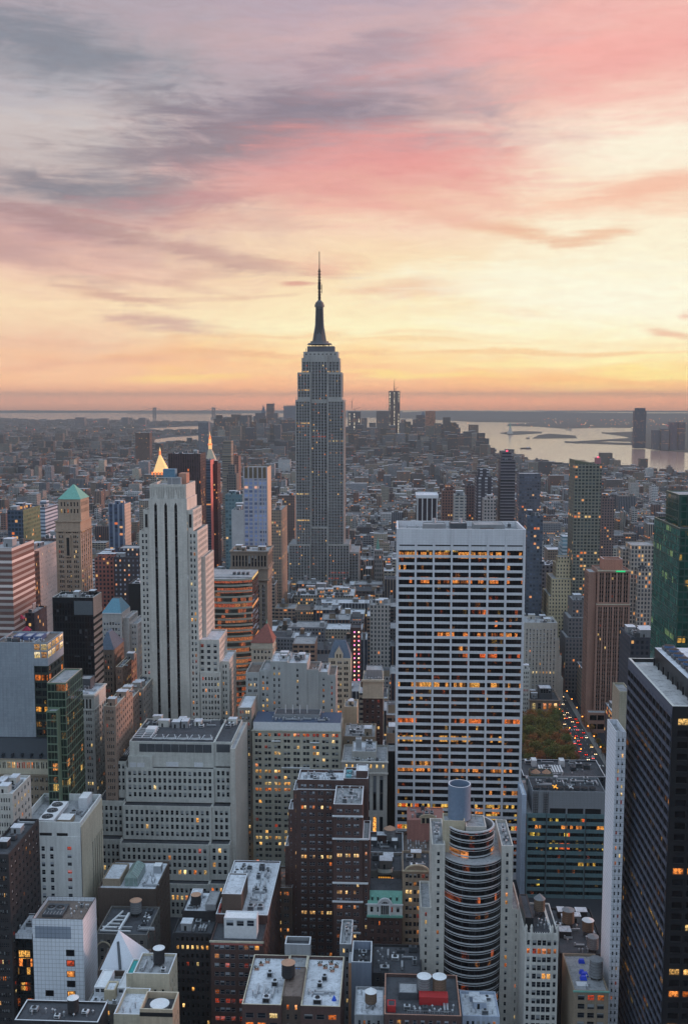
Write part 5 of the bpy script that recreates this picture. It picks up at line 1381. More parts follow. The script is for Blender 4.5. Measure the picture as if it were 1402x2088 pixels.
# ---- thin white tower
Y = 380
b = Bld('thin_white_tower', 'very thin white brick tower with a column of small windows, against the dark lattice slab', wall_mat('white_brick', (228, 231, 240), 'tile', amt=.3), 'tower', panes=PANES_PALE, lit=.16, rowlit=0)
a, c, z = fx(1255, 1276, 1493, Y)
c = min(c, 89.0 - .5)
b.tier(a, c, Y, Y + 16, 0, z, f=dict(n=2, wf=.42, fl=3.02, hf=.5, mt=2.4, ms=.4), l=None, par=2.2, pw=.4, cap=TRIMW)
b.build()

# ---- dark lattice slab at right
Y = 334
b = Bld('dark_slab', 'huge black office slab on the right with diagonal-looking window rows and a pale gravel roof', BLACKG, 'skyscraper', panes=PANES_DARK, office=None, lit=.05, rowlit=.06)
X0 = Xp(1370, 1440, Y); z = Zp(1370, 1440, Y)
X1 = X0 + 55
DKG = wall_mat('dark_frame', (84, 90, 106), 'plain', .4, amt=.4)
SLG = office_mat('slab_glass', (22, 26, 34), .10, (255, 150, 60), (255, 214, 120), .8, 1.65, .06)
b.tier(X0, X1, Y, Y + 64, 0, z, f=dict(bay=4.6, wf=.78, fl=3.95, hf=.58, mt=4.2, ms=1.4, rec=.5, force={18: 'DL', 22: 'L', 27: 'L', 13: 'O', 31: 'L', 33: 'DL', 35: 'LL'}), l=dict(bay=1.65, wf=.86, fl=3.95, hf=.6, mt=4.2, ms=.6, rec=.25), par=1.4, pw=.9, roof=roof_mat('gravel_pale', (170, 170, 172)), cap=GREYS)
b.wins = [(w_[0], w_[1], w_[2], w_[3], w_[4], SLG if abs(w_[2][0]) > .5 else w_[5]) for w_ in b.wins]
j_ = 0
while z - 3.2 - j_ * 3.95 > 4:
    zz_ = z - 4.2 - j_ * 3.95 + .12; b.b.box(X0 - .22, X0 - .003, Y + .2, Y + 63.8, zz_, zz_ + 1.3, DKG, bottom=True); j_ += 1
for q in range(14): 
    yy = Y + .8 + q * 62.4 / 13; b.b.box(X0 - .32, X0 - .223, yy - .1, yy + .1, 0, z - 2.6, DKG)
b.b.quad_wall(X0 - .02, Y + 64, X0 - .02, Y, z - 2.9, z - .02, DKG)
hx = Xp(1395, 1340, Y + 62)
b.tier(X0 + 9, X1 - 4, Y + 4, Y + 60, z - 1.4, z + 5.2, par=0, wall=BLACKG, roof=ROOFW)
for i in range(8):
    mb = MB(); yy = Y + 8 + i * 6.4
    mb.box(X0 + 11, X0 + 15.5, yy, yy + 4.6, z + 5.3, z + 6.6, METALD); mb.cyl(X0 + 13.2, yy + 2.3, 1.9, 1.9, z + 6.602, z + 7.3, plain('blue_fan', (80, 110, 150), .4), 16, DARKM); b.part('roof_fan', mb)
for i in range(9):
    mb = MB(); yy = Y + 5 + i * 6.6; mb.bar((X0 + 8.4, yy, z - 1.3), (X0 + 8.4, yy, z + 1.5), .5, DARKM); b.part('roof_post', mb)
b.build()

# ---- teal glass office
Y = 515
b = Bld('teal_office', 'blue-green glass office with four bays and a ribbed grey plant storey, below the park', wall_mat('teal_panel', (92, 118, 124), 'panel', .45, amt=.5), panes=PANES, office=office_mat('office_teal', (20, 30, 32), .12, (255, 100, 50), (255, 220, 90), 1.2), rowlit=0)
a, c, z = fx(1073, 1226, 1660, Y)
c = Xp(1234, 1660, Y)
b.tier(a, c, Y, Y + 50, 0, z, f=dict(n=4, wf=.92, fl=3.95, hf=.5, mt=2.2, ms=.4, rec=.35), l=dict(n=8, wf=.9, fl=3.95, hf=.5, mt=2.2), par=.6, roof=ROOF)
piers(b, a, c, Y, 0, z, 4, .35, .25, METALD)
RIB = wall_mat('ribbed_metal', (128, 132, 138), 'panel', amt=.3)
z2 = Zp(1100, 1612, Y + 2)
b.tier(a + 3, c, Y + 1.5, Y + 22, z - .6, z2, f=None, par=.6, wall=RIB, roof=ROOFD)
for q in range(3): b.trim.box(a + 12 + q * 9, a + 20 + q * 9, Y + 1.4, Y + 1.497, z - .3, z + 2.4, BLACKG)
for q in (3.5, 8.7):
    mb = MB()
    for k in range(12): mb.bar((a + q, Y + 1.2, z + k * .9), (a + q + 2.2, Y + 1.2, z + k * .9), .14, DARKM)
    for k in (0, 1.1, 2.2): mb.bar((a + q + k, Y + 1.2, z), (a + q + k, Y + 1.2, z2 - .2), .14, DARKM)
    b.part('access_ladder', mb)
b.tier(a - 2.3, a - .01, Y + 2, Y + 52, 0, z + 9, par=.4, wall=wall_mat('blue_white_fin', (170, 185, 205), 'panel'), roof=ROOFW)
for i in range(8):
    mb = MB(); mb.cyl(a + 5.5 + i * 4.1, Y + 5.5, 1.6, 1.7, z2 - .6, z2 + .8, METALD, 16, DARKM); b.part('roof_fan', mb)
for q, m_ in ((14, LG), (22, TRIMW)):
    mb = MB(); mb.bar((a + q, Y + 3, z2 + 1.2), (a + q + 2, Y + 7, z2 + 1.2), .4, m_); mb.bar((a + q + 2, Y + 3, z2 + 1.0), (a + q, Y + 7, z2 + 1.0), .4, m_); b.part('cross_brace', mb)
b.clutter(a + 4, c - 1, Y + 24, Y + 49, z - .6, 14, kinds='uvdb', big=1.1); b.clutter(a + 5, c - 1, Y + 9, Y + 21, z2 - .6, 10, kinds='uvd')
b.tier(a + 6, a + 18, Y + 30, Y + 40, z - .6, z + 9.5, par=.5, wall=wall_mat('olive_panel', (96, 98, 88), 'panel'), roof=ROOFD)
for q in (9.2, 15): mb = MB(); mb.cyl(a + q, Y + 35, 2.6, .3, z + 9.1, z + 11, TANKR, 16); b.part('cone_roof', mb)
b.build()
b = low('park_edge_building', "long low dark roof with white skylight louvres, along the park's near side", wall_mat('dark_glass_wall', (58, 64, 76), 'panel', .4), 1066, 1234, 1583, 600, 29, roof=ROOFD, n=12, nf=24, wf=.7, fl=4, mt=.8, cap=TRIMW, lit=.02, kinds='uvd', big=1.3, build=False)
a, c, z = b.X
mb = MB()
for q in range(9): mb.box(a + 11 + q * 1.6, a + 11.9 + q * 1.6, 606, 618, z - .9, z + .4, ROOFP)
b.part('skylight_louvres', mb)
for q in (7.5, 24.5): b.tier(a + q, a + q + 3, 618, 624, z - .9, z + 3, par=.2, wall=ROOFP, roof=ROOFP)
b.build()
# ------------------------------------------------------------------ the tallest tower: stepped limestone skyscraper with mast
Y = 1298
ESB_W = wall_mat('esb_limestone', (158, 156, 154), 'stone')
SPD = plain('esb_spandrel', (96, 98, 106), .5, amt=.2)
E = Bld('empire_skyscraper', 'tallest tower, stepped limestone skyscraper with a tapering mast and antenna against the sky', ESB_W, 'skyscraper', panes=PANES_DARK, lit=.035, rowlit=.035)
es = dict(fl=3.75, hf=.48, g=2, wf=.72, gap=.35, mt=2.5, ms=.9, rec=.4, spandrel=SPD)
def et(x0, x1, yt, dy, dep, zb, n, nr_=8, par=.8, **k):
    a, c, z = fx(x0, x1, yt, Y)
    d = dict(es); d['n'] = n; d.update(k)
    E.tier(a, c, Y + dy, Y + dy + dep, zb, z, f=d if n else None, r=dict(es, n=nr_), l=dict(es, n=nr_), par=par)
    return a, c, z
a0, c0, zl = et(570.5, 731, 1127, 8, 60, 0, 26)
a1, c1, zb = et(588, 632, 1110, 3, 50, 0, 7)
a2, c2, _ = et(667, 712, 1110, 3, 50, 0, 7)
a3, c3, zc1 = et(632.02, 666.98, 1075, 6, 40, 0, 5)
am, cm, zm = et(601, 632, 815, 6, 46, 0, 5)
an, cn, _ = et(667, 700.5, 815, 6, 46, 0, 5)
E.tier(Xp(632.02, 815, Y), Xp(666.98, 815, Y), Y + 9, Y + 48, 0, zm - 2, f=dict(es, n=5), par=.5)
a, c, z2 = fx(605, 696, 759, Y)
for p, q in ((605, 632), (667, 696)):
    A, B, _ = fx(p, q, 759, Y); E.tier(A, B, Y + 8, Y + 46, zm - .5, z2, f=dict(es, n=4), r=dict(es, n=7), l=dict(es, n=7), par=.6)
A, B, z3 = fx(632.02, 666.98, 716, Y); 
a, c, z3b = fx(613, 691, 729, Y)
E.tier(a, c, Y + 12, Y + 42, zm - 3, z3b, f=dict(es, n=11, mt=5), r=dict(es, n=6, mt=5), l=dict(es, n=6, mt=5), par=.6)
E.tier(A, B, Y + 10, Y + 43, zm - 2.2, z3 - 4, f=dict(es, n=5, mt=9), par=.5)
a, c, z3 = fx(616.5, 687.5, 716, Y); E.tier(a, c, Y + 13.5, Y + 41, z3b - .5, z3, f=dict(n=8, wf=.3, fl=4, hf=.4, mt=2.4), par=.8)
a, c, z4 = fx(624, 680, 703, Y); E.tier(a, c, Y + 16, Y + 38, z3 - .8, z4 - 1, par=.5, wall=SPD)
mc = Xp(651.3, 700, Y + 27); yc = Y + 27
k = 1 / F * (Y + 27)
MASTM = plain('mast_metal', (92, 94, 100), .6, 0, .3, .3)
mb = MB()
prof = [(703, 25), (700, 23), (699.9, 19), (696, 18), (695.9, 13.4), (686, 11.6), (674, 10), (660, 8.8), (645, 8.2), (626, 7.8)]
for (yy, hw_), (y2, h2) in zip(prof, prof[1:]):
    if abs(yy - y2) < .2: continue
    zA_, zB_ = Zp(651, yy, yc), Zp(651, y2, yc)
    mb.cyl(mc, yc, hw_ * k, h2 * k, zA_, zB_, MASTM, 16)
for i in range(4):
    an_ = math.pi / 2 * i + math.pi / 4
    for (yy, hw_), (y2, h2) in (((696, 17), (664, 10)), ((664, 10), (626, 8.4))):
        mb.bar((mc + hw_ * k * math.cos(an_), yc + hw_ * k * math.sin(an_), Zp(651, yy, yc)), (mc + h2 * k * math.cos(an_), yc + h2 * k * math.sin(an_), Zp(651, y2, yc)), 1.6, MASTM)
E.part('mast', mb)
mb = MB(); mb.box(mc - 2.6, mc + 2.6, yc - 9.3 * k - .7, yc - 5.5 * k, Zp(651, 690, yc), Zp(651, 630, yc), plain('mast_glass', (30, 34, 42), .2, 0, .5)); E.part('mast_window', mb)
mb = MB()
for yy, y2, w0, w1 in ((626, 621, 9.8, 9.8), (621, 617, 8.2, 8.2), (617, 612, 7.2, 3.2)): mb.cyl(mc, yc, w0 * k, w1 * k, Zp(651, yy, yc), Zp(651, y2, yc), MASTM, 16)
E.part('dome', mb)
mb = MB()
for yy, y2, w_ in ((612, 590, 2.6), (590, 575, 3.2), (575, 548, 2.0), (548, 513, .9)): mb.cyl(mc, yc, w_ * k, w_ * k * .8, Zp(651, yy, yc), Zp(651, y2, yc), DARKM, 8)
for yy in (608, 602, 596, 590, 584, 578, 572, 566, 560, 554): mb.cyl(mc, yc, 3.4 * k, 3.4 * k, Zp(651, yy, yc), Zp(651, yy - 1.6, yc), DARKM, 8)
mb.bar((mc + 3, yc, Zp(651, 598, yc)), (mc + 3, yc, Zp(651, 580, yc)), .7, DARKM)
E.part('antenna', mb)
mb = MB(); rg = random.Random(3)
for i in range(26):
    xx = mc + rg.uniform(-27, 27) * k; h = rg.uniform(2, 6); zz_ = z4 - 1.5 if abs(xx - mc) < 26 * k else z3 - 1
    mb.bar((xx, yc - 8, zz_), (xx, yc - 8, zz_ + h), .5, DARKM)
E.part('small_antenna', mb)
E.build()

# ------------------------------------------------------------------ middle distance towers
PM = {}
def pm(nm, c, **k):
    if nm not in PM: PM[nm] = pattern_mat('facade_' + nm, c, **k)
    return PM[nm]
def mid(name, label, mat, x0, x1, yt, Y, dep=25, roof=None, par=1.0, side=None, cat='building', steps=(), n=3, tank=0, crown=None, big=1.4, base=0, top=None, kinds='ub', build=True, group=None):
    """far block: walls carry small windows in metre coordinates. steps = ((px0, px1, ytop, dy, depth), ...)"""
    b = Bld(name, label, mat, cat, group, ind=False)
    a, c, z = fx(x0, x1, yt, Y)
    b.tier(a, c, Y, Y + dep, 0, z, par=par, roof=roof)
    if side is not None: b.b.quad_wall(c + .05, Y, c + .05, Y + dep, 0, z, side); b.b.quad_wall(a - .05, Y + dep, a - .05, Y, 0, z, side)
    for (s0, s1, sy, dy, dp) in steps:
        p, q, zz = fx(s0, s1, sy, Y + dy)
        b.tier(p, q, Y + dy, Y + dy + dp, 0 if (dy < 0 or p < a - .1 or q > c + .1) else z - par - .1, zz, par=.6, roof=roof)
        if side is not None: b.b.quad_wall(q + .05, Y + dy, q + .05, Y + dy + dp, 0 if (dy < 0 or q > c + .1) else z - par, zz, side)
    b.X = (a, c, z)
    if n or tank: b.clutter(a + .6, c - .6, Y + 1, Y + dep - 1, z - par, n, tank, kinds, big)
    if build: b.build()
    return b
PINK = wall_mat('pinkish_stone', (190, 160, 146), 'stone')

# glass block with a curved front; its sunset reflection is painted as orange emission
Y = 664
b = Bld('curved_glass_office', 'curved glass office with pale bands and orange glow, behind the striped stone tower', plain('dark_glass_wall2', (46, 40, 40), .3, 0, .5), 'office', ind=False, office=office_mat('painted_sunset_glass', (60, 62, 58), .5, (226, 100, 60), (244, 150, 84), .62, 2.4, .15))
a, c, z = fx(400, 514, 1178, Y)
cx = (a + c) / 2
b.b.box(a, c, Y + .1, Y + 30, 0, z - .05, b.wall, ROOFW); b.foot.append((a, c, Y - 6, Y + 30, z))
curve_front(b, cx, (c - a) / 2, 5.5, Y, 0, z, 3.75, office_mat('painted_sunset_glass', None), plain('band_sage', (150, 156, 148), .5), 1.25, False, .2, 20)
b.roof.box(a, c, Y, Y + 30, z - .04, z + .6, ROOF)
mb = MB()
for q in range(4): mb.box(c - 14 + q * 3, c - 12.4 + q * 3, Y + 8, Y + 12, z + .6, z + 2.2, METALD)
b.part('air_unit', mb)
DKS = pattern_mat('facade_dark_side', (44, 40, 40), (60, 34, 26), 40, 3.75, 1.0, .45, 0, rough=.4)
b.b.quad_wall(c + .06, Y, c + .06, Y + 30, 0, z - .05, DKS)
b.build()
# pilastered stone block
Y = 755
b = Bld('pilaster_building', 'brown stone tower with a colonnaded top storey, below the blue grid tower', wall_mat('brown_stone', (134, 122, 112), 'stone'), panes=PANES, lit=.03, ind=False)
a, c, z = fx(470, 546, 1124, Y)
b.tier(a, c, Y, Y + 30, z - 22, z, f=dict(n=11, wf=.6, fl=12, hf=.72, mt=3.2, rec=.9), r=dict(n=10, wf=.6, fl=12, hf=.72, mt=3.2, rec=.9), par=1.0)
b.tier(a + .6, c - .6, Y + .8, Y + 29, 0, z - 22.01, f=dict(n=6, wf=.5, g=2, fl=3.6, hf=.6, mt=3.4, spandrel=SPD), r=dict(n=7, wf=.5, g=2, fl=3.6, hf=.6, mt=3.4, spandrel=SPD), par=0)
for q in (.2, 13, 21.4): b.band(a, c, Y, Y + 30, z - q - .6, .9, .9)
b.clutter(a + 1, c - 1, Y + 3, Y + 28, z - 1, 4); b.build()
# red pyramid roof
Y = 612
b = Bld('red_roof_tower', 'buff tower crowned by a steep red tiled pyramid roof, right of the curved glass office', BEIGE, 'tower', panes=PANES, lit=.02)
a, c, z = fx(512, 556, 1311, Y)
b.tier(a, c, Y, Y + 15, 0, z, f=dict(n=5, wf=.5, fl=3.7, hf=.5, mt=4.6), r=dict(n=5, wf=.5, fl=3.7, hf=.5, mt=4.6), par=0)
ap = at(544, 1271, Y + 8)
b.trim.frustum(a - .5, c + .5, Y - .5, Y + 15.5, z + .01, ap.x - .4, ap.x + .4, Y + 7.5, Y + 8.5, ap.z, plain('red_tile', (126, 80, 74), .7, amt=.6))
b.band(a, c, Y, Y + 15, z - 3.6, .5, .5)
mb = MB(); mb.cyl(ap.x, Y + 8, .5, .1, ap.z, ap.z + 2.5, COPPER, 8); b.part('finial', mb); b.build()
# gothic with slate roof
Y = 640
b = Bld('gothic_gable_tower', 'narrow cream tower with a steep blue-grey roof and pointed gable', CREAM, 'tower', panes=PANES, lit=.03)
a, c, z = fx(669, 715, 1342, Y)
b.tier(a, c, Y, Y + 15, 0, z, f=dict(n=3, wf=.62, g=2, fl=3.6, hf=.55, mt=2), par=0, r=None)
zr = Zp(690, 1306, Y + 6)
b.trim.frustum(a + .1, c - .1, Y + .6, Y + 14.8, z + .01, a + 3.5, c - 3.5, Y + 7, Y + 8, zr, SLATE)
gx = (a + c) / 2 - .5
b.b.face([(gx - 2.6, Y - .05, z - .4), (gx + 2.6, Y - .05, z - .4), (gx + 2.6, Y - .05, z + 3), (gx, Y - .05, z + 7.6), (gx - 2.6, Y - .05, z + 3)], CREAM)
b.b.face([(gx + 2.6, Y - .05, z), (gx + 2.6, Y + 4, z), (gx + 2.6, Y + 4, z + 3), (gx + 2.6, Y - .05, z + 3)], CREAM)
b.b.face([(gx - 2.6, Y - .05, z + 3), (gx, Y - .05, z + 7.6), (gx, Y + 5, z + 7.6), (gx - 2.6, Y + 5, z + 3)], SLATE); b.b.face([(gx, Y - .05, z + 7.6), (gx + 2.6, Y - .05, z + 3), (gx + 2.6, Y + 5, z + 3), (gx, Y + 5, z + 7.6)], SLATE)
for q in (-1, 1): b.trim.box(gx + q - .45, gx + q + .45, Y - .12, Y - .053, z + .2, z + 2.6, DARKM)
b.build()
# arcade-topped narrow block
Y = 640
b = Bld('arcaded_narrow_tower', 'narrow red brick tower with a white stone top of three arches', BRICKR, 'tower', panes=PANES, lit=.05)
a, c, z = fx(739, 781, 1386, Y)
zb_ = Zp(760, 1423, Y)
b.tier(a, c, Y, Y + 22, zb_, z, f=dict(n=3, wf=.5, fl=9, hf=.5, mt=4), par=.8, wall=CREAM)
b.tier(a + .2, c - .2, Y + .4, Y + 22, 0, zb_ - .01, f=dict(n=3, wf=.42, fl=3.5, hf=.55, mt=1.4), par=0)
b.trim.box(a - .8, c + .8, Y - 1, Y - .005, z - 1.2, z + .2, CREAM, bottom=True); b.trim.box(a - .4, c + .4, Y - .5, Y - .005, zb_ - .3, zb_ + .5, CREAM, bottom=True)
b.tier(a + 2, c - 1, Y + 5, Y + 18, z - .8, z + 5, par=.5, wall=GREYP, roof=ROOF); b.clutter(a + .5, c - .5, Y + 1, Y + 4.9, z - .8, 5, kinds='uv', big=.6); b.build()
# block with bright light pairs
Y = 800
b = Bld('pink_light_tower', 'thin dark tower with a double column of glaring pink and white lights', BRICKR, 'tower', panes=PANES_DARK, lit=0, rowlit=0)
a, c, z = fx(714, 735, 1280, Y); b.tier(a, c, Y, Y + 16, 0, z, par=.8, roof=ROOFD)
for j in range(13):
    for i in (0, 1):
        mb = MB(); xx = a + (c - a) * (.4 + .42 * i); zz_ = z - 3.5 - j * 3.5
        mb.box(xx - .55, xx + .55, Y - .3, Y - .003, zz_ - .5, zz_ + .5, lamp_mat('pink_lamp_%d' % ((i + j) % 3), [(255, 130, 190), (255, 214, 170), (255, 120, 110)][(i + j) % 3], 2.4)); b.part('lamp', mb)
b.build()
mid('blank_stone_tower', 'slim blank buff tower with one small window, right of the buff hotel', LIMEB, 701, 728, 1441, 600, 16, n=2, big=.6)
Y = 520
b = Bld('tall_window_hall', 'grey stone block with tall dark slot windows, left of the white grid slab', wall_mat('hall_stone', (158, 156, 152), 'stone'), panes=PANES_DARK, lit=.04)
a, c, z = fx(696.5, 790, 1552, Y)
zt_ = Zp(740, 1577, Y)
b.tier(a, c, Y, Y + 26, zt_, z, f=dict(n=7, wf=.32, fl=5, hf=.42, mt=1.8, ms=.8), par=1, roof=ROOF)
b.tier(a + .3, c - .3, Y + .4, Y + 26, 0, zt_ - .01, f=dict(n=6, wf=.5, fl=22, hf=.86, mt=1.5, ms=1.2, panes=PANES_TALL, rec=.8), par=0)
b.trim.box(a - .4, c + .4, Y - .7, Y - .005, z - .7, z, LIME, bottom=True); b.trim.box(a - .3, c + .3, Y - .4, Y - .005, zt_ - .2, zt_ + .6, LIME, bottom=True)
b.tier(a + 5, c - 6, Y + 5, Y + 22, z - 1, z + 3.4, par=.6, roof=ROOFW)
b.tier(a + 7, a + 10, Y + 8, Y + 12, z + 2.8, z + 9, par=.3, wall=METAL); 
b.clutter(a + 11, c - 7, Y + 6, Y + 21, z + 2.8, 9, kinds='uvd'); b.clutter(a + .5, c - .5, Y + .8, Y + 4.6, z - 1, 6, kinds='uv', big=.7); b.build()
b = low('brown_rear_block', 'plain tan block with a jumbled roof, behind the slot-windowed grey block', BRICKT, 700, 765, 1502, 560, 24, roof=ROOF, n=10, nf=5, wf=.4, lit=.05)
mid('black_sliver_block', 'black unlit block edge wedged between the slot-windowed grey block and the white grid slab', BLACKG, 789, 806, 1532, 560, 14, n=0)
mid('tan_sliver_block', 'small tan block above the black sliver, beside the white grid slab', BRICKT, 787, 806, 1495, 590, 14, n=1)

# left cluster
Y = 565
b = Bld('black_glass_slab', 'black glass slab with pink-lit striped side wall, left of the striped stone tower', plain('black_glass', (24, 28, 34), .15, 0, .6, .3), 'office', panes=PANES_DARK, ind=False, lit=.01, rowlit=0)
a, c, z = fx(107, 190, 1218, Y)
b.tier(a, c, Y, Y + 17, 0, z, f=dict(n=14, wf=.93, fl=3.8, hf=.9, mt=3.2, rec=.06, ms=.5), r=dict(n=1, wf=.98, fl=3.8, hf=.5, mt=7, rec=.3, ms=.1), par=1.2, cap=GREYS)
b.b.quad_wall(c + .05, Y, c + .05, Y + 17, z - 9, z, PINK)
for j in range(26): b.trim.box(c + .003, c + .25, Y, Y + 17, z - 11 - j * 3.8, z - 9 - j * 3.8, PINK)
b.trim.box(c - 11, c - .3, Y - .06, Y - .003, z - 10, z - 2, plain('grey_louvre', (84, 90, 96), .6))
b.clutter(a + 1, c - 1, Y + 1, Y + 16, z - 1.2, 8, kinds='uvdb'); b.build()
Y = 640
b = Bld('blue_roof_tower', 'pale stone tower with a clipped blue copper pyramid roof, right of the black glass slab', wall_mat('pale_stone2', (186, 184, 182), 'stone'), 'tower', panes=PANES_PALE, lit=.06, ind=False)
a, c, z = fx(207, 248, 1250, Y)
b.tier(a, c, Y, Y + 22, 0, z, f=dict(n=6, wf=.6, g=1, fl=3.7, hf=.5, mt=6), r=dict(n=6, wf=.6, fl=3.7, hf=.5, mt=6), par=.0)
b.trim.frustum(a + .2, c - .2, Y + .2, Y + 21.8, z + .01, a + 5, c - 3.5, Y + 8, Y + 13, Zp(232, 1220, Y + 8), plain('blue_copper', (92, 138, 158), .5, amt=.3), ROOFD)
b.trim.box(a - .3, c + .3, Y - .4, Y - .004, z - .6, z, TRIMW, bottom=True)
b.tier(c + .01, c + 4, Y + 3, Y + 26, 0, Zp(255, 1262, Y), r=dict(n=7, wf=.5, fl=3.7, hf=.5), f=None); b.tier(c + 4.01, c + 9, Y + 5, Y + 32, 0, Zp(262, 1275, Y), f=dict(n=2, wf=.5, fl=3.7, hf=.5), r=dict(n=8, wf=.5, fl=3.7, hf=.5))
b.build()
Y = 605
b = Bld('slate_gable_block', 'brown stone block with a steep slate roof, in front of the blue copper roofed tower', wall_mat('brown_stone2', (128, 112, 102), 'stone'), panes=PANES, lit=.05, ind=False)
a, c, z = fx(204, 232, 1325, Y)
b.tier(a, c, Y, Y + 24, 0, z, f=dict(n=4, wf=.45, fl=3.6, hf=.55, mt=3), r=dict(n=7, wf=.45, fl=3.6, hf=.55, mt=3), par=0)
b.trim.frustum(a - .2, c + .2, Y - .2, Y + 24, z + .01, a + 2, a + 3.5, Y + 8, Y + 16, z + 9, SLATE); b.build()
Y = 480
b = Bld('panel_office', 'grey panelled office with a glowing yellow glass corner at its top, left edge', wall_mat('grey_panel2', (146, 154, 164), 'panel', .5), 'office', panes=PANES, lit=.2, ind=True, office=office_mat('office_corner', (24, 30, 34), .15, (255, 120, 40), (255, 200, 80), 1.2))
a, c, z = fx(-10, 68, 1310, Y)
b.tier(a, c, Y, Y + 24, 0, z, f=None, par=.8, roof=ROOFB)
c2 = Xp(97, 1310, Y)
zc_ = Zp(90, 1358, Y)
GLOW = office_mat('corner_glow', (110, 112, 88), 1.1, (255, 206, 110), (255, 232, 160), .5, 3.2, .2)
b.tier(c + .01, c2, Y, Y + 24, zc_, z, f=dict(n=2, wf=.9, fl=3.9, hf=.82, mt=.6, ms=.1, rec=.12), r=dict(n=4, wf=.9, fl=3.9, hf=.82, mt=.6, ms=.2, rec=.12), par=.8, roof=ROOFB)
b.tier(c + .01, c2, Y + .2, Y + 24, 0, zc_ - .01, f=dict(n=2, wf=.9, fl=3.9, hf=.7, mt=.6, ms=.2, rec=.12), r=dict(n=4, wf=.9, fl=3.9, hf=.7, mt=.6), par=0, wall=plain('dark_green_frame', (48, 58, 54), .4))
b.wins = [(w_[0], w_[1], w_[2], w_[3], w_[4], PANES_PALE['L'] if w_[0][2] > zc_ else w_[5]) for w_ in b.wins]
for i in range(3): b.tier(a + 6 + i * 5, a + 10 + i * 5, Y + 8, Y + 16, z - .8, z + 1.2, par=.2, wall=plain('blue_plant', (84, 100, 140), .5), roof=METAL)
b.clutter(a + 1, c2 - 1, Y + 1, Y + 7, z - .8, 7, kinds='uvd'); b.build()
Y = 462
b = Bld('green_glass_block', 'green glass block with thin pale floor lines, in front of the black glass slab', plain('green_line', (104, 122, 104), .5), 'office', panes=PANES, ind=False, office=office_mat('office_green', (34, 48, 42), .05, (255, 130, 50), (255, 220, 120), 1.0, 2.0))
a, c, z = fx(96, 134, 1392, Y)
b.tier(a, c, Y, Y + 26, 0, z, f=dict(n=5, wf=.93, fl=3.8, hf=.86, mt=.8, ms=.2, rec=.1), r=dict(n=8, wf=.93, fl=3.8, hf=.86, mt=.8, ms=.2, rec=.1), par=.8, cap=PINK)
b.tier(a + 1, a + 6, Y - 5, Y - .01, 0, Zp(110, 1450, Y - 5), f=dict(n=3, wf=.93, fl=3.8, hf=.86, mt=.8, ms=.2, rec=.1), par=.5); b.build()
Y = 520
b = tower('ornate_tall_block', 'tall grey stone block with pink-lit right side, beside the green glass block', GREYS, 137, 192, 1416, Y, 22, dict(n=3, g=3, wf=.72, fl=3.5, hf=.55, mt=9, rec=.35, gap=.4), dict(n=5, wf=.5, fl=3.5, hf=.55, mt=9), n=5, roof=ROOFW, lit=.05, rowlit=.04, kinds='uvd', build=False)
a, c, z = b.X
for q in range(7): b.trim.box(a + 1 + q * 1.8, a + 1.9 + q * 1.8, Y - .05, Y - .003, z - 7.5, z - 2.5, PANES_DARK['D'])
b.band(a, c, Y, Y + 22, z - 1, .8, .6); b.band(a, c, Y, Y + 22, z - 8.6, .5, .3)
b.tier(a + 3, a + 9, Y + 12, Y + 20, z - 1, z + 5, par=.4, wall=METALD)
b.build()
Y = 470
b = Bld('mansard_block', 'stone block with a broad dark mansard roof over red and amber windows', BRICKT, panes=PANES, lit=.04, rowlit=0)
a, c, z = fx(-40, 106, 1547, Y)
b.tier(a, c, Y, Y + 22, z - 7.6, z, f=dict(n=14, g=2, wf=.62, fl=4.6, hf=.7, mt=1.6, force={0: 'DDDDDDDDDDLLLLRRRROOOD'}), r=dict(n=7, wf=.5, fl=4.6, hf=.6, mt=1.6), par=0, wall=CREAM)
b.tier(a + .3, c - .3, Y + .4, Y + 22, 0, z - 7.61, f=dict(n=12, g=2, wf=.6, fl=4.2, hf=.5, mt=1.8), r=dict(n=6, wf=.5, fl=4.2, hf=.5, mt=1.8), par=0)
b.trim.frustum(a - .4, c + .4, Y - .4, Y + 22.4, z + .01, a + 5, c - 5, Y + 8, Y + 14, z + 7.4, plain('dark_slate', (44, 50, 58), .5, amt=.4))
for q in range(7): b.trim.box(c - 6 - q * 4.6, c - 5 - q * 4.6, Y - .1, Y + 1.6, z + .6, z + 2.4, plain('dark_slate', (44, 50, 58)))
for q in (0, 8): b.band(a, c, Y, Y + 22, z - q - .3, .4, .6)
b.tier(a + 26, a + 38, Y + 23, Y + 30, 0, z + 9.5, par=.6, wall=plain('maroon', (124, 44, 54), .7)); b.build()
b = low('stone_grid_block', 'pale stone block with a close grid of windows, left edge beside the blank pale tower', LIME, -30, 26, 1618, 415, 22, nf=9, wf=.5, n=4, roof=ROOFW, lit=.05)
b = low('dark_grid_block', 'dark gridded block with a few red lights, bottom of the left edge', DARKB, -30, 18, 1742, 372, 34, nf=9, wf=.6, n=3, roof=ROOFD, lit=.06, fl=3.4)
b = low('lit_sill_block', 'small grey block with two red-lit windows, left of the blank pale tower', BRICKG, 8, 40, 1690, 440, 20, nf=3, n=3, roof=ROOF, lit=.3)
mid('red_brick_stripe_tower', 'orange-red tower with pale horizontal stripes, cut by the left edge', pm('orange_stripe', (112, 84, 80), glass=(156, 148, 146), bw=60, fh=3.8, wf=1.0, hf=.45, lit=0), -30, 24, 1118, 620, 40, n=3)
mid('pink_block_left', 'pinkish brown block just right of the orange striped tower', pm('pinkbrown', (160, 112, 98), bw=2.8, fh=3.4), 26, 50, 1136, 690, 30)
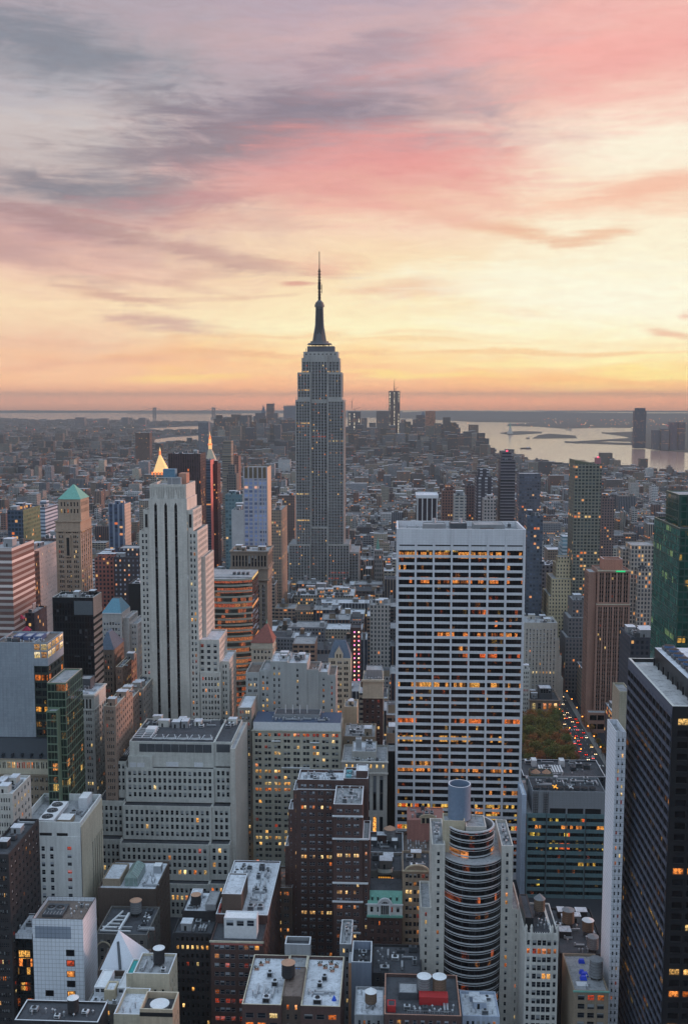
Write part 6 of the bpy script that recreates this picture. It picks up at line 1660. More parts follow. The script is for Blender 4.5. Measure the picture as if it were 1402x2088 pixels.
mid('white_slab_left', 'grey block with a pale pinkish windowless side, right of the pinkish brown block', pm('greyslab', (150, 152, 158), bw=3, fh=3.6), 40, 69, 1122, 760, 52, side=pm('paleside', (204, 188, 182), glass=(150, 140, 140), bw=3, fh=3.6, wf=.3, hf=.4, lit=0))
mid('blue_office_left', 'dark blue office with amber-lit floors and a greenish side, upper left', pm('blueoffice', (72, 86, 104), glass=(30, 42, 56), bw=3.2, fh=3.7, wf=.7, hf=.6, lit=.14), 15, 47, 1040, 900, 45, side=pm('greenside', (110, 120, 96), glass=(60, 84, 70), bw=3, fh=3.7, wf=.6, lit=.02))
mid('pale_rear_block', 'pale ribbon-windowed block behind the dark blue office', pm('palerear', (176, 186, 200), glass=(70, 80, 96), bw=40, fh=3.7, wf=1, hf=.45, lit=0), 62, 92, 1035, 1040, 40)
# green pyramid tower
Y = 722
b = Bld('green_pyramid_tower', 'ornate buff tower with a green copper pyramid roof and pink-lit right side, left', wall_mat('buff_tower', (160, 142, 126), 'stone'), 'tower', panes=PANES, lit=.06, rowlit=.03, ind=False)
a, c, z = fx(113.5, 164, 1062, Y)
zt_ = Zp(145, 1018, Y + 3)
pf = dict(n=3, g=3, wf=.62, fl=3.6, hf=.55, mt=7, rec=.4, gap=.4)
b.tier(a, c, Y, Y + 27, 0, z, f=pf, r=dict(n=5, wf=.5, fl=3.6, hf=.6, mt=7, spandrel=SPD), par=.6)
b.tier(a + 1.6, c - .2, Y + 2.5, Y + 23, z - .6, zt_, f=dict(n=6, wf=.4, fl=5, hf=.6, mt=2), r=dict(n=6, wf=.4, fl=5, hf=.6, mt=2), par=0)
for q in (0, 7, 60, 63): b.band(a, c, Y, Y + 27, z - q - .8, .8, .7)
ap = at(150, 988, Y + 12)
b.trim.frustum(a + 1.2, c + .2, Y + 2.1, Y + 23.4, zt_ + .01, ap.x - .5, ap.x + .5, Y + 12, Y + 13, ap.z, COPPER)
b.trim.box((a + c) / 2 - 1.8, (a + c) / 2 + 1.8, Y - 1.2, Y - .005, z - 26, z - 10, b.wall); b.trim.box((a + c) / 2 - 1.0, (a + c) / 2 + 1.0, Y - 1.3, Y - 1.203, z - 25, z - 12, PANES_DARK['D'])
b.build()
mid('dark_brown_block_left', 'dark brown block between the dark blue office and the green pyramid tower', pm('darkbrown', (92, 78, 76), bw=3, fh=3.4), 84, 116, 1098, 860, 30)
mid('red_brick_block', 'rosy brick block right of the green pyramid tower', pm('rosy', (150, 98, 90), bw=3.2, fh=3.6), 193, 236, 1138, 850, 34)
mid('dark_window_block', 'dark brown block with rows of small pale windows and an amber row', pm('darkwin', (70, 66, 72), glass=(120, 126, 140), bw=3.6, fh=4.0, wf=.35, hf=.4, lit=.1), 232, 284, 1136, 830, 36, steps=((240, 284, 1118, 8, 20),))
mid('black_block_left', 'tall black slab half hidden behind the left edge of the striped stone tower', BLACKG, 262, 290, 1190, 690, 30)
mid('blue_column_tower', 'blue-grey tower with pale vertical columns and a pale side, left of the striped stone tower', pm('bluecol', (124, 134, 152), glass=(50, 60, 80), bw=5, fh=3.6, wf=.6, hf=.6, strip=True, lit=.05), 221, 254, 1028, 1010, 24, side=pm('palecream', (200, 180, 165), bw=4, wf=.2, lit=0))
for (x0, x1, yt, Y_, nm, lb, col_) in ((212, 236, 1440, 500, 'step_block', 'pale-edged brown block with oval roof well, right of the tall grey stone block', (150, 130, 118)), (228, 266, 1428, 540, 'corner_block', 'brown corner block with a light coping, left of the foot of the striped stone tower', (128, 112, 104)), (236, 250, 1360, 590, 'narrow_brown_block', 'narrow brown block below the blue copper roofed tower', (140, 116, 104)), (262, 292, 1405, 560, 'far_corner_block', 'grey corner block touching the foot of the striped stone tower', (136, 130, 126))):
    b = low(nm, lb, wall_mat('w_' + nm, col_, 'brick'), x0, x1, yt, Y_, 34, nf=4, n=4, roof=ROOF, lit=.05, cap=CREAM)
mid('crimson_tent_building', 'low dark building with crimson tent roofs, right of the orange striped tower', pm('darkrow', (70, 64, 70), bw=3, fh=3.4), 28, 70, 1250, 640, 24, build=True, n=2)
for (x, y) in ((34, 1240), (42, 1254), (55, 1278)):
    p = at(x, y, 632); mb = MB(); mb.frustum(p.x - 2.6, p.x + 2.6, p.y - 2, p.y + 2, p.z - 2.2, p.x - .1, p.x + .1, p.y - .1, p.y + .1, p.z + .6, plain('crimson_cloth', (176, 60, 90), .7))
    for sx_ in (-2.5, 2.5): 
        for sy_ in (-1.9, 1.9): mb.bar((p.x + sx_, p.y + sy_, p.z - 4.6), (p.x + sx_, p.y + sy_, p.z - 2.2), .2, METAL)
    o = mb.obj('canopy_tent'); tag(o, {34: 'crimson peaked canopy, highest of the three beside the orange striped tower', 42: 'crimson peaked canopy, the middle one of three', 55: 'crimson peaked canopy, lowest of the three'}[x], 'canopy', 'crimson canopies')

# behind: towers around the striped tower
Y = 1500
b = mid('dark_ribbed_slab', 'dark brown ribbed slab with an amber top floor, behind the striped stone tower', pm('darkrib', (84, 66, 68), glass=(40, 32, 38), bw=3, fh=3.8, wf=.6, hf=.8, strip=True, lit=.04), 343, 408, 925, 1300, 40)
# gold pyramid
Y = 1750
GOLD = lamp_mat('lit_gold', (255, 206, 136), .58); GOLD2 = lamp_mat('lit_gold_low', (255, 140, 80), .8)
b = Bld('gold_pyramid_tower', 'tower with a floodlit golden pyramid spire, seen above the striped stone tower', pm('nylife', (150, 140, 130), bw=3.2, fh=3.7), 'tower', ind=False)
a, c, z = fx(308, 345, 968, Y); b.tier(a, c, Y, Y + 32, 0, z, par=.5); b.tier(a - 22, c + 4, Y + 2, Y + 40, 0, z - 45, par=.5)
ap = at(326, 928, Y + 12)
mb = MB(); mb.frustum(a + 3, c - 4, Y + 3, Y + 27, z + 3, ap.x - 1.6, ap.x + 1.6, Y + 12, Y + 15, ap.z, GOLD); b.part('pyramid', mb)
mb = MB(); mb.cyl(ap.x, Y + 13.5, 1.8, 1.4, ap.z, ap.z + 7, GOLD2, 10); mb.cyl(ap.x, Y + 13.5, 1.6, .1, ap.z + 7, ap.z + 14, GOLD, 10); b.part('lantern', mb)
for q in range(6): mb = MB(); xx = a + 1 + q * (c - a - 4) / 5; mb.box(xx, xx + 2.2, Y - .2, Y + 2.5, z - .4, z + 4.6, GOLD2); b.part('lit_pinnacle', mb)
b.build()
# clock-tower spire
Y = 1900
b = Bld('lantern_spire_tower', 'pale tower with a floodlit lantern spire, left of the blue grid tower', pm('metlife', (170, 158, 150), bw=3.4, fh=3.8), 'tower', ind=False)
a, c, z = fx(418, 441, 944, Y); b.tier(a, c, Y, Y + 22, 0, z, par=.5)
ap = at(428.5, 916, Y + 11)
mb = MB(); mb.frustum(a + .5, c - .5, Y + .5, Y + 21, z, ap.x - 3, ap.x + 3, Y + 8, Y + 14, ap.z, plain('pale_spire', (190, 180, 160))); b.part('pyramid', mb)
mb = MB()
for y0_, y1_, r0, r1, m_ in ((916, 908, 3.4, 3.2, GOLD), (908, 905, 4.2, 4.2, GOLD2), (905, 896, 2.6, 2.4, GOLD), (896, 888, 2.6, .8, GOLD2), (888, 880, .9, .1, GOLD)): mb.cyl(ap.x, Y + 11, r0, r1, Zp(428, y0_, Y), Zp(428, y1_, Y), m_, 10)
b.part('lantern', mb); b.build()
mid('dark_red_tower', 'slim dark red tower with a glowing pink edge, in front of the lantern spire', pm('darkred', (84, 58, 64), glass=(50, 30, 36), bw=3, fh=3.6, wf=.5, lit=.03), 430, 443, 946, 1400, 26)
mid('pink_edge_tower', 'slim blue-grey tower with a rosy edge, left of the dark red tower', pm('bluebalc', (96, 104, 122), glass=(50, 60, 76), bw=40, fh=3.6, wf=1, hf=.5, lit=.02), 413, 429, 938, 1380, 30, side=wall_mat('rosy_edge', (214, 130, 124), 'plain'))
mid('brown_cap_tower', 'slender tan tower with a black cap, right of the dark red tower', pm('tanribs', (140, 130, 118), glass=(90, 90, 92), bw=40, fh=3.4, wf=1, hf=.5, lit=0), 453, 470, 918, 1500, 26, steps=((455, 471, 899, 2, 22),))
mid('rosy_cap_tower', 'slender brown tower with rosy side, right of the black-capped tan tower', pm('brown3', (140, 112, 104), bw=3, fh=3.4), 470, 486, 930, 1560, 26)
mid('gold_cap_tower', 'stepped grey tower with a dull gold cap, left of the blue grid tower', pm('grey3', (120, 116, 114), bw=3, fh=3.4), 462, 482, 966, 1350, 24, steps=((465, 479, 948, 4, 12),))
mid('teal_glass_tower', 'teal glass tower left of the blue grid tower', pm('teal3', (104, 128, 136), glass=(66, 88, 98), bw=3, fh=3.6, wf=.7, lit=.02), 459, 494, 1008, 960, 24)
mid('white_blank_slab', 'plain pale slab with one edge line of windows, before the teal glass tower', pm('paleblank', (186, 188, 190), bw=30, fh=3.6, wf=.06, hf=.4, lit=0), 472, 497, 1040, 905, 24)
Y = 850
b = Bld('blue_grid_tower', 'tall periwinkle-blue gridded tower with a brown colonnaded crown, left of the tallest tower', pm('bluegrid', (160, 166, 184), glass=(104, 116, 150), bw=4.4, fh=3.4, wf=.8, hf=.6, lit=.03), 'tower', ind=False)
a, c, z = fx(496, 545, 976, Y)
b.tier(a, c, Y, Y + 26, 0, z, par=0)
BR3 = plain('crown_brown', (110, 98, 84), .6); 
b.tier(a + .5, c - .5, Y + .6, Y + 25.5, z, z + 9.5, par=.8, wall=BR3)
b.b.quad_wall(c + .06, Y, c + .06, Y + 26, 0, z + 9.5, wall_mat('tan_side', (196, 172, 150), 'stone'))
for q in range(6): b.trim.box(a + (c - a - 1) * q / 5, a + (c - a - 1) * q / 5 + 1, Y - .3, Y + .5, 0, z + 10, plain('pale_rib', (168, 166, 172)))
b.trim.box(a - .3, c + .3, Y - .4, Y - .305, z - .5, z + .4, plain('pale_rib', (168, 166, 172)))
b.build()
# avenue canyon
mid('tan_avenue_block', 'tall tan block with many small windows, right of the blue grid tower', pm('tanave', (150, 134, 120), bw=2.6, fh=3.3, lit=.02), 553, 574, 1040, 1120, 60)
b = mid('billboard_building', 'brown building carrying a white portrait banner with a dark figure, left of the tallest tower', pm('brownbb', (124, 112, 108), bw=3, fh=3.5), 566, 600, 1010, 1420, 50, build=False)
a, c, z = b.X; p = at(571.5, 1018, 1420); mb = MB(); mb.box(p.x - 3, p.x + 3, 1419.4, 1419.98, p.z - 16, p.z, TRIMW); mb.cyl(p.x, 1419.2, 1.1, .9, p.z - 11, p.z - 5, METALD, 8); mb.cyl(p.x, 1419.2, .8, .5, p.z - 4.8, p.z - 3, METALD, 8); b.part('banner', mb); b.build()
mid('flat_white_roof_hall', 'broad low block with a flat pale roof, at the foot of the tallest tower', pm('hall', (150, 146, 138), bw=3, fh=4, lit=.25), 601, 722, 1214, 1140, 46, roof=ROOFW, n=10, tank=1, big=2)
mid('stone_block_centre', 'plain grey stone block with tall windows, left of the white grid slab', pm('cst', (166, 162, 158), bw=3.2, fh=3.8, wf=.45, hf=.6), 754, 795, 1234, 905, 30, n=3)
mid('green_spire_church', 'grey church with a thin green spire, right of the foot of the tallest tower', pm('church', (140, 138, 138), bw=3, fh=6), 763, 780, 1122, 1350, 24, n=0)
p = at(770, 1098, 1355); mb = MB(); mb.frustum(p.x - 2.5, p.x + 2.5, 1352, 1357, p.z - 14, p.x - .1, p.x + .1, 1354.4, 1354.6, p.z + 2, COPPER); o = mb.obj('church_spire'); tag(o, 'thin pale green copper spire right of the foot of the tallest tower', 'spire')

# right of the white slab
Y = 950
b = Bld('finned_tower', 'square tower with a flat white top and bold white fins, behind the white grid slab', plain('fin_glass', (40, 44, 56), .2, 0, .5), 'tower', ind=False)
a, c, z = fx(850, 891, 1016, Y)
b.tier(a, c, Y, Y + 32, 0, z, par=.4)
b.b.quad_wall(a - .05, Y + 32, a - .05, Y, 0, z, wall_mat('olive_side', (112, 110, 108), 'plain'))
for q in range(5): b.trim.box(a + (c - a - .8) * q / 4, a + (c - a - .8) * q / 4 + .8, Y - .9, Y - .003, 0, z, TRIMW)
b.tier(a - 1, c + 1, Y - 1.2, Y + 33, z + .01, z + 3, par=.6, wall=TRIMW, roof=ROOFW); b.build()
mid('brown_brick_tower_right', 'brown brick apartment tower with a stepped top, behind the white grid slab', pm('bbt', (132, 100, 92), bw=3, fh=3.2), 901, 930, 1000, 1150, 24, steps=((907, 922, 988, 4, 10),))
mid('pale_window_tower', 'pale grey ribboned apartment tower right of the brown brick one', pm('pwt', (170, 166, 162), glass=(80, 84, 92), bw=5, fh=3.2, wf=.7, hf=.5, lit=.02), 926, 950, 1010, 1080, 24)
mid('brown_hotel_far', 'brown tower with a dark top, left of the dark twin-topped tower', pm('bhf', (104, 88, 88), bw=3, fh=3.3), 950, 970, 990, 1200, 24, group=None)
mid('dark_twin_top_tower', 'dark tower with pale window strips and a blocky top, behind the white grid slab', pm('dtt', (72, 70, 78), glass=(150, 150, 156), bw=7, fh=3.3, wf=.4, hf=.5, lit=.01), 971, 1004, 972, 1120, 26, steps=((974, 996, 956, 3, 16),))
mid('pale_low_tower', 'small pale tower in front of the dark twin-topped tower', pm('plt', (168, 160, 158), bw=3, fh=3.3), 986, 1010, 1018, 1000, 20)
b = mid('banded_dark_tower', 'tall dark tower with thin pale floor bands and a red roof light', pm('bdt', (120, 118, 124), glass=(44, 42, 52), bw=40, fh=3.3, wf=1, hf=.62, lit=.03), 1020, 1050, 938, 1130, 26, steps=((1023, 1042, 922, 3, 14),), build=False)
p = at(1033, 918, 1135); mb = MB(); mb.cyl(p.x, 1135, .8, .8, p.z - 1.5, p.z, lamp_mat('beacon_red', (255, 60, 90), 3.0), 8); b.part('beacon', mb); b.build()
mid('pale_top_glass_tower', 'grey glass tower with a pale blank top, right of the banded dark tower', pm('ptg', (96, 98, 108), glass=(70, 76, 90), bw=3, fh=3.5, wf=.7, lit=.03), 1058, 1101, 984, 1230, 26, steps=((1058, 1102, 966, .2, 25),))
mid('dark_glass_block_right', 'dark blue glass block behind the top right corner of the white grid slab', pm('dgb', (84, 92, 104), glass=(60, 70, 86), bw=3, fh=3.6, wf=.7, lit=.02), 1074, 1106, 1052, 960, 24)
b = mid('olive_apartment_tower', 'big olive-grey balconied apartment tower with a slanted top, right side of the distance', pm('oat', (122, 122, 112), glass=(46, 52, 56), bw=3.2, fh=3.05, wf=.66, hf=.6, lit=.05), 1171, 1226, 946, 950, 30, n=0, build=False)
a, c, z = b.X; b.trim.frustum(a, c - 5, 950.2, 979.8, z + .01, a, a + .4, 950.2, 979.8, z + 3.4, plain('olive_cap', (96, 98, 84), .6)); mb = MB(); mb.box(c - 4.5, c - .4, 952, 962, z, z + 5.4, wall_mat('pink_box', (160, 116, 120), 'plain')); mb.cyl(c - 2.6, 955, .7, .7, z + 5.41, z + 6.6, lamp_mat('beacon_red', (255, 60, 90), 3.0) , 8); b.part('penthouse', mb); b.build()
mid('brown_flats_right', 'brown slab of flats behind the olive apartment tower', pm('bfr', (116, 100, 98), bw=3, fh=3.1), 1226, 1252, 1016, 1150, 24)
mid('pale_glass_office_right', 'pale glass office with white floor bands, below the olive apartment tower', pm('pgo', (170, 184, 192), glass=(90, 118, 130), bw=6, fh=3.7, wf=1, hf=.5, lit=.02), 1146, 1196, 1112, 1060, 28, roof=ROOFW, steps=((1146, 1192, 1094, 4, 14), (1164, 1204, 1146, -14, 13)))
mid('low_white_roof_right', 'low building with a broad white roof, right of the white grid slab', pm('lwr', (116, 120, 130), bw=4, fh=4), 1078, 1136, 1152, 1010, 26, roof=ROOFW, n=6)
mid('cream_setback_tower', 'cream ziggurat tower with many setbacks, left of the brown piered tower', pm('cst2', (190, 178, 150), bw=2.8, fh=3.4, wf=.4, hf=.5, lit=.01), 1134, 1170, 1150, 960, 24, steps=((1136, 1166, 1136, 3, 12), (1124, 1182, 1180, -6, 34), (1118, 1186, 1215, -9, 40), (1112, 1192, 1262, -12, 44)), roof=ROOF, n=2)
mid('grey_stepped_block_right', 'dark grey stepped block with a short amber row, left of the brown piered tower', pm('gsb', (112, 110, 112), glass=(44, 48, 58), bw=3, fh=3.5, wf=.5, lit=.03), 1166, 1202, 1224, 905, 24, steps=((1158, 1204, 1260, -5, 28), (1152, 1206, 1300, -9, 30)), n=4)
# brown piered tower
Y = 795
b = Bld('brown_piered_tower', 'brown brick tower with close vertical piers and a green-lit crown edge, right of the park', wall_mat('brown_pier', (150, 118, 106), 'brick'), 'tower', panes=PANES_DARK, lit=.015, rowlit=0, ind=True)
a, c, z = fx(1218, 1284, 1163, Y)
zmid = Zp(1240, 1232, Y)
sp = dict(n=5, g=2, wf=.66, fl=3.5, hf=.6, mt=2, ms=.8, spandrel=plain('brown_spandrel', (70, 56, 54)), gap=.5, rec=.6)
b.tier(a, c, Y, Y + 26, zmid, z, f=sp, l=dict(sp, n=4), par=1.0, roof=ROOFB)
b.tier(a - .5, c + .5, Y - .5, Y + 26.5, 0, zmid - .01, f=dict(sp, n=6), l=dict(sp, n=4), par=0)
b.trim.box(a - 1, c + 1, Y - 1, Y - .505, zmid - .3, zmid + .3, CREAM, bottom=True); b.trim.box(a - .4, c + .4, Y - .5, Y - .005, z - .8, z + .1, CREAM, bottom=True)
b.tier(a + 5, c - 5, Y + 5, Y + 18, z - 1, Zp(1250, 1140, Y + 5), par=2, wall=wall_mat('rose_brick', (172, 124, 108), 'brick'), cap=TRIMW)
mb = MB(); mb.box(c - 11, c - 4, Y - 1.0, Y - .51, z - 1.2, z - .2, lamp_mat('green_tube', (40, 200, 120), .8)); b.part('light_strip', mb)
b.tier(a - 6.2, a - .6, Y + 3, Y + 22, 0, z - 2, f=None, l=dict(sp, n=4), par=.6)
b.tier(a - 6, c + 6, Y - 8, Y - .6, 0, 16, f=dict(n=6, wf=.9, fl=7, hf=.6, mt=2), par=.6)
b.build()
# white ribbed block
Y = 860
b = Bld('white_ribbed_block', 'pale stone block with shallow vertical ribs and stepped right edge', wall_mat('rib_stone', (182, 178, 170), 'stone'), panes=PANES_PALE, lit=.01, ind=False)
a, c, z = fx(1068, 1136, 1270, Y)
sp2 = dict(n=9, wf=.36, fl=3.7, hf=.5, mt=5, spandrel=plain('rib_spandrel', (150, 148, 142), .8), rec=.3)
b.tier(a, c, Y, Y + 28, 0, z, f=sp2, par=.8, roof=ROOF)
for i, (w_, yy) in enumerate(((2.2, 1305), (4.2, 1340), (6, 1385))): b.tier(c + (0 if i == 0 else (2.2, 4.2)[i - 1]) + .01, c + w_, Y + 2, Y + 28, 0, Zp(1140, yy, Y), f=dict(n=1, wf=.5, fl=3.7, hf=.5), par=.5)
b.clutter(a + 1, c - 1, Y + 2, Y + 26, z - .8, 6); b.build()
# ornate lit-top block on the park
Y = 812
b = Bld('ornate_park_block', 'brown ornate block with a glowing amber upper storey, behind the park trees', wall_mat('ornate_stone', (134, 118, 106), 'stone'), panes=PANES, lit=.04, rowlit=0)
a, c, z = fx(1080, 1158, 1428, Y)
c = min(c, 134.5)
b.tier(a, c, Y, Y + 26, z - 9.5, z, f=dict(n=5, nr=1, wf=.62, fl=8, hf=.66, mt=2.4, force={0: 'LDOOL'}), par=.6, roof=ROOFD)
b.tier(a + .4, c - .4, Y + .5, Y + 26, 0, z - 9.51, f=dict(n=5, g=2, wf=.7, fl=5, hf=.7, mt=.8), par=0)
for q in (0, 9.6): b.band(a, c, Y, Y + 26, z - q - .5, .8, .9)
b.tier(a + 8, c - 5, Y + 6, Y + 18, z - .6, z + 8, f=dict(n=4, wf=.86, fl=4.4, hf=.7, mt=.8, force={0: 'D', 1: 'O'}), par=.4, wall=METALD, roof=ROOFW)
b.clutter(a + .5, a + 8, Y + 2, Y + 24, z - .6, 4); b.build()
b = low('thin_grey_annex', 'narrow grey block close against the right edge of the white grid slab', GREYS, 1064, 1080, 1365, 815, 20, nf=3, n=2, lit=.05)
# right edge
mid('columned_block_right', 'grey stone tower with tall columned bays, left of the green glass tower', pm('cbr', (164, 156, 148), glass=(50, 52, 60), bw=2.8, fh=3.6, wf=.55, hf=.65, lit=.05), 1300, 1334, 1160, 880, 30, steps=((1286, 1336, 1112, 8, 24), (1268, 1300, 1120, 20, 20)), n=6, roof=ROOF)
mid('pale_mid_block_right', 'pale slender block between the brown piered tower and the columned tower', pm('pmb', (176, 172, 168), bw=3, fh=3.5), 1284, 1299, 1148, 930, 30, n=1)
mid('dark_low_block_right', 'dark low roof with pale sheds, above the black lattice slab', pm('dlb', (70, 74, 84), bw=3, fh=3.5), 1284, 1345, 1300, 640, 30, n=8, roof=ROOFD)
Y = 532
b = Bld('green_glass_tower', 'green glass tower with amber-lit front floors, cut by the right edge', plain('green_frame', (44, 72, 66), .35, 0, .5), 'skyscraper', ind=False, office=office_mat('office_greentower', (28, 70, 62), .18, (255, 170, 50), (255, 210, 80), 1.0, 2.0, .08))
X0 = Xp(1385, 1077, Y); z = Zp(1385, 1077, Y)
GT = office_mat('office_greentower', None); GS = office_mat('office_greenside', (52, 104, 94), .06, (150, 180, 90), (200, 210, 120), .5, 2.4, .12)
b.tier(X0, X0 + 40, Y, Y + 52, 0, z, f=dict(n=14, wf=.9, fl=4, hf=.8, mt=1.5, rec=.1, ms=.3), l=dict(n=18, wf=.92, fl=4, hf=.88, mt=1.2, rec=.06, ms=.2), par=1.0, cap=LIMEB, roof=ROOFD)
b.wins = [(w_[0], w_[1], w_[2], w_[3], w_[4], GS if abs(w_[2][0]) > .5 else GT) for w_ in b.wins]
b.tier(X0 + 3, X0 + 38, Y + 14, Y + 40, z - 1, z + 16, f=dict(n=10, wf=.9, fl=4, hf=.86, rec=.1), l=dict(n=9, wf=.92, fl=4, hf=.86, rec=.1), par=.6, cap=LIMEB); b.build()
mid('beige_slab_right', 'small plain beige slab at the left foot of the black lattice slab', wall_mat('beige_siding', (176, 168, 150), 'panel'), 1262, 1286, 1410, 552, 18, n=0)
import numpy as np
# ------------------------------------------------------------------ land, water, hills
def sheet(name, pts, z, m, thick=3):
    mb = MB(); mb.prism([(p[0], p[1]) for p in pts], z - thick, z, m); o = mb.obj(name); structure(o); return o
# water: one sheet out to the horizon
m, t = material('harbour_water')
pos = t.n('ShaderNodeNewGeometry').outputs['Position']
x, y, z = t.sep(pos)
wn_ = t.noise(t.vec(t.m('MULTIPLY', x, .02), t.m('MULTIPLY', y, .006), 0.0), 1.0, 5, .65)
wn2 = t.noise(t.vec(t.m('MULTIPLY', x, .0012), t.m('MULTIPLY', y, .0005), 3.0), 1.0, 4, .6)
bp = t.n('ShaderNodeBump'); bp.inputs['Strength'].default_value = .04; bp.inputs['Distance'].default_value = 4.0; t.put(bp.inputs['Height'], wn_)
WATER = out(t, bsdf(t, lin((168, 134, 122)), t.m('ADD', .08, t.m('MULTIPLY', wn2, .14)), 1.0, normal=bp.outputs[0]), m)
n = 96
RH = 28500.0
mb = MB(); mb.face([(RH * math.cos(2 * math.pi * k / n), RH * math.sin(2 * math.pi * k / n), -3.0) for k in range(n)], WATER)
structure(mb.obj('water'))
m, t = material('city_ground')
pos = t.n('ShaderNodeNewGeometry').outputs['Position']
k1 = t.noise(pos, .02, 5, .7); k2 = t.noise(pos, .35, 4, .7)
k = t.m('ADD', .55, t.m('ADD', t.m('MULTIPLY', k1, .5), t.m('MULTIPLY', k2, .4)))
GROUND = out(t, bsdf(t, t.mix(1.0, lin((52, 54, 60)), t.vec(k, k, k), 'MULTIPLY'), .9, .2), m)
LANDM = plain('far_land', (60, 64, 62), .95, amt=.7, scale=.004)
shore = [(1402, 984), (1330, 972), (1290, 966), (1235, 962), (1170, 958), (1110, 954), (1085, 946), (1070, 938), (1040, 932), (1006, 928), (978, 922), (975, 908), (950, 901), (900, 899), (860, 898), (760, 897), (640, 897), (520, 898), (468, 899), (444, 896), (436, 882), (444, 869), (430, 861), (330, 861), (300, 858), (200, 856), (90, 857), (0, 853), (-260, 851)]
pts = [gnd(*p) for p in shore]
land = [(p.x, p.y) for p in pts] + [(-16000, 3000), (-16000, -3000), (6000, -3000), (4200, 1500)]
land = land[::-1]
mb = MB(); mb.face([(p[0], p[1], 0) for p in land], GROUND); mb.face([(p[0], p[1], 0) for p in land[::-1]], GROUND)
mb.f.pop(); mb.mi.pop(); mb.uv = mb.uv[:len(land)]; mb.v = mb.v[:len(land)]
for i in range(len(land)):
    a, b = land[i], land[(i + 1) % len(land)]; mb.quad_wall(*a, *b, -4, 0, GROUND)
structure(mb.obj('ground'))
def patch(name, px, m, z, thick=3):
    P_ = [gnd(a, b, z) for a, b in px]; return sheet(name, [(p.x, p.y) for p in P_], z, m, thick)
patch('river', [(306, 908), (330, 907), (400, 902), (424, 898), (424, 889), (404, 888), (345, 892), (316, 896)][::1], WATER, .06, .05)
patch('river', [(330, 878), (420, 874), (424, 868), (370, 870), (300, 874)], WATER, .06, .05)
patch('jersey_shore', [(1402, 928), (1470, 932), (1470, 862), (1330, 863), (1292, 868), (1150, 866), (1120, 862), (880, 858), (820, 856), (820, 842), (1470, 842), (1500, 842), (1500, 934)][::-1][:0] or [(1500, 934), (1402, 922), (1330, 916), (1292, 909), (1284, 900), (1240, 899), (1176, 904), (1150, 901), (1284, 893), (1262, 886), (1228, 882), (1300, 880), (1290, 872), (1210, 872), (1150, 874), (1100, 870), (1033, 868), (1036, 864), (1100, 862), (960, 860), (880, 855), (770, 851), (770, 846), (1500, 846)][::-1], LANDM, -1.2)
patch('liberty_island', [(1018, 883), (1040, 887), (1104, 883), (1104, 880), (1060, 879), (1036, 880)], LANDM, -1.5)
patch('ellis_island', [(1084, 894), (1175, 893), (1172, 888), (1120, 884), (1098, 887)], LANDM, -1.5)
patch('far_bay_land', [(-300, 842.5), (250, 841.5), (620, 843), (620, 838), (-300, 838)], LANDM, -1.4)
patch('bay_shore', [(430, 856), (600, 858), (600, 850), (430, 850)], LANDM, -1.3)
# far ridges with a rough crest
def ridge(name, xa, xb, ybase, Yd, prof, seed):
    rg = random.Random(seed); N = 160; mb = MB(); P0 = []
    for i in range(N + 1):
        u = i / N; x_ = xa + (xb - xa) * u
        yt = None
        for (q0, y0_), (q1, y1_) in zip(prof, prof[1:]):
            if q0 <= x_ <= q1: yt = y0_ + (y1_ - y0_) * (x_ - q0) / (q1 - q0)
        top = at(x_, yt + rg.uniform(-.35, .35), Yd)
        P0.append((top.x, Yd, max(6, top.z)))
    for a, b in zip(P0, P0[1:]):
        for (d0, h0), (d1, h1) in (((-1500, 0), (-500, .55)), ((-500, .55), (0, 1)), ((0, 1), (1600, .2))):
            mb.face([(a[0], a[1] + d0, -2 + (a[2] + 2) * h0), (b[0], b[1] + d0, -2 + (b[2] + 2) * h0), (b[0], b[1] + d1, -2 + (b[2] + 2) * h1), (a[0], a[1] + d1, -2 + (a[2] + 2) * h1)], LANDM)
    structure(mb.obj(name))
ridge('hills', 700, 1560, 856, 17500, [(690, 841), (820, 841), (905, 837.5), (1050, 839), (1180, 841), (1300, 842.5), (1570, 843.5)], 1)
ridge('hills', -260, 820, 841, 24500, [(-270, 837.2), (60, 836.6), (240, 837.6), (500, 836.8), (700, 838), (830, 838.2)], 2)
ridge('hills', 1100, 1560, 841, 25500, [(1090, 838), (1250, 837.2), (1400, 838.2), (1570, 837.6)], 3)

# ------------------------------------------------------------------ suspension bridge
BRM = plain('bridge_grey', (52, 58, 66), .7)
Yb = 15600
root = empty('suspension_bridge', 'distant suspension bridge with two towers on the left horizon', 'bridge', (at(375, 845, Yb).x, Yb, 0))
TW = []
for px in (315, 435.5):
    p = at(px, 831, Yb); mb = MB(); TW.append(p)
    for s_ in (-1, 1): mb.box(p.x + s_ * 15 - 10, p.x + s_ * 15 + 10, Yb - 10, Yb + 10, -2, p.z, BRM)
    for zz_ in (p.z - 12, p.z * .62, 60): mb.box(p.x - 7, p.x + 7, Yb - 8, Yb + 8, zz_ - 6, zz_ + 6, BRM)
    mb.obj('bridge_tower', root)
mb = MB(); mb.bar((TW[0].x - 420, Yb, 58), (TW[1].x + 420, Yb, 58), 9, BRM); mb.obj('deck', root)
mb = MB(); N = 24
for i in range(N):
    u, v = i / N, (i + 1) / N
    f_ = lambda q: 70 + (TW[0].z - 76) * (2 * q - 1) ** 2
    xx = lambda q: TW[0].x + (TW[1].x - TW[0].x) * q
    mb.bar((xx(u), Yb, f_(u)), (xx(v), Yb, f_(v)), 3.5, BRM)
    mb.bar((xx(u), Yb, f_(u)), (xx(u), Yb, 58), 1.6, BRM)
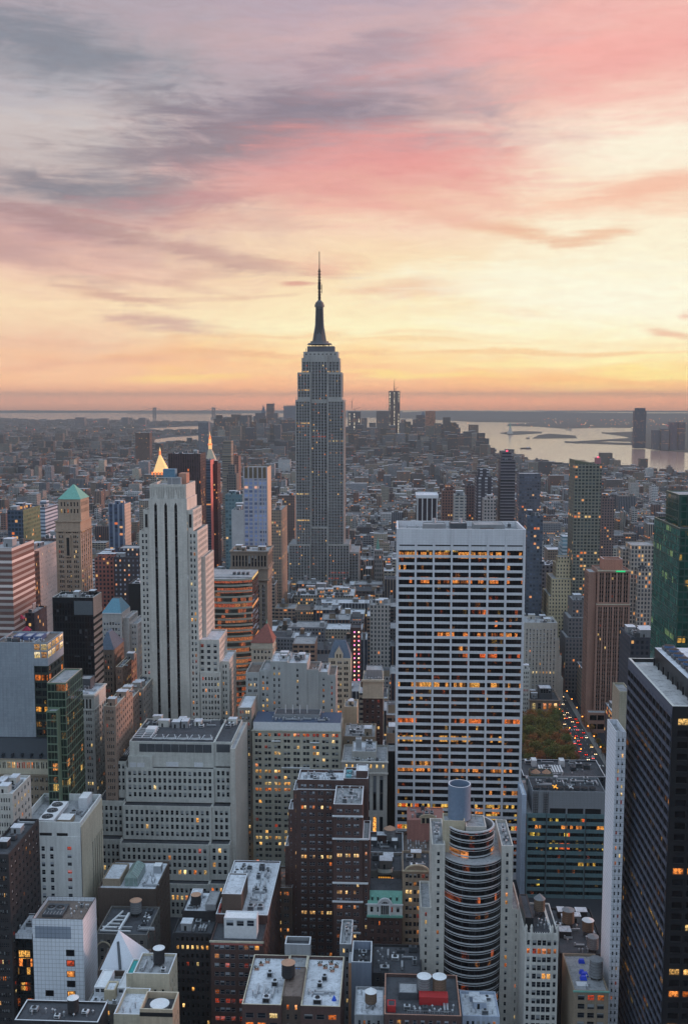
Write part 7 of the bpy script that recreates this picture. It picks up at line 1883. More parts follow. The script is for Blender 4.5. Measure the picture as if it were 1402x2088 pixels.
mb.bar((TW[0].x, Yb, TW[0].z - 5), (TW[0].x - 420, Yb, 60), 3.5, BRM); mb.bar((TW[1].x, Yb, TW[1].z - 5), (TW[1].x + 420, Yb, 60), 3.5, BRM)
mb.obj('cable', root)

# ------------------------------------------------------------------ harbour statue
p = gnd(1039, 884); Ys = p.y
root = empty('harbour_statue', 'tiny green statue with a raised torch on a stone pedestal in the harbour', 'statue', (p.x, Ys, 0))
mb = MB(); mb.frustum(p.x - 22, p.x + 22, Ys - 22, Ys + 22, -2, p.x - 17, p.x + 17, Ys - 17, Ys + 17, 18, LIME); mb.frustum(p.x - 11, p.x + 11, Ys - 11, Ys + 11, 18, p.x - 8, p.x + 8, Ys - 8, Ys + 8, 46, LIME); mb.obj('pedestal', root)
mb = MB(); mb.cyl(p.x, Ys, 6.5, 4.2, 46, 72, COPPER, 10); mb.cyl(p.x, Ys, 4.2, 1.6, 72, 79, COPPER, 10); mb.cyl(p.x, Ys, 2.2, 2.2, 79, 85, COPPER, 8); mb.bar((p.x - 3, Ys, 76), (p.x - 5.5, Ys, 92), 2.2, COPPER); mb.cyl(p.x - 5.6, Ys, 1.8, .4, 92, 97, COPPER, 8); mb.obj('figure', root)
# ferries and a ship
SHIP = plain('hull_dark', (70, 66, 68), .6)
for (x_, y_, L_, lb) in ((1071, 915, 60, 'dark barge on the harbour below the statue island'), (1075, 894, 26, 'tiny boat between the two harbour islands'), (1007, 919, 22, 'small boat near the tip of the Manhattan shore'), (1158, 877, 60, 'long low ship on the far harbour strip')):
    p = gnd(x_, y_, -3); mb = MB(); mb.frustum(p.x - L_ * .46, p.x + L_ * .46, p.y - 6, p.y + 6, -3, p.x - L_ / 2, p.x + L_ / 2, p.y - 7, p.y + 7, 2.5, SHIP)
    o = empty('boat', lb.replace('Manhattan ', ''), 'boat', (p.x, p.y, 0), 'boats in the harbour'); mb.obj('hull', o)
    mb = MB(); mb.box(p.x + L_ * .1, p.x + L_ * .34, p.y - 4, p.y + 4, 2.5, 8, TRIMW); mb.obj('cabin', o)

# ------------------------------------------------------------------ far skyline, each tower a thing
def far(name, label, c_, x0, x1, yt, Y, dep=45, steps=(), lit=.02, glass=None, spire=None, n=0, mat=None, group='towers of the far skyline'):
    m_ = mat or pm('far_%d_%d_%d' % c_, c_, glass=glass or tuple(int(q * .6) for q in c_), bw=4.5, fh=4, wf=.6, hf=.5, lit=lit)
    b = Bld(name, label, m_, 'tower', group, ind=False)
    a, c, z = fx(x0, x1, yt, Y)
    b.tier(a, c, Y, Y + dep, 0, z, par=0)
    for (s0, s1, sy) in steps:
        p_, q_, zz_ = fx(s0, s1, sy, Y + 4); b.tier(p_, q_, Y + 4, Y + dep - 4, z - .1 if p_ >= a and q_ <= c else 0, zz_, par=0)
    b.X = (a, c, z)
    if spire:
        p_ = at(spire[0], spire[1], Y + dep / 2); z0_ = min(z, p_.z - 5) if not steps else fx(0, 1, min(s_[2] for s_ in steps), Y)[2]
        w_ = spire[2] * Y / F / 2
        mb = MB(); mb.frustum(p_.x - w_, p_.x + w_, Y + dep / 2 - w_, Y + dep / 2 + w_, z0_, p_.x - .5, p_.x + .5, Y + dep / 2 - .5, Y + dep / 2 + .5, p_.z, SLATE if spire[2] > 3 else DARKM); b.part('spire', mb)
    return b
G1, G2, G3, G4 = (92, 92, 100), (112, 108, 110), (130, 122, 118), (76, 78, 88)
far('tall_grey_flats', 'tall grey flats standing alone left of the far skyline', (120, 122, 130), 404, 425, 861, 3100, 30).build()
far('brown_flats', 'brown flat-topped block on the left, near the river', (96, 78, 74), 276, 305, 882, 3900, 40).build()
far('far_domed_tower', 'dark far tower with a domed top, left end of the far skyline', G4, 452, 470, 866, 5600, steps=((456, 467, 853),)).build()
far('far_notched_tower', 'dark far tower with a notched top, second from the left of the far skyline', G4, 492, 509, 864, 5700, steps=((494, 505, 855),)).build()
far('pointed_far_tower', 'far tower with a pointed pyramid crown', G1, 517, 542, 848, 6200, steps=((520, 540, 842),), spire=(537, 825, 9)).build()
far('slim_far_tower', 'slim tall far tower beside the pointed one', (104, 92, 94), 543, 558, 823, 6300).build()
far('shouldered_far_tower', 'low far tower against the right side of the slim one', G2, 556, 566, 842, 6100).build()
far('broad_far_tower', 'broad pale far tower left of the tallest skyscraper', (124, 128, 140), 578, 602, 827, 6500).build()
far('dark_front_tower', 'dark broad tower in front of the broad pale one', G4, 571, 600, 856, 5700).build()
LITW = lamp_mat('site_lights', (255, 236, 200), 1.1)
def site(b, x0, x1, y0, y1, cols, seed):
    rg = random.Random(seed); a, c, z = b.X
    for cx in cols:
        mb = MB(); X_ = a + (c - a) * cx; zz_ = Zp((x0 + x1) / 2, y0, b.foot[0][2]); ze_ = Zp((x0 + x1) / 2, y1, b.foot[0][2])
        while zz_ > ze_:
            h = rg.uniform(4, 16)
            if rg.random() < .8: mb.box(X_ - 1.4 + rg.uniform(-1.2, 1.2), X_ + 1.4 + rg.uniform(-1, 1), b.foot[0][2] - 1.5, b.foot[0][2] - .2, zz_ - h, zz_, LITW)
            zz_ -= h + rg.uniform(2, 9)
        b.part('work_lights', mb)
def crane(b, px, py, Y_, L_=30):
    p_ = at(px, py, Y_ + 20); mb = MB(); mb.bar((p_.x, p_.y, p_.z - 45), (p_.x, p_.y, p_.z), 2.4, DARKM); mb.bar((p_.x - L_ * .3, p_.y, p_.z - 4), (p_.x + L_, p_.y, p_.z + 10), 1.8, DARKM); b.part('crane', mb)
b = far('half_built_tower', 'half-built far tower with vertical strings of white lights and a crane', G4, 709, 735, 839, 6050, lit=0); site(b, 709, 735, 843, 888, (.13, .5, .87), 3); crane(b, 717, 817, 6050, 10); crane(b, 723, 834, 6050, 34); b.build()
far('plain_far_tower', 'plain grey far tower right of the half-built one', G2, 736, 748, 852, 6300).build()
far('square_far_tower', 'square brown-grey far tower left of the tallest far one', (104, 96, 96), 767, 794, 838, 5900).build()
b = far('tallest_far_tower', 'tallest tower of the far skyline, under construction with a mast and strings of lights', (92, 74, 74), 792, 815, 797, 6000, lit=0, spire=(803.5, 771, 1.6)); site(b, 792, 815, 800, 888, (.1, .5, .88), 5); crane(b, 806, 792, 6000, 16); b.build()
far('rounded_far_tower', 'grey far tower with a stepped shoulder, right of the tallest far one', G2, 813, 829, 862, 5800, steps=((817, 827, 855),)).build()
far('pale_low_far_tower', 'pale low far block in front of the tallest far tower', (132, 134, 140), 790, 826, 884, 5200).build()
far('pyramid_far_tower', 'far office tower with a low pyramid top', G1, 841, 868, 855, 5850, steps=((848, 866, 846),), spire=(862, 838, 8)).build()
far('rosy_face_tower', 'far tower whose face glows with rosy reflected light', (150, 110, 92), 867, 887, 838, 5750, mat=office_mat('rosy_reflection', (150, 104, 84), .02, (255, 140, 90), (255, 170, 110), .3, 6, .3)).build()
far('long_far_block', 'long dark far block at the right of the skyline', G4, 893, 938, 872, 5500, steps=((897, 934, 865),)).build()
far('stepped_far_block', 'dark stepped far block right of the long one', G4, 938, 951, 884, 5300).build()
far('shore_tower', 'slim far tower on the shore at the right end of the skyline', (98, 92, 94), 956, 969, 878, 5000).build()
far('shore_low_tower', 'short rosy far tower at the waters edge beside the slim one', (120, 96, 98), 968, 977, 896, 4900).build()
for i, (x0, x1, yt) in enumerate(((430, 452, 890), (470, 490, 878), (500, 518, 872), (558, 572, 866), (748, 768, 872), (826, 842, 880), (700, 712, 884), (886, 896, 880), (585, 600, 880), (735, 752, 884), (925, 945, 892), (860, 884, 880))):
    far('infill_far_tower', ['grey low tower of the far skyline behind the black-capped tan tower', 'low far tower between the domed and notched ones', 'low far tower in front of the pointed one', 'low far tower right of the slim one', 'low far tower between the half-built and the square one', 'low far tower left of the pyramid-topped one', 'small far tower just left of the half-built one', 'small far tower right of the rosy one', 'small far tower touching the tallest skyscraper on its left', 'small far tower in front of the plain grey one', 'small dark far tower below the stepped block', 'dark low far tower below the rosy one'][i], (G1, G2, G4, G1)[i % 4], x0, x1, yt, 5000 + 60 * i).build()
for i, (x0, x1, yt, Y_) in enumerate(((437, 449, 880, 5300), (470, 482, 866, 5900), (482, 492, 870, 5800), (508, 517, 862, 6000), (566, 573, 856, 6100), (752, 766, 862, 6100), (794, 806, 868, 5400), (830, 841, 866, 5900), (850, 862, 872, 5300), (886, 900, 870, 5500), (905, 918, 880, 5200), (950, 957, 886, 5200), (700, 709, 870, 5900), (728, 740, 866, 5700), (774, 786, 874, 5300), (540, 551, 872, 5400))):
    far('infill_far_tower', ('small far tower number' if False else 'hazy far tower') + [' at the far left foot of the domed one', ' with its foot beside the domed one, to the right', ' just left of the notched one', ' just left of the pointed one', ' in the gap left of the broad pale one', ' in the gap left of the square brown-grey one', ' in front of the tallest far one', ' just left of the pyramid-topped one', ' below the pyramid-topped one', ' at the left end of the long dark block', ' in front of the long dark block', ' between the stepped block and the shore tower', ' touching the tallest skyscraper on its right', ' behind the half-built one, peeping out right', ' in front of the square brown-grey one', ' in front of the slim tall one'][i], (G1, G4, G2)[i % 3], x0, x1, yt, Y_).build()
# across the river
far('jersey_tower', 'tall dark rounded tower across the river, right', (74, 78, 92), 1293.5, 1317, 838, 5650, 46, steps=((1296, 1315, 832),), group='towers across the river').build()
far('jersey_tower', 'square tower with a pink light across the river, near the right edge', (104, 92, 104), 1366, 1380, 861, 5500, group='towers across the river').build()
far('jersey_tower', 'twin square tower across the river, nearest the right edge', (100, 90, 100), 1383, 1397, 861, 5520, group='towers across the river').build()
far('jersey_tower', 'lower grey tower right of the dark rounded one', (96, 96, 106), 1331, 1345, 877, 5500, group='towers across the river').build()
far('jersey_tower', 'short wide tower in the middle of the cluster across the river', (104, 100, 108), 1348, 1363, 874, 5480, group='towers across the river').build()
for (x0, x1, yt, lb) in ((153, 172, 851, 'leftmost flat block on the far left shore'), (205, 219, 853, 'small flat block second along the far left shore'), (250, 261, 851, 'small tower third along the far left shore'), (283, 296, 852, 'flat block nearest the bridge on the far left shore')):
    far('shore_block', lb, (100, 100, 108), x0, x1, yt, 9800, 60, group='blocks on the far left shore').build()
# long piers
for px in ([(1150, 902), (1290, 907), (1290, 903), (1150, 899.5)], [(1226, 883), (1300, 893), (1300, 891), (1226, 881)]):
    patch('pier', px, LANDM, -1.0)
for (x0, x1, yt, Y_, lb) in ((1075, 1110, 908, 3900, 'low pier building at the water edge left'),): pass

polys = land
def inland(x, y):
    c_ = False; j = len(polys) - 1
    for i in range(len(polys)):
        xi, yi = polys[i]; xj, yj = polys[j]
        if (yi > y) != (yj > y) and x < (xj - xi) * (y - yi) / (yj - yi) + xi: c_ = not c_
        j = i
    return c_
# ------------------------------------------------------------------ city fabric
AVES = [(-1180, 30), (-900, 30), (-600, 24), (-440, 42), (-300, 24), (-162, 30), (143.5, 26), (420, 30), (700, 30), (980, 30), (1260, 30)]
rg = random.Random(11)
PAL = [(150, 142, 130), (132, 118, 106), (118, 92, 84), (160, 158, 156), (140, 142, 148), (108, 100, 98), (168, 162, 150), (96, 88, 88), (152, 128, 112), (176, 176, 178), (124, 126, 132)]
FM = [pattern_mat('city_fabric_punched', None, bw=2.9, fh=3.5, wf=.48, hf=.52, lit=.016, attr=True), pattern_mat('city_fabric_wide', None, bw=4.6, fh=3.8, wf=.72, hf=.5, lit=.022, attr=True), pattern_mat('city_fabric_pier', None, bw=3.4, fh=3.6, wf=.6, hf=.6, lit=.012, attr=True, strip=True)]
hero = np.array(FOOT)
def clash(x0, x1, y0, y1, mg=2.0):
    return bool(np.any((hero[:, 0] - mg < x1) & (hero[:, 1] + mg > x0) & (hero[:, 2] - mg < y1) & (hero[:, 3] + mg > y0)))
lots = []
PARK = (66, 136, 630, 800)
def frus(x, y): return -0.40 * y - 60 < x < 0.31 * y + 60
def cap(x0, x1, y0):
    """height limit so that the fabric never hides what the photo shows in front distance"""
    px = proj(((x0 + x1) / 2, y0, 30))[0]
    return px
street = 600
for bi in range(0, 40):
    ys = 575 + bi * 80
    for (ax, aw), (bx, bw2) in zip(AVES, AVES[1:]):
        xa, xb = ax + aw / 2 + 3, bx - bw2 / 2 - 3
        for row in (0, 1):
            x = xa
            while x < xb - 9:
                w_ = rg.choice([8, 10, 14, 18, 22, 28, 36]) if ys < 2400 else rg.choice([14, 20, 28, 40])
                x1 = min(x + w_, xb)
                d0 = rg.uniform(24, 31)
                y0 = ys if row == 0 else ys + 62 - d0
                y1 = y0 + d0
                ok = frus(x, y0) and x1 - x > 6 and (y0 < 2800 or inland((x + x1) / 2, y0 + 30))
                if ok and not clash(x, x1, y0, y1) and not (x1 > PARK[0] and x < PARK[1] + 18 and y1 > 575 and y0 < 806):
                    u = rg.random()
                    hm = 17 + 26 * u + (34 * rg.random() ** 2 if rg.random() < .38 else 0)
                    if ys > 1400: hm *= .82
                    if ys > 2000: hm = 12 + 22 * u + (40 * rg.random() ** 2 if rg.random() < .2 else 0)
                    px = proj(((x + x1) / 2, y0, 30))[0]
                    if 560 < px < 760 and 850 < y0 < 1298: hm = min(hm, 40 - (0 if y0 < 1150 else 8))
                    if 1060 < px < 1240 and y0 < 800: hm = min(hm, 14)
                    if y0 < 760: hm = min(hm, 46)
                    lots.append([x, x1 - (.0 if rg.random() < .7 else 2), y0, y1, hm, rg.randrange(3), rg.randrange(len(PAL)), rg.random()])
                x = x1 + (0 if rg.random() < .85 else rg.uniform(1, 5))
lots = np.array(lots)
# what the camera sees of each lot: rays from sample points on roof and front against everything built
allb = np.vstack([hero[:, :5], lots[:, :5]])
mn = np.c_[allb[:, 0], allb[:, 2], np.zeros(len(allb))]; mxx = np.c_[allb[:, 1], allb[:, 3], allb[:, 4]]
camv = np.array([0, 0, CAMZ])
vis = []
for i, L_ in enumerate(lots):
    x0, x1, y0, y1, h = L_[:5]
    if y0 > 2300: vis.append(0); continue
    cnt = 0; S_ = [((x0 + x1) / 2, (y0 + y1) / 2, h + .5), (x0 + .5, y0 + .5, h + .3), (x1 - .5, y0 + .5, h + .3), ((x0 + x1) / 2, y0 - .3, h * .8), ((x0 + x1) / 2, y0 - .3, h * .5), (x0 + 1, y1 - 1, h + .3), (x1 - 1, y1 - 1, h + .3)]
    for s_ in S_:
        s_ = np.array(s_); d = camv - s_; dd = np.where(np.abs(d) < 1e-9, 1e-9, d)
        t1 = (mn - s_) / dd; t2 = (mxx - s_) / dd
        ta = np.minimum(t1, t2).max(1); tb = np.maximum(t1, t2).min(1)
        if not np.any((tb > np.maximum(ta, 1e-3)) & (ta < 1)): cnt += 1
    px, py = proj(((x0 + x1) / 2, y0, h))
    if not (-20 < px < PW + 20 and py < PH): cnt = 0
    vis.append(cnt / 7 * (x1 - x0) * (h * .6 + (y1 - y0) * (CAMZ - h) / y0) / y0 / y0 * F * F)
vis = np.array(vis)
order = [int(i) for i in np.argsort(-vis) if vis[i] > 25][:270]
chosen = set(order)
LMK = [('the tallest skyscraper', 650, 1100), ('the white grid slab', 938, 1250), ('the striped stone tower', 345, 1200), ('the brown piered tower', 1243, 1300), ('the finned tower', 860, 1035), ('the olive apartment tower', 1198, 1020), ('the red pyramid roof', 540, 1290), ('the blue-roofed gothic tower', 692, 1330), ('the arcaded narrow tower', 760, 1400), ('the column of pink lights', 726, 1340), ('the flat pale-roofed hall', 660, 1200), ('the cream ziggurat', 1152, 1180), ('the green pyramid roof', 150, 1010), ('the dark blue office', 40, 1070), ('the blue grid tower', 520, 1040), ('the golden pyramid', 326, 945), ('the dark red tower', 437, 1020), ('the banded dark tower', 1035, 980), ('the pale glass office', 1170, 1120), ('the black glass slab', 150, 1290), ('the columned block', 1310, 1200), ('the green spire', 770, 1110), ('the blue column tower', 238, 1065), ('the green glass tower', 1370, 1150), ('the park', 1120, 1500), ('the plain grey centre block', 775, 1260), ('the pilastered stone tower', 510, 1150)]
CN = {0: 'buff', 1: 'brown', 2: 'dark red', 3: 'pale grey', 4: 'blue-grey', 5: 'dark brown', 6: 'cream', 7: 'near-black', 8: 'tan', 9: 'white', 10: 'slate grey'}
RN = ['grey roof', 'pale roof', 'dark roof', 'brown roof']
RM = [ROOF, ROOFW, ROOFD, ROOFB]
used = {}
for i in order:
    x0, x1, y0, y1, h, fm, pc, rr = lots[i]; fm = int(fm); pc = int(pc)
    r2 = random.Random(i); ri = r2.choice([0, 0, 1, 1, 2, 2, 3] if y0 < 1400 else [0, 0, 2, 3]); col_ = lin([c_ * (.9 + .2 * rr) for c_ in PAL[pc]])
    px, py = proj(((x0 + x1) / 2, y0, h))
    nm_, lx, ly = min(LMK, key=lambda q: math.hypot(q[1] - px, (q[2] - py) * .9))
    dx, dy = px - lx, py - ly; dist = math.hypot(dx, dy)
    rel = ('right of' if dx > 0 else 'left of') if abs(dx) > abs(dy) else ('below' if dy > 0 else 'beyond')
    near_ = 'just ' if dist < 35 else ('' if dist < 80 else 'well ')
    has_t = r2.random() < .45 and y0 < 1500; has_b = r2.random() < .8
    size = 'narrow' if x1 - x0 < 11 else ('broad' if x1 - x0 > 25 else '')
    tall = 'tall ' if h > 50 else ('low ' if h < 24 else '')
    lb = ' '.join(('%s%s %s building, %s%s, %s%s %s' % (tall, size, CN[pc], RN[ri], ' with tank' if has_t else (' with shed' if has_b else ''), near_, rel, nm_)).split())
    if lb in used: lb = lb.replace(' building', ' block').replace('with shed', 'and small shed')
    used[lb] = 1
    b = empty('midtown_building', lb, 'building', ((x0 + x1) / 2, (y0 + y1) / 2, 0), 'ordinary buildings between the towers')
    mb = MB(); mb.col = col_; mb.cols = []
    mb.box(x0, x1, y0, y1, 0, h, FM[fm], FM[fm]); 
    # parapet ring instead of a closed lid
    mb.f.pop(); mb.mi.pop(); mb.v = mb.v[:-4]; mb.uv = mb.uv[:-4]; mb.cols = mb.cols[:-4]
    pw2 = .5; A_, B_, C_, D_ = x0 + pw2, x1 - pw2, y0 + pw2, y1 - pw2
    cpm = r2.choice([TRIMW, GREYP, CREAM, GREYP])
    for q in ([(x0, y0), (x1, y0), (B_, C_), (A_, C_)], [(x1, y0), (x1, y1), (B_, D_), (B_, C_)], [(x1, y1), (x0, y1), (A_, D_), (B_, D_)], [(x0, y1), (x0, y0), (A_, C_), (A_, D_)]): mb.face([(*p_, h) for p_ in q], cpm)
    for p_, q in (((A_, C_), (B_, C_)), ((B_, C_), (B_, D_)), ((B_, D_), (A_, D_)), ((A_, D_), (A_, C_))): mb.face([(*q, h - 1), (*p_, h - 1), (*p_, h), (*q, h)], GREYP)
    mb.obj('wall', b)
    mb = MB(); mb.face([(A_, C_, h - 1), (B_, C_, h - 1), (B_, D_, h - 1), (A_, D_, h - 1)], RM[ri], [(A_, C_), (B_, C_), (B_, D_), (A_, D_)]); mb.obj('roof', b)
    if has_b:
        w_, d_ = min(x1 - x0 - 3, r2.uniform(4, 9)), r2.uniform(4, 9); bx_ = r2.uniform(x0 + 1, x1 - 1 - w_); by_ = r2.uniform(y0 + 3, y1 - 2 - d_)
        mb = MB(); hh = r2.uniform(2.5, 5.5); mb.box(bx_, bx_ + w_, by_, by_ + d_, h - 1, h + hh, r2.choice([GREYP, BRICKT, BRICKG, METAL]), r2.choice([ROOF, ROOFW, ROOFD])); mb.obj('rooftop_shed', b)
    if has_t:
        rr_ = r2.uniform(1.8, 2.6); tx_, ty_ = r2.uniform(x0 + 3, x1 - 3), r2.uniform(y0 + 3, y0 + 8); lg_ = r2.uniform(2.5, 6)
        tm = r2.choice([TANKW, TANKG, TANKB])
        mb = MB(); mb.cyl(tx_, ty_, rr_, rr_ * .96, h + lg_, h + lg_ + 4.4, tm, 12); mb.cyl(tx_, ty_, rr_ * 1.05, .1, h + lg_ + 4.4, h + lg_ + 6, r2.choice([TANKR, TANKG, TANKB]), 12)
        for q in range(4): mb.bar((tx_ + rr_ * .7 * math.cos(q * 1.571 + .4), ty_ + rr_ * .7 * math.sin(q * 1.571 + .4), h - 1), (tx_ + rr_ * .7 * math.cos(q * 1.571 + .4), ty_ + rr_ * .7 * math.sin(q * 1.571 + .4), h + lg_), .3, DARKM)
        mb.obj('water_tank', b)
    if r2.random() < .7:
        mb = MB()
        w_ = r2.uniform(1.5, 3); bx_ = r2.uniform(x0 + 1, x1 - 4.2); by_ = r2.uniform(y1 - 8, y1 - 4); mb.box(bx_, bx_ + w_, by_, by_ + 2, h - .9, h + .7, METAL); mb.obj('air_unit', b)
# everything smaller and farther in one object
mb = MB(); mb.col = (0, 0, 0); mb.cols = []
def roofm(r_): return r_.choice([ROOF, ROOFW, ROOF, ROOFD, ROOFB])
for i, L_ in enumerate(lots):
    if i in chosen: continue
    x0, x1, y0, y1, h, fm, pc, rr = L_
    mb.col = lin([c_ * (.85 + .3 * rr) for c_ in PAL[int(pc)]])
    r2 = random.Random(i + 5000)
    mb.box(x0, x1, y0, y1, 0, h, FM[int(fm)], roofm(r2) if y0 < 1400 else r2.choice([ROOF, ROOFD, ROOFB, ROOF]))
    if r2.random() < .6:
        w_ = min(7, (x1 - x0) * .5); bx_ = r2.uniform(x0 + .5, x1 - w_ - .5); mb.box(bx_, bx_ + w_, y0 + 8, y0 + 8 + w_, h + .01, h + r2.uniform(2, 5), FM[int(fm)], roofm(r2))
RIV = [[(gnd(a, b).x, gnd(a, b).y) for a, b in q] for q in ([(300, 912), (430, 902), (430, 885), (310, 890)], [(296, 880), (424, 878), (424, 866), (296, 870)])]
def inpoly(P_, x, y):
    c_ = False; j = len(P_) - 1
    for i in range(len(P_)):
        xi, yi = P_[i]; xj, yj = P_[j]
        if (yi > y) != (yj > y) and x < (xj - xi) * (y - yi) / (yj - yi) + xi: c_ = not c_
        j = i
    return c_
r3 = random.Random(21)
y = 3560.0
while y < 14500:
    step = 34 + (y - 3500) * .012
    x = -.42 * y
    while x < .33 * y:
        w_ = r3.uniform(18, 46) * (1 + (y - 3500) / 9000); x += w_ * r3.uniform(1.02, 1.7 if y < 7000 else 2.2)
        yy = y + r3.uniform(-step * .3, step * .3)
        px, py = proj((x, yy, 0))
        if px < -15 or px > PW + 15: continue
        if not inland(x, yy) or not inland(x + w_, yy + 30) or any(inpoly(q, x + w_ / 2, yy) for q in RIV): continue
        h = 12 + 20 * r3.random() + (45 * r3.random() ** 2 if r3.random() < (.10 if px < 430 or y < 4300 else .34) else 0)
        if 430 < px < 985 and yy > 4300: h += 150 * r3.random() ** 2 * min(1, (yy - 4300) / 900) * (1 if r3.random() < .6 else .3)
        if y > 7000: h *= .62
        if 690 < px < 985 and yy > 5400: h = min(h, 26)
        mb.col = (lambda k_, p_: lin([(c_ * .75 + 30) * k_ for c_ in p_]))(r3.uniform(.6, 1.0), r3.choice(PAL))
        mb.box(x, x + w_, yy, yy + r3.uniform(20, 40), 0, h, r3.choice(FM), r3.choice([ROOF, ROOFD, ROOFB, ROOFD]))
    y += step
o = mb.obj('city_fabric'); stuff(o, 'thousands of small far buildings fading toward the harbour', 'buildings')
# tiny far lights
LA = [lamp_mat('spark_amber', (255, 160, 70), 2.6), lamp_mat('spark_white', (255, 226, 180), 2.6), lamp_mat('spark_red', (255, 60, 60), 2.2)]
mb = MB(); r4 = random.Random(5)
for _ in range(520):
    px = r4.uniform(0, PW); py = r4.choice([r4.uniform(858, 900), r4.uniform(870, 1000), r4.uniform(900, 1150)])
    if r4.random() < .2: px, py = r4.uniform(1100, 1402), r4.uniform(853, 872)
    p = gnd(px, py, 24)
    if not inland(p.x, p.y) and not py < 873: continue
    if p.y < 1300: continue
    s_ = p.y / F * r4.uniform(.28, .7); m_ = r4.choice([LA[0], LA[0], LA[0], LA[1], LA[2]])
    mb.box(p.x - s_, p.x + s_, p.y - s_, p.y + s_, p.z - s_ * .5, p.z + s_ * .5, m_, bottom=True)
for k in range(46):
    px = 1228 + k * 1.5; p = gnd(px, 953 + k * .14 + (k % 3) * .5, 9); mb.box(p.x - 1.4, p.x + 1.4, p.y - 1.4, p.y + 1.4, 6, 9, LA[1])
o = mb.obj('distant_lights'); stuff(o, 'hundreds of tiny amber, white and red lights scattered over the far city', 'lights')
# ------------------------------------------------------------------ avenue, park, cars, lamps
ASPH = plain('asphalt', (58, 60, 64), .8, amt=.4)
PAINT = plain('road_paint', (190, 190, 186), .7)
PAVE = plain('pavement_stone', (120, 118, 116), .85, amt=.4)
mb = MB(); mb.face([(136, 300, .03), (151, 300, .03), (151, 2700, .03), (136, 2700, .03)], ASPH); structure(mb.obj('avenue'))
mb = MB(); mb.face([(-174, 300, .03), (-150, 300, .03), (-150, 3400, .03), (-174, 3400, .03)], ASPH); structure(mb.obj('avenue'))
mb = MB(); mb.box(131.6, 135.9, 560, 1400, 0, .15, PAVE); structure(mb.obj('pavement'))
mb = MB(); mb.box(151.1, 155, 300, 1400, 0, .15, PAVE); structure(mb.obj('pavement'))
mb = MB()
for lx in (139.7, 143.4, 147.1):
    y = 560
    while y < 1300: mb.face([(lx, y, .045), (lx + .18, y, .045), (lx + .18, y + 3, .045), (lx, y + 3, .045)], PAINT); y += 9
for yc_ in (632, 712, 792, 872):
    for k in range(7): mb.face([(136.6 + k * 2.1, yc_, .046), (137.6 + k * 2.1, yc_, .046), (137.6 + k * 2.1, yc_ + 3, .046), (136.6 + k * 2.1, yc_ + 3, .046)], PAINT)
structure(mb.obj('road_markings'))
LAWN = plain('park_ground', (66, 66, 50), .95, amt=.8, scale=.2)
mb = MB(); mb.box(66, 131.4, 632, 808, 0, .25, LAWN); structure(mb.obj('park_ground'))

HEADL = lamp_mat('head_lamp', (255, 224, 170), 8.0); TAILL = lamp_mat('tail_lamp', (255, 50, 30), 6.0)
CARG = plain('car_glass', (20, 24, 30), .1, 0, .6, .1); TYRE = plain('tyre', (24, 24, 26), .9)
def make_car(c_, nm):
    r = empty('car', 'x', 'car', (0, 0, 0), 'cars on the avenue beside the park')
    body = plain('paint_' + nm, c_, .3, 0, .5, .1)
    mb = MB(); L_, W_ = 4.7, 1.85
    mb.frustum(-W_ / 2, W_ / 2, -L_ / 2, L_ / 2, .3, -W_ / 2 + .06, W_ / 2 - .06, -L_ / 2 + .08, L_ / 2 - .08, .88, body); mb.frustum(-W_ / 2 + .12, W_ / 2 - .12, -1.5, 1.1, .881, -W_ / 2 + .3, W_ / 2 - .3, -1.0, .5, 1.45, body); mb.obj('body', r)
    mb = MB(); mb.frustum(-W_ / 2 + .1, W_ / 2 - .1, -1.56, 1.16, .93, -W_ / 2 + .27, W_ / 2 - .27, -1.08, .58, 1.38, CARG, body); mb.obj('windows', r)
    for sx_ in (-1, 1):
        for sy_ in (-1.45, 1.45):
            mb = MB(); a = sx_ * (W_ / 2 - .1)
            for k in range(10):
                q, q2 = 2 * math.pi * k / 10, 2 * math.pi * (k + 1) / 10
                mb.face([(a - .12, sy_ + .34 * math.cos(q), .34 + .34 * math.sin(q)), (a + .12, sy_ + .34 * math.cos(q), .34 + .34 * math.sin(q)), (a + .12, sy_ + .34 * math.cos(q2), .34 + .34 * math.sin(q2)), (a - .12, sy_ + .34 * math.cos(q2), .34 + .34 * math.sin(q2))], TYRE)
            mb.face([(a + sx_ * .121, sy_ + .34 * math.cos(2 * math.pi * k / 10), .34 + .34 * math.sin(2 * math.pi * k / 10)) for k in range(10)], METALD); mb.obj('wheel', r)
        mb = MB(); mb.box(sx_ * .66 - .2, sx_ * .66 + .2, -L_ / 2 - .03, -L_ / 2 + .06, .52, .78, HEADL); mb.obj('headlight', r)
        mb = MB(); mb.box(sx_ * .66 - .22, sx_ * .66 + .22, L_ / 2 - .06, L_ / 2 + .03, .55, .8, TAILL); mb.obj('tail_light', r)
    return r
def dup(r, loc, rz, label):
    c_ = r.copy(); C.objects.link(c_); c_.location = loc; c_.rotation_euler = (0, 0, rz); c_['label'] = label
    for ch in r.children:
        d = ch.copy(); C.objects.link(d); d.parent = c_
        for g in ch.children: e_ = g.copy(); C.objects.link(e_); e_.parent = d
    return c_
CARC = {'yellow taxi': (226, 168, 40), 'white car': (206, 206, 208), 'black car': (30, 30, 34), 'silver car': (150, 154, 160), 'dark red car': (110, 30, 34)}
protos = {k_: make_car(v, k_.replace(' ', '_')) for k_, v in CARC.items()}
r5 = random.Random(8); lanes = [137.8, 141.5, 145.2, 148.9]; LN = ['leftmost lane', 'second lane', 'third lane', 'rightmost lane']
first = set(); spots = []
for li_, lx in enumerate(lanes):
    y = 725 + r5.uniform(0, 12)
    while y < 1060:
        if r5.random() < .55: spots.append((lx + r5.uniform(-.3, .3), y, li_))
        y += r5.uniform(7, 13)
spots.sort(key=lambda s_: s_[1])
cnt = {}
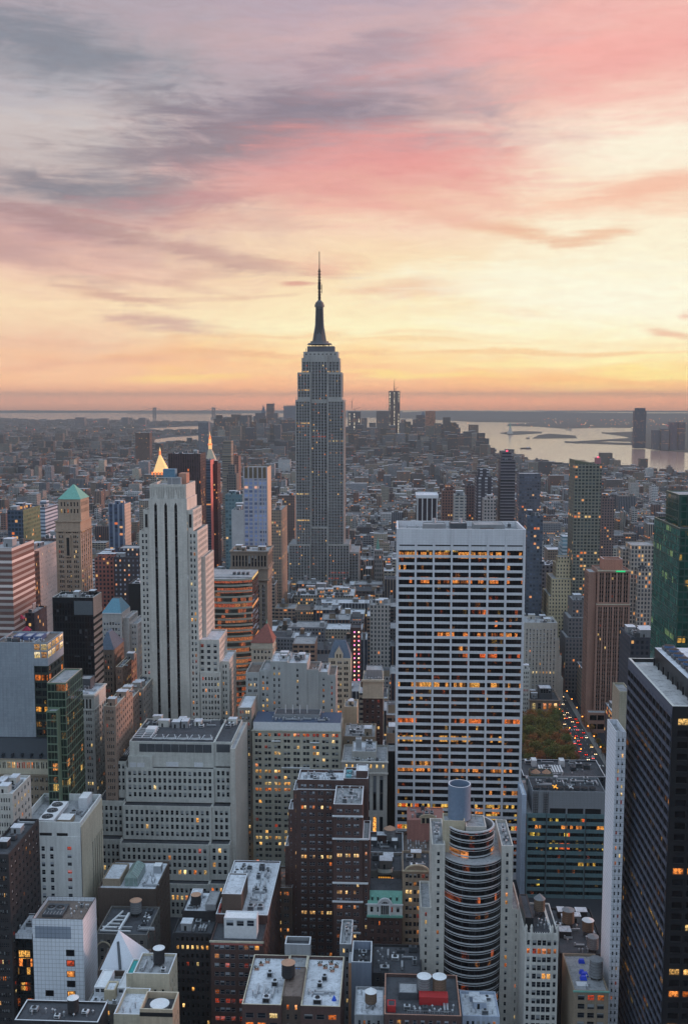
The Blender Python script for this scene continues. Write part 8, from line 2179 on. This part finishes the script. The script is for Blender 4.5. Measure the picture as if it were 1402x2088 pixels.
for (lx, y, li_) in spots[:96]:
    kd = r5.choice(list(CARC)); away = r5.random() < .6
    key = (kd, li_); cnt[key] = cnt.get(key, 0) + 1
    num = ['nearest', 'second nearest', 'third nearest', 'fourth nearest', 'fifth nearest', 'sixth nearest', 'seventh nearest', 'eighth nearest', 'ninth nearest', 'tenth nearest', 'eleventh nearest'][min(10, cnt[key] - 1)]
    lb = '%s %s in the %s of the avenue, %s' % (num, kd, LN[li_], 'tail lights showing' if away else 'headlights showing')
    if kd not in first:
        r = protos[kd]; first.add(kd); r.location = (lx, y, .04); r.rotation_euler = (0, 0, 0 if not away else math.pi); r['label'] = lb
    else: dup(protos[kd], (lx, y, .04), 0 if not away else math.pi, lb)
for kd in CARC:
    if kd not in first: protos[kd].location = (137.4, 1040 + 10 * len(kd), .04); protos[kd]['label'] = '%s farthest up the avenue' % kd

# street lamps
LAMPH = lamp_mat('street_lamp_glow', (255, 150, 60), 6.0)
def make_lamp():
    r = empty('street_lamp', 'x', 'street lamp', (0, 0, 0), 'street lamps around the park')
    mb = MB(); mb.cyl(0, 0, .12, .07, 0, 8, DARKM, 8); mb.bar((0, 0, 7.8), (1.6, 0, 8.4), .12, DARKM); mb.obj('pole', r)
    mb = MB(); mb.cyl(1.7, 0, .42, .3, 8.1, 8.6, LAMPH, 10); mb.face([(1.7 + .42 * math.cos(-k * .6283), .42 * math.sin(-k * .6283), 8.1) for k in range(10)], LAMPH); mb.obj('lamp_head', r)
    return r
lp = make_lamp(); k = 0
LS = [(134.2, 700 + 24 * i, 0) for i in range(15)] + [(152.5, 705 + 24 * i, math.pi) for i in range(14)] + [(76 + 9 * i, 695.5, 1.57) for i in range(6)]
for i, (x_, y_, rz) in enumerate(LS):
    side_ = ('on the park side of the avenue' if i < 15 else 'on the far side of the avenue' if i < 29 else 'along the near edge of the park')
    j = i if i < 15 else i - 15 if i < 29 else i - 29
    od = ['nearest', 'second', 'third', 'fourth', 'fifth', 'sixth', 'seventh', 'eighth', 'ninth', 'tenth', 'eleventh', 'twelfth', 'thirteenth', 'fourteenth', 'fifteenth'][j] if i < 29 else ['leftmost', 'second from left', 'third from left', 'fourth from left', 'fifth from left', 'rightmost'][j]
    lb = '%s amber street lamp %s' % (od, side_)
    if i == 0: lp.location = (x_, y_, .15); lp['label'] = lb
    else: dup(lp, (x_, y_, .15), rz, lb)

# trees
m, t = material('autumn_leaves')
ob = t.n('ShaderNodeObjectInfo').outputs['Random']; isl = t.n('ShaderNodeNewGeometry').outputs['Random Per Island']
hue = t.m('ADD', t.m('MULTIPLY', ob, .75), t.m('MULTIPLY', isl, .3))
lc = t.ramp(hue, [(0, lin((96, 106, 60))), (.35, lin((108, 106, 58))), (.6, lin((134, 108, 58))), (.8, lin((160, 104, 62))), (1, lin((140, 76, 62)))], 'LINEAR')
vv = t.m('ADD', .55, t.m('MULTIPLY', t.white(t.vec(isl, ob, 0.0)), .9))
LEAF = out(t, bsdf(t, t.mix(1.0, lc, t.vec(vv, vv, vv), 'MULTIPLY'), .8, .2), m)
BARK = plain('bark', (66, 56, 48), .9)
def crown_mesh(seed, rad, H):
    r_ = random.Random(seed); mb = MB()
    cl = []
    for _ in range(16):
        a, e_ = r_.uniform(0, 6.283), r_.uniform(-.3, 1.2); d = rad * r_.uniform(.35, .8)
        cl.append(Vector((d * math.cos(a) * math.cos(e_), d * math.sin(a) * math.cos(e_), H * .66 + rad * .75 * math.sin(e_))))
    for c_ in cl:
        for _ in range(64):
            p = c_ + Vector((r_.gauss(0, 1), r_.gauss(0, 1), r_.gauss(0, .8))) * rad * .2
            n_ = Vector((r_.gauss(0, 1), r_.gauss(0, 1), r_.gauss(0, 1) + .6)).normalized(); u_ = n_.orthogonal().normalized() * r_.uniform(.22, .5); v_ = n_.cross(u_)
            mb.face([p + u_, p + v_ * .7, p - u_, p - v_ * .7], LEAF)
    return mb
def make_tree(seed):
    r_ = random.Random(seed); H = r_.uniform(12, 16); rad = H * .34
    r = empty('plane_tree', 'x', 'tree', (0, 0, 0), 'trees filling the park')
    mb = MB(); mb.cyl(0, 0, .38, .2, 0, H * .5, BARK, 8, cap=False)
    for _ in range(7):
        a = r_.uniform(0, 6.28); mb.bar((0, 0, H * r_.uniform(.28, .48)), (rad * .6 * math.cos(a), rad * .6 * math.sin(a), H * r_.uniform(.6, .85)), .16, BARK)
    mb.obj('trunk', r); crown_mesh(seed, rad, H).obj('crown', r)
    return r
tp = [make_tree(s_) for s_ in (1, 2, 3, 4)]
r6 = random.Random(4); ti = 0
rows_ = []
for j in range(13):
    for i in range(8):
        rows_.append((70 + i * 8.0 + r6.uniform(-1.6, 1.6) + (3.2 if j % 2 else 0), 699 + j * 8.4 + r6.uniform(-1.6, 1.6), i, j))
OR = ['first', 'second', 'third', 'fourth', 'fifth', 'sixth', 'seventh', 'eighth', 'ninth', 'tenth', 'eleventh', 'twelfth', 'thirteenth']
for (x_, y_, i, j) in rows_:
    if x_ > 131: continue
    lb = 'autumn park tree, %s from the left in the %s row from the near edge' % (OR[i], OR[j])
    q = r6.randrange(4)
    if tp[q]['label'] == 'x': r = tp[q]; r['label'] = lb; r.location = (x_, y_, .25); r.rotation_euler = (0, 0, r6.uniform(0, 6))
    else: r = dup(tp[q], (x_, y_, .25), r6.uniform(0, 6), lb)
    s_ = r6.uniform(.85, 1.2); r.scale = (s_, s_, s_)
for i in range(8):
    r = dup(tp[i % 4], (153.6, 712 + i * 13, .15), i, 'small street tree on the far pavement of the avenue, %s from the near end' % OR[i]); r.scale = (.55, .55, .6); r['group'] = 'street trees'

# ------------------------------------------------------------------ haze: one closed box of even air
m = bpy.data.materials.new('haze_air'); m.use_nodes = True; t = NT(m.node_tree)
pv = t.n('ShaderNodeVolumePrincipled'); pv.inputs['Color'].default_value = (.37, .435, .465, 1); pv.inputs['Density'].default_value = 6.4e-5; pv.inputs['Anisotropy'].default_value = 0.0
pv.inputs['Density Attribute'].default_value = ''
o_ = t.n('ShaderNodeOutputMaterial'); t.nt.links.new(pv.outputs[0], o_.inputs['Volume'])
mb = MB(); mb.box(-29500, 29500, -29500, 29500, -9, 462, m, bottom=True)
hz = mb.obj('haze'); hz['kind'] = 'stuff'; hz['label'] = 'thin dusk haze over the whole city'; hz['category'] = 'haze'
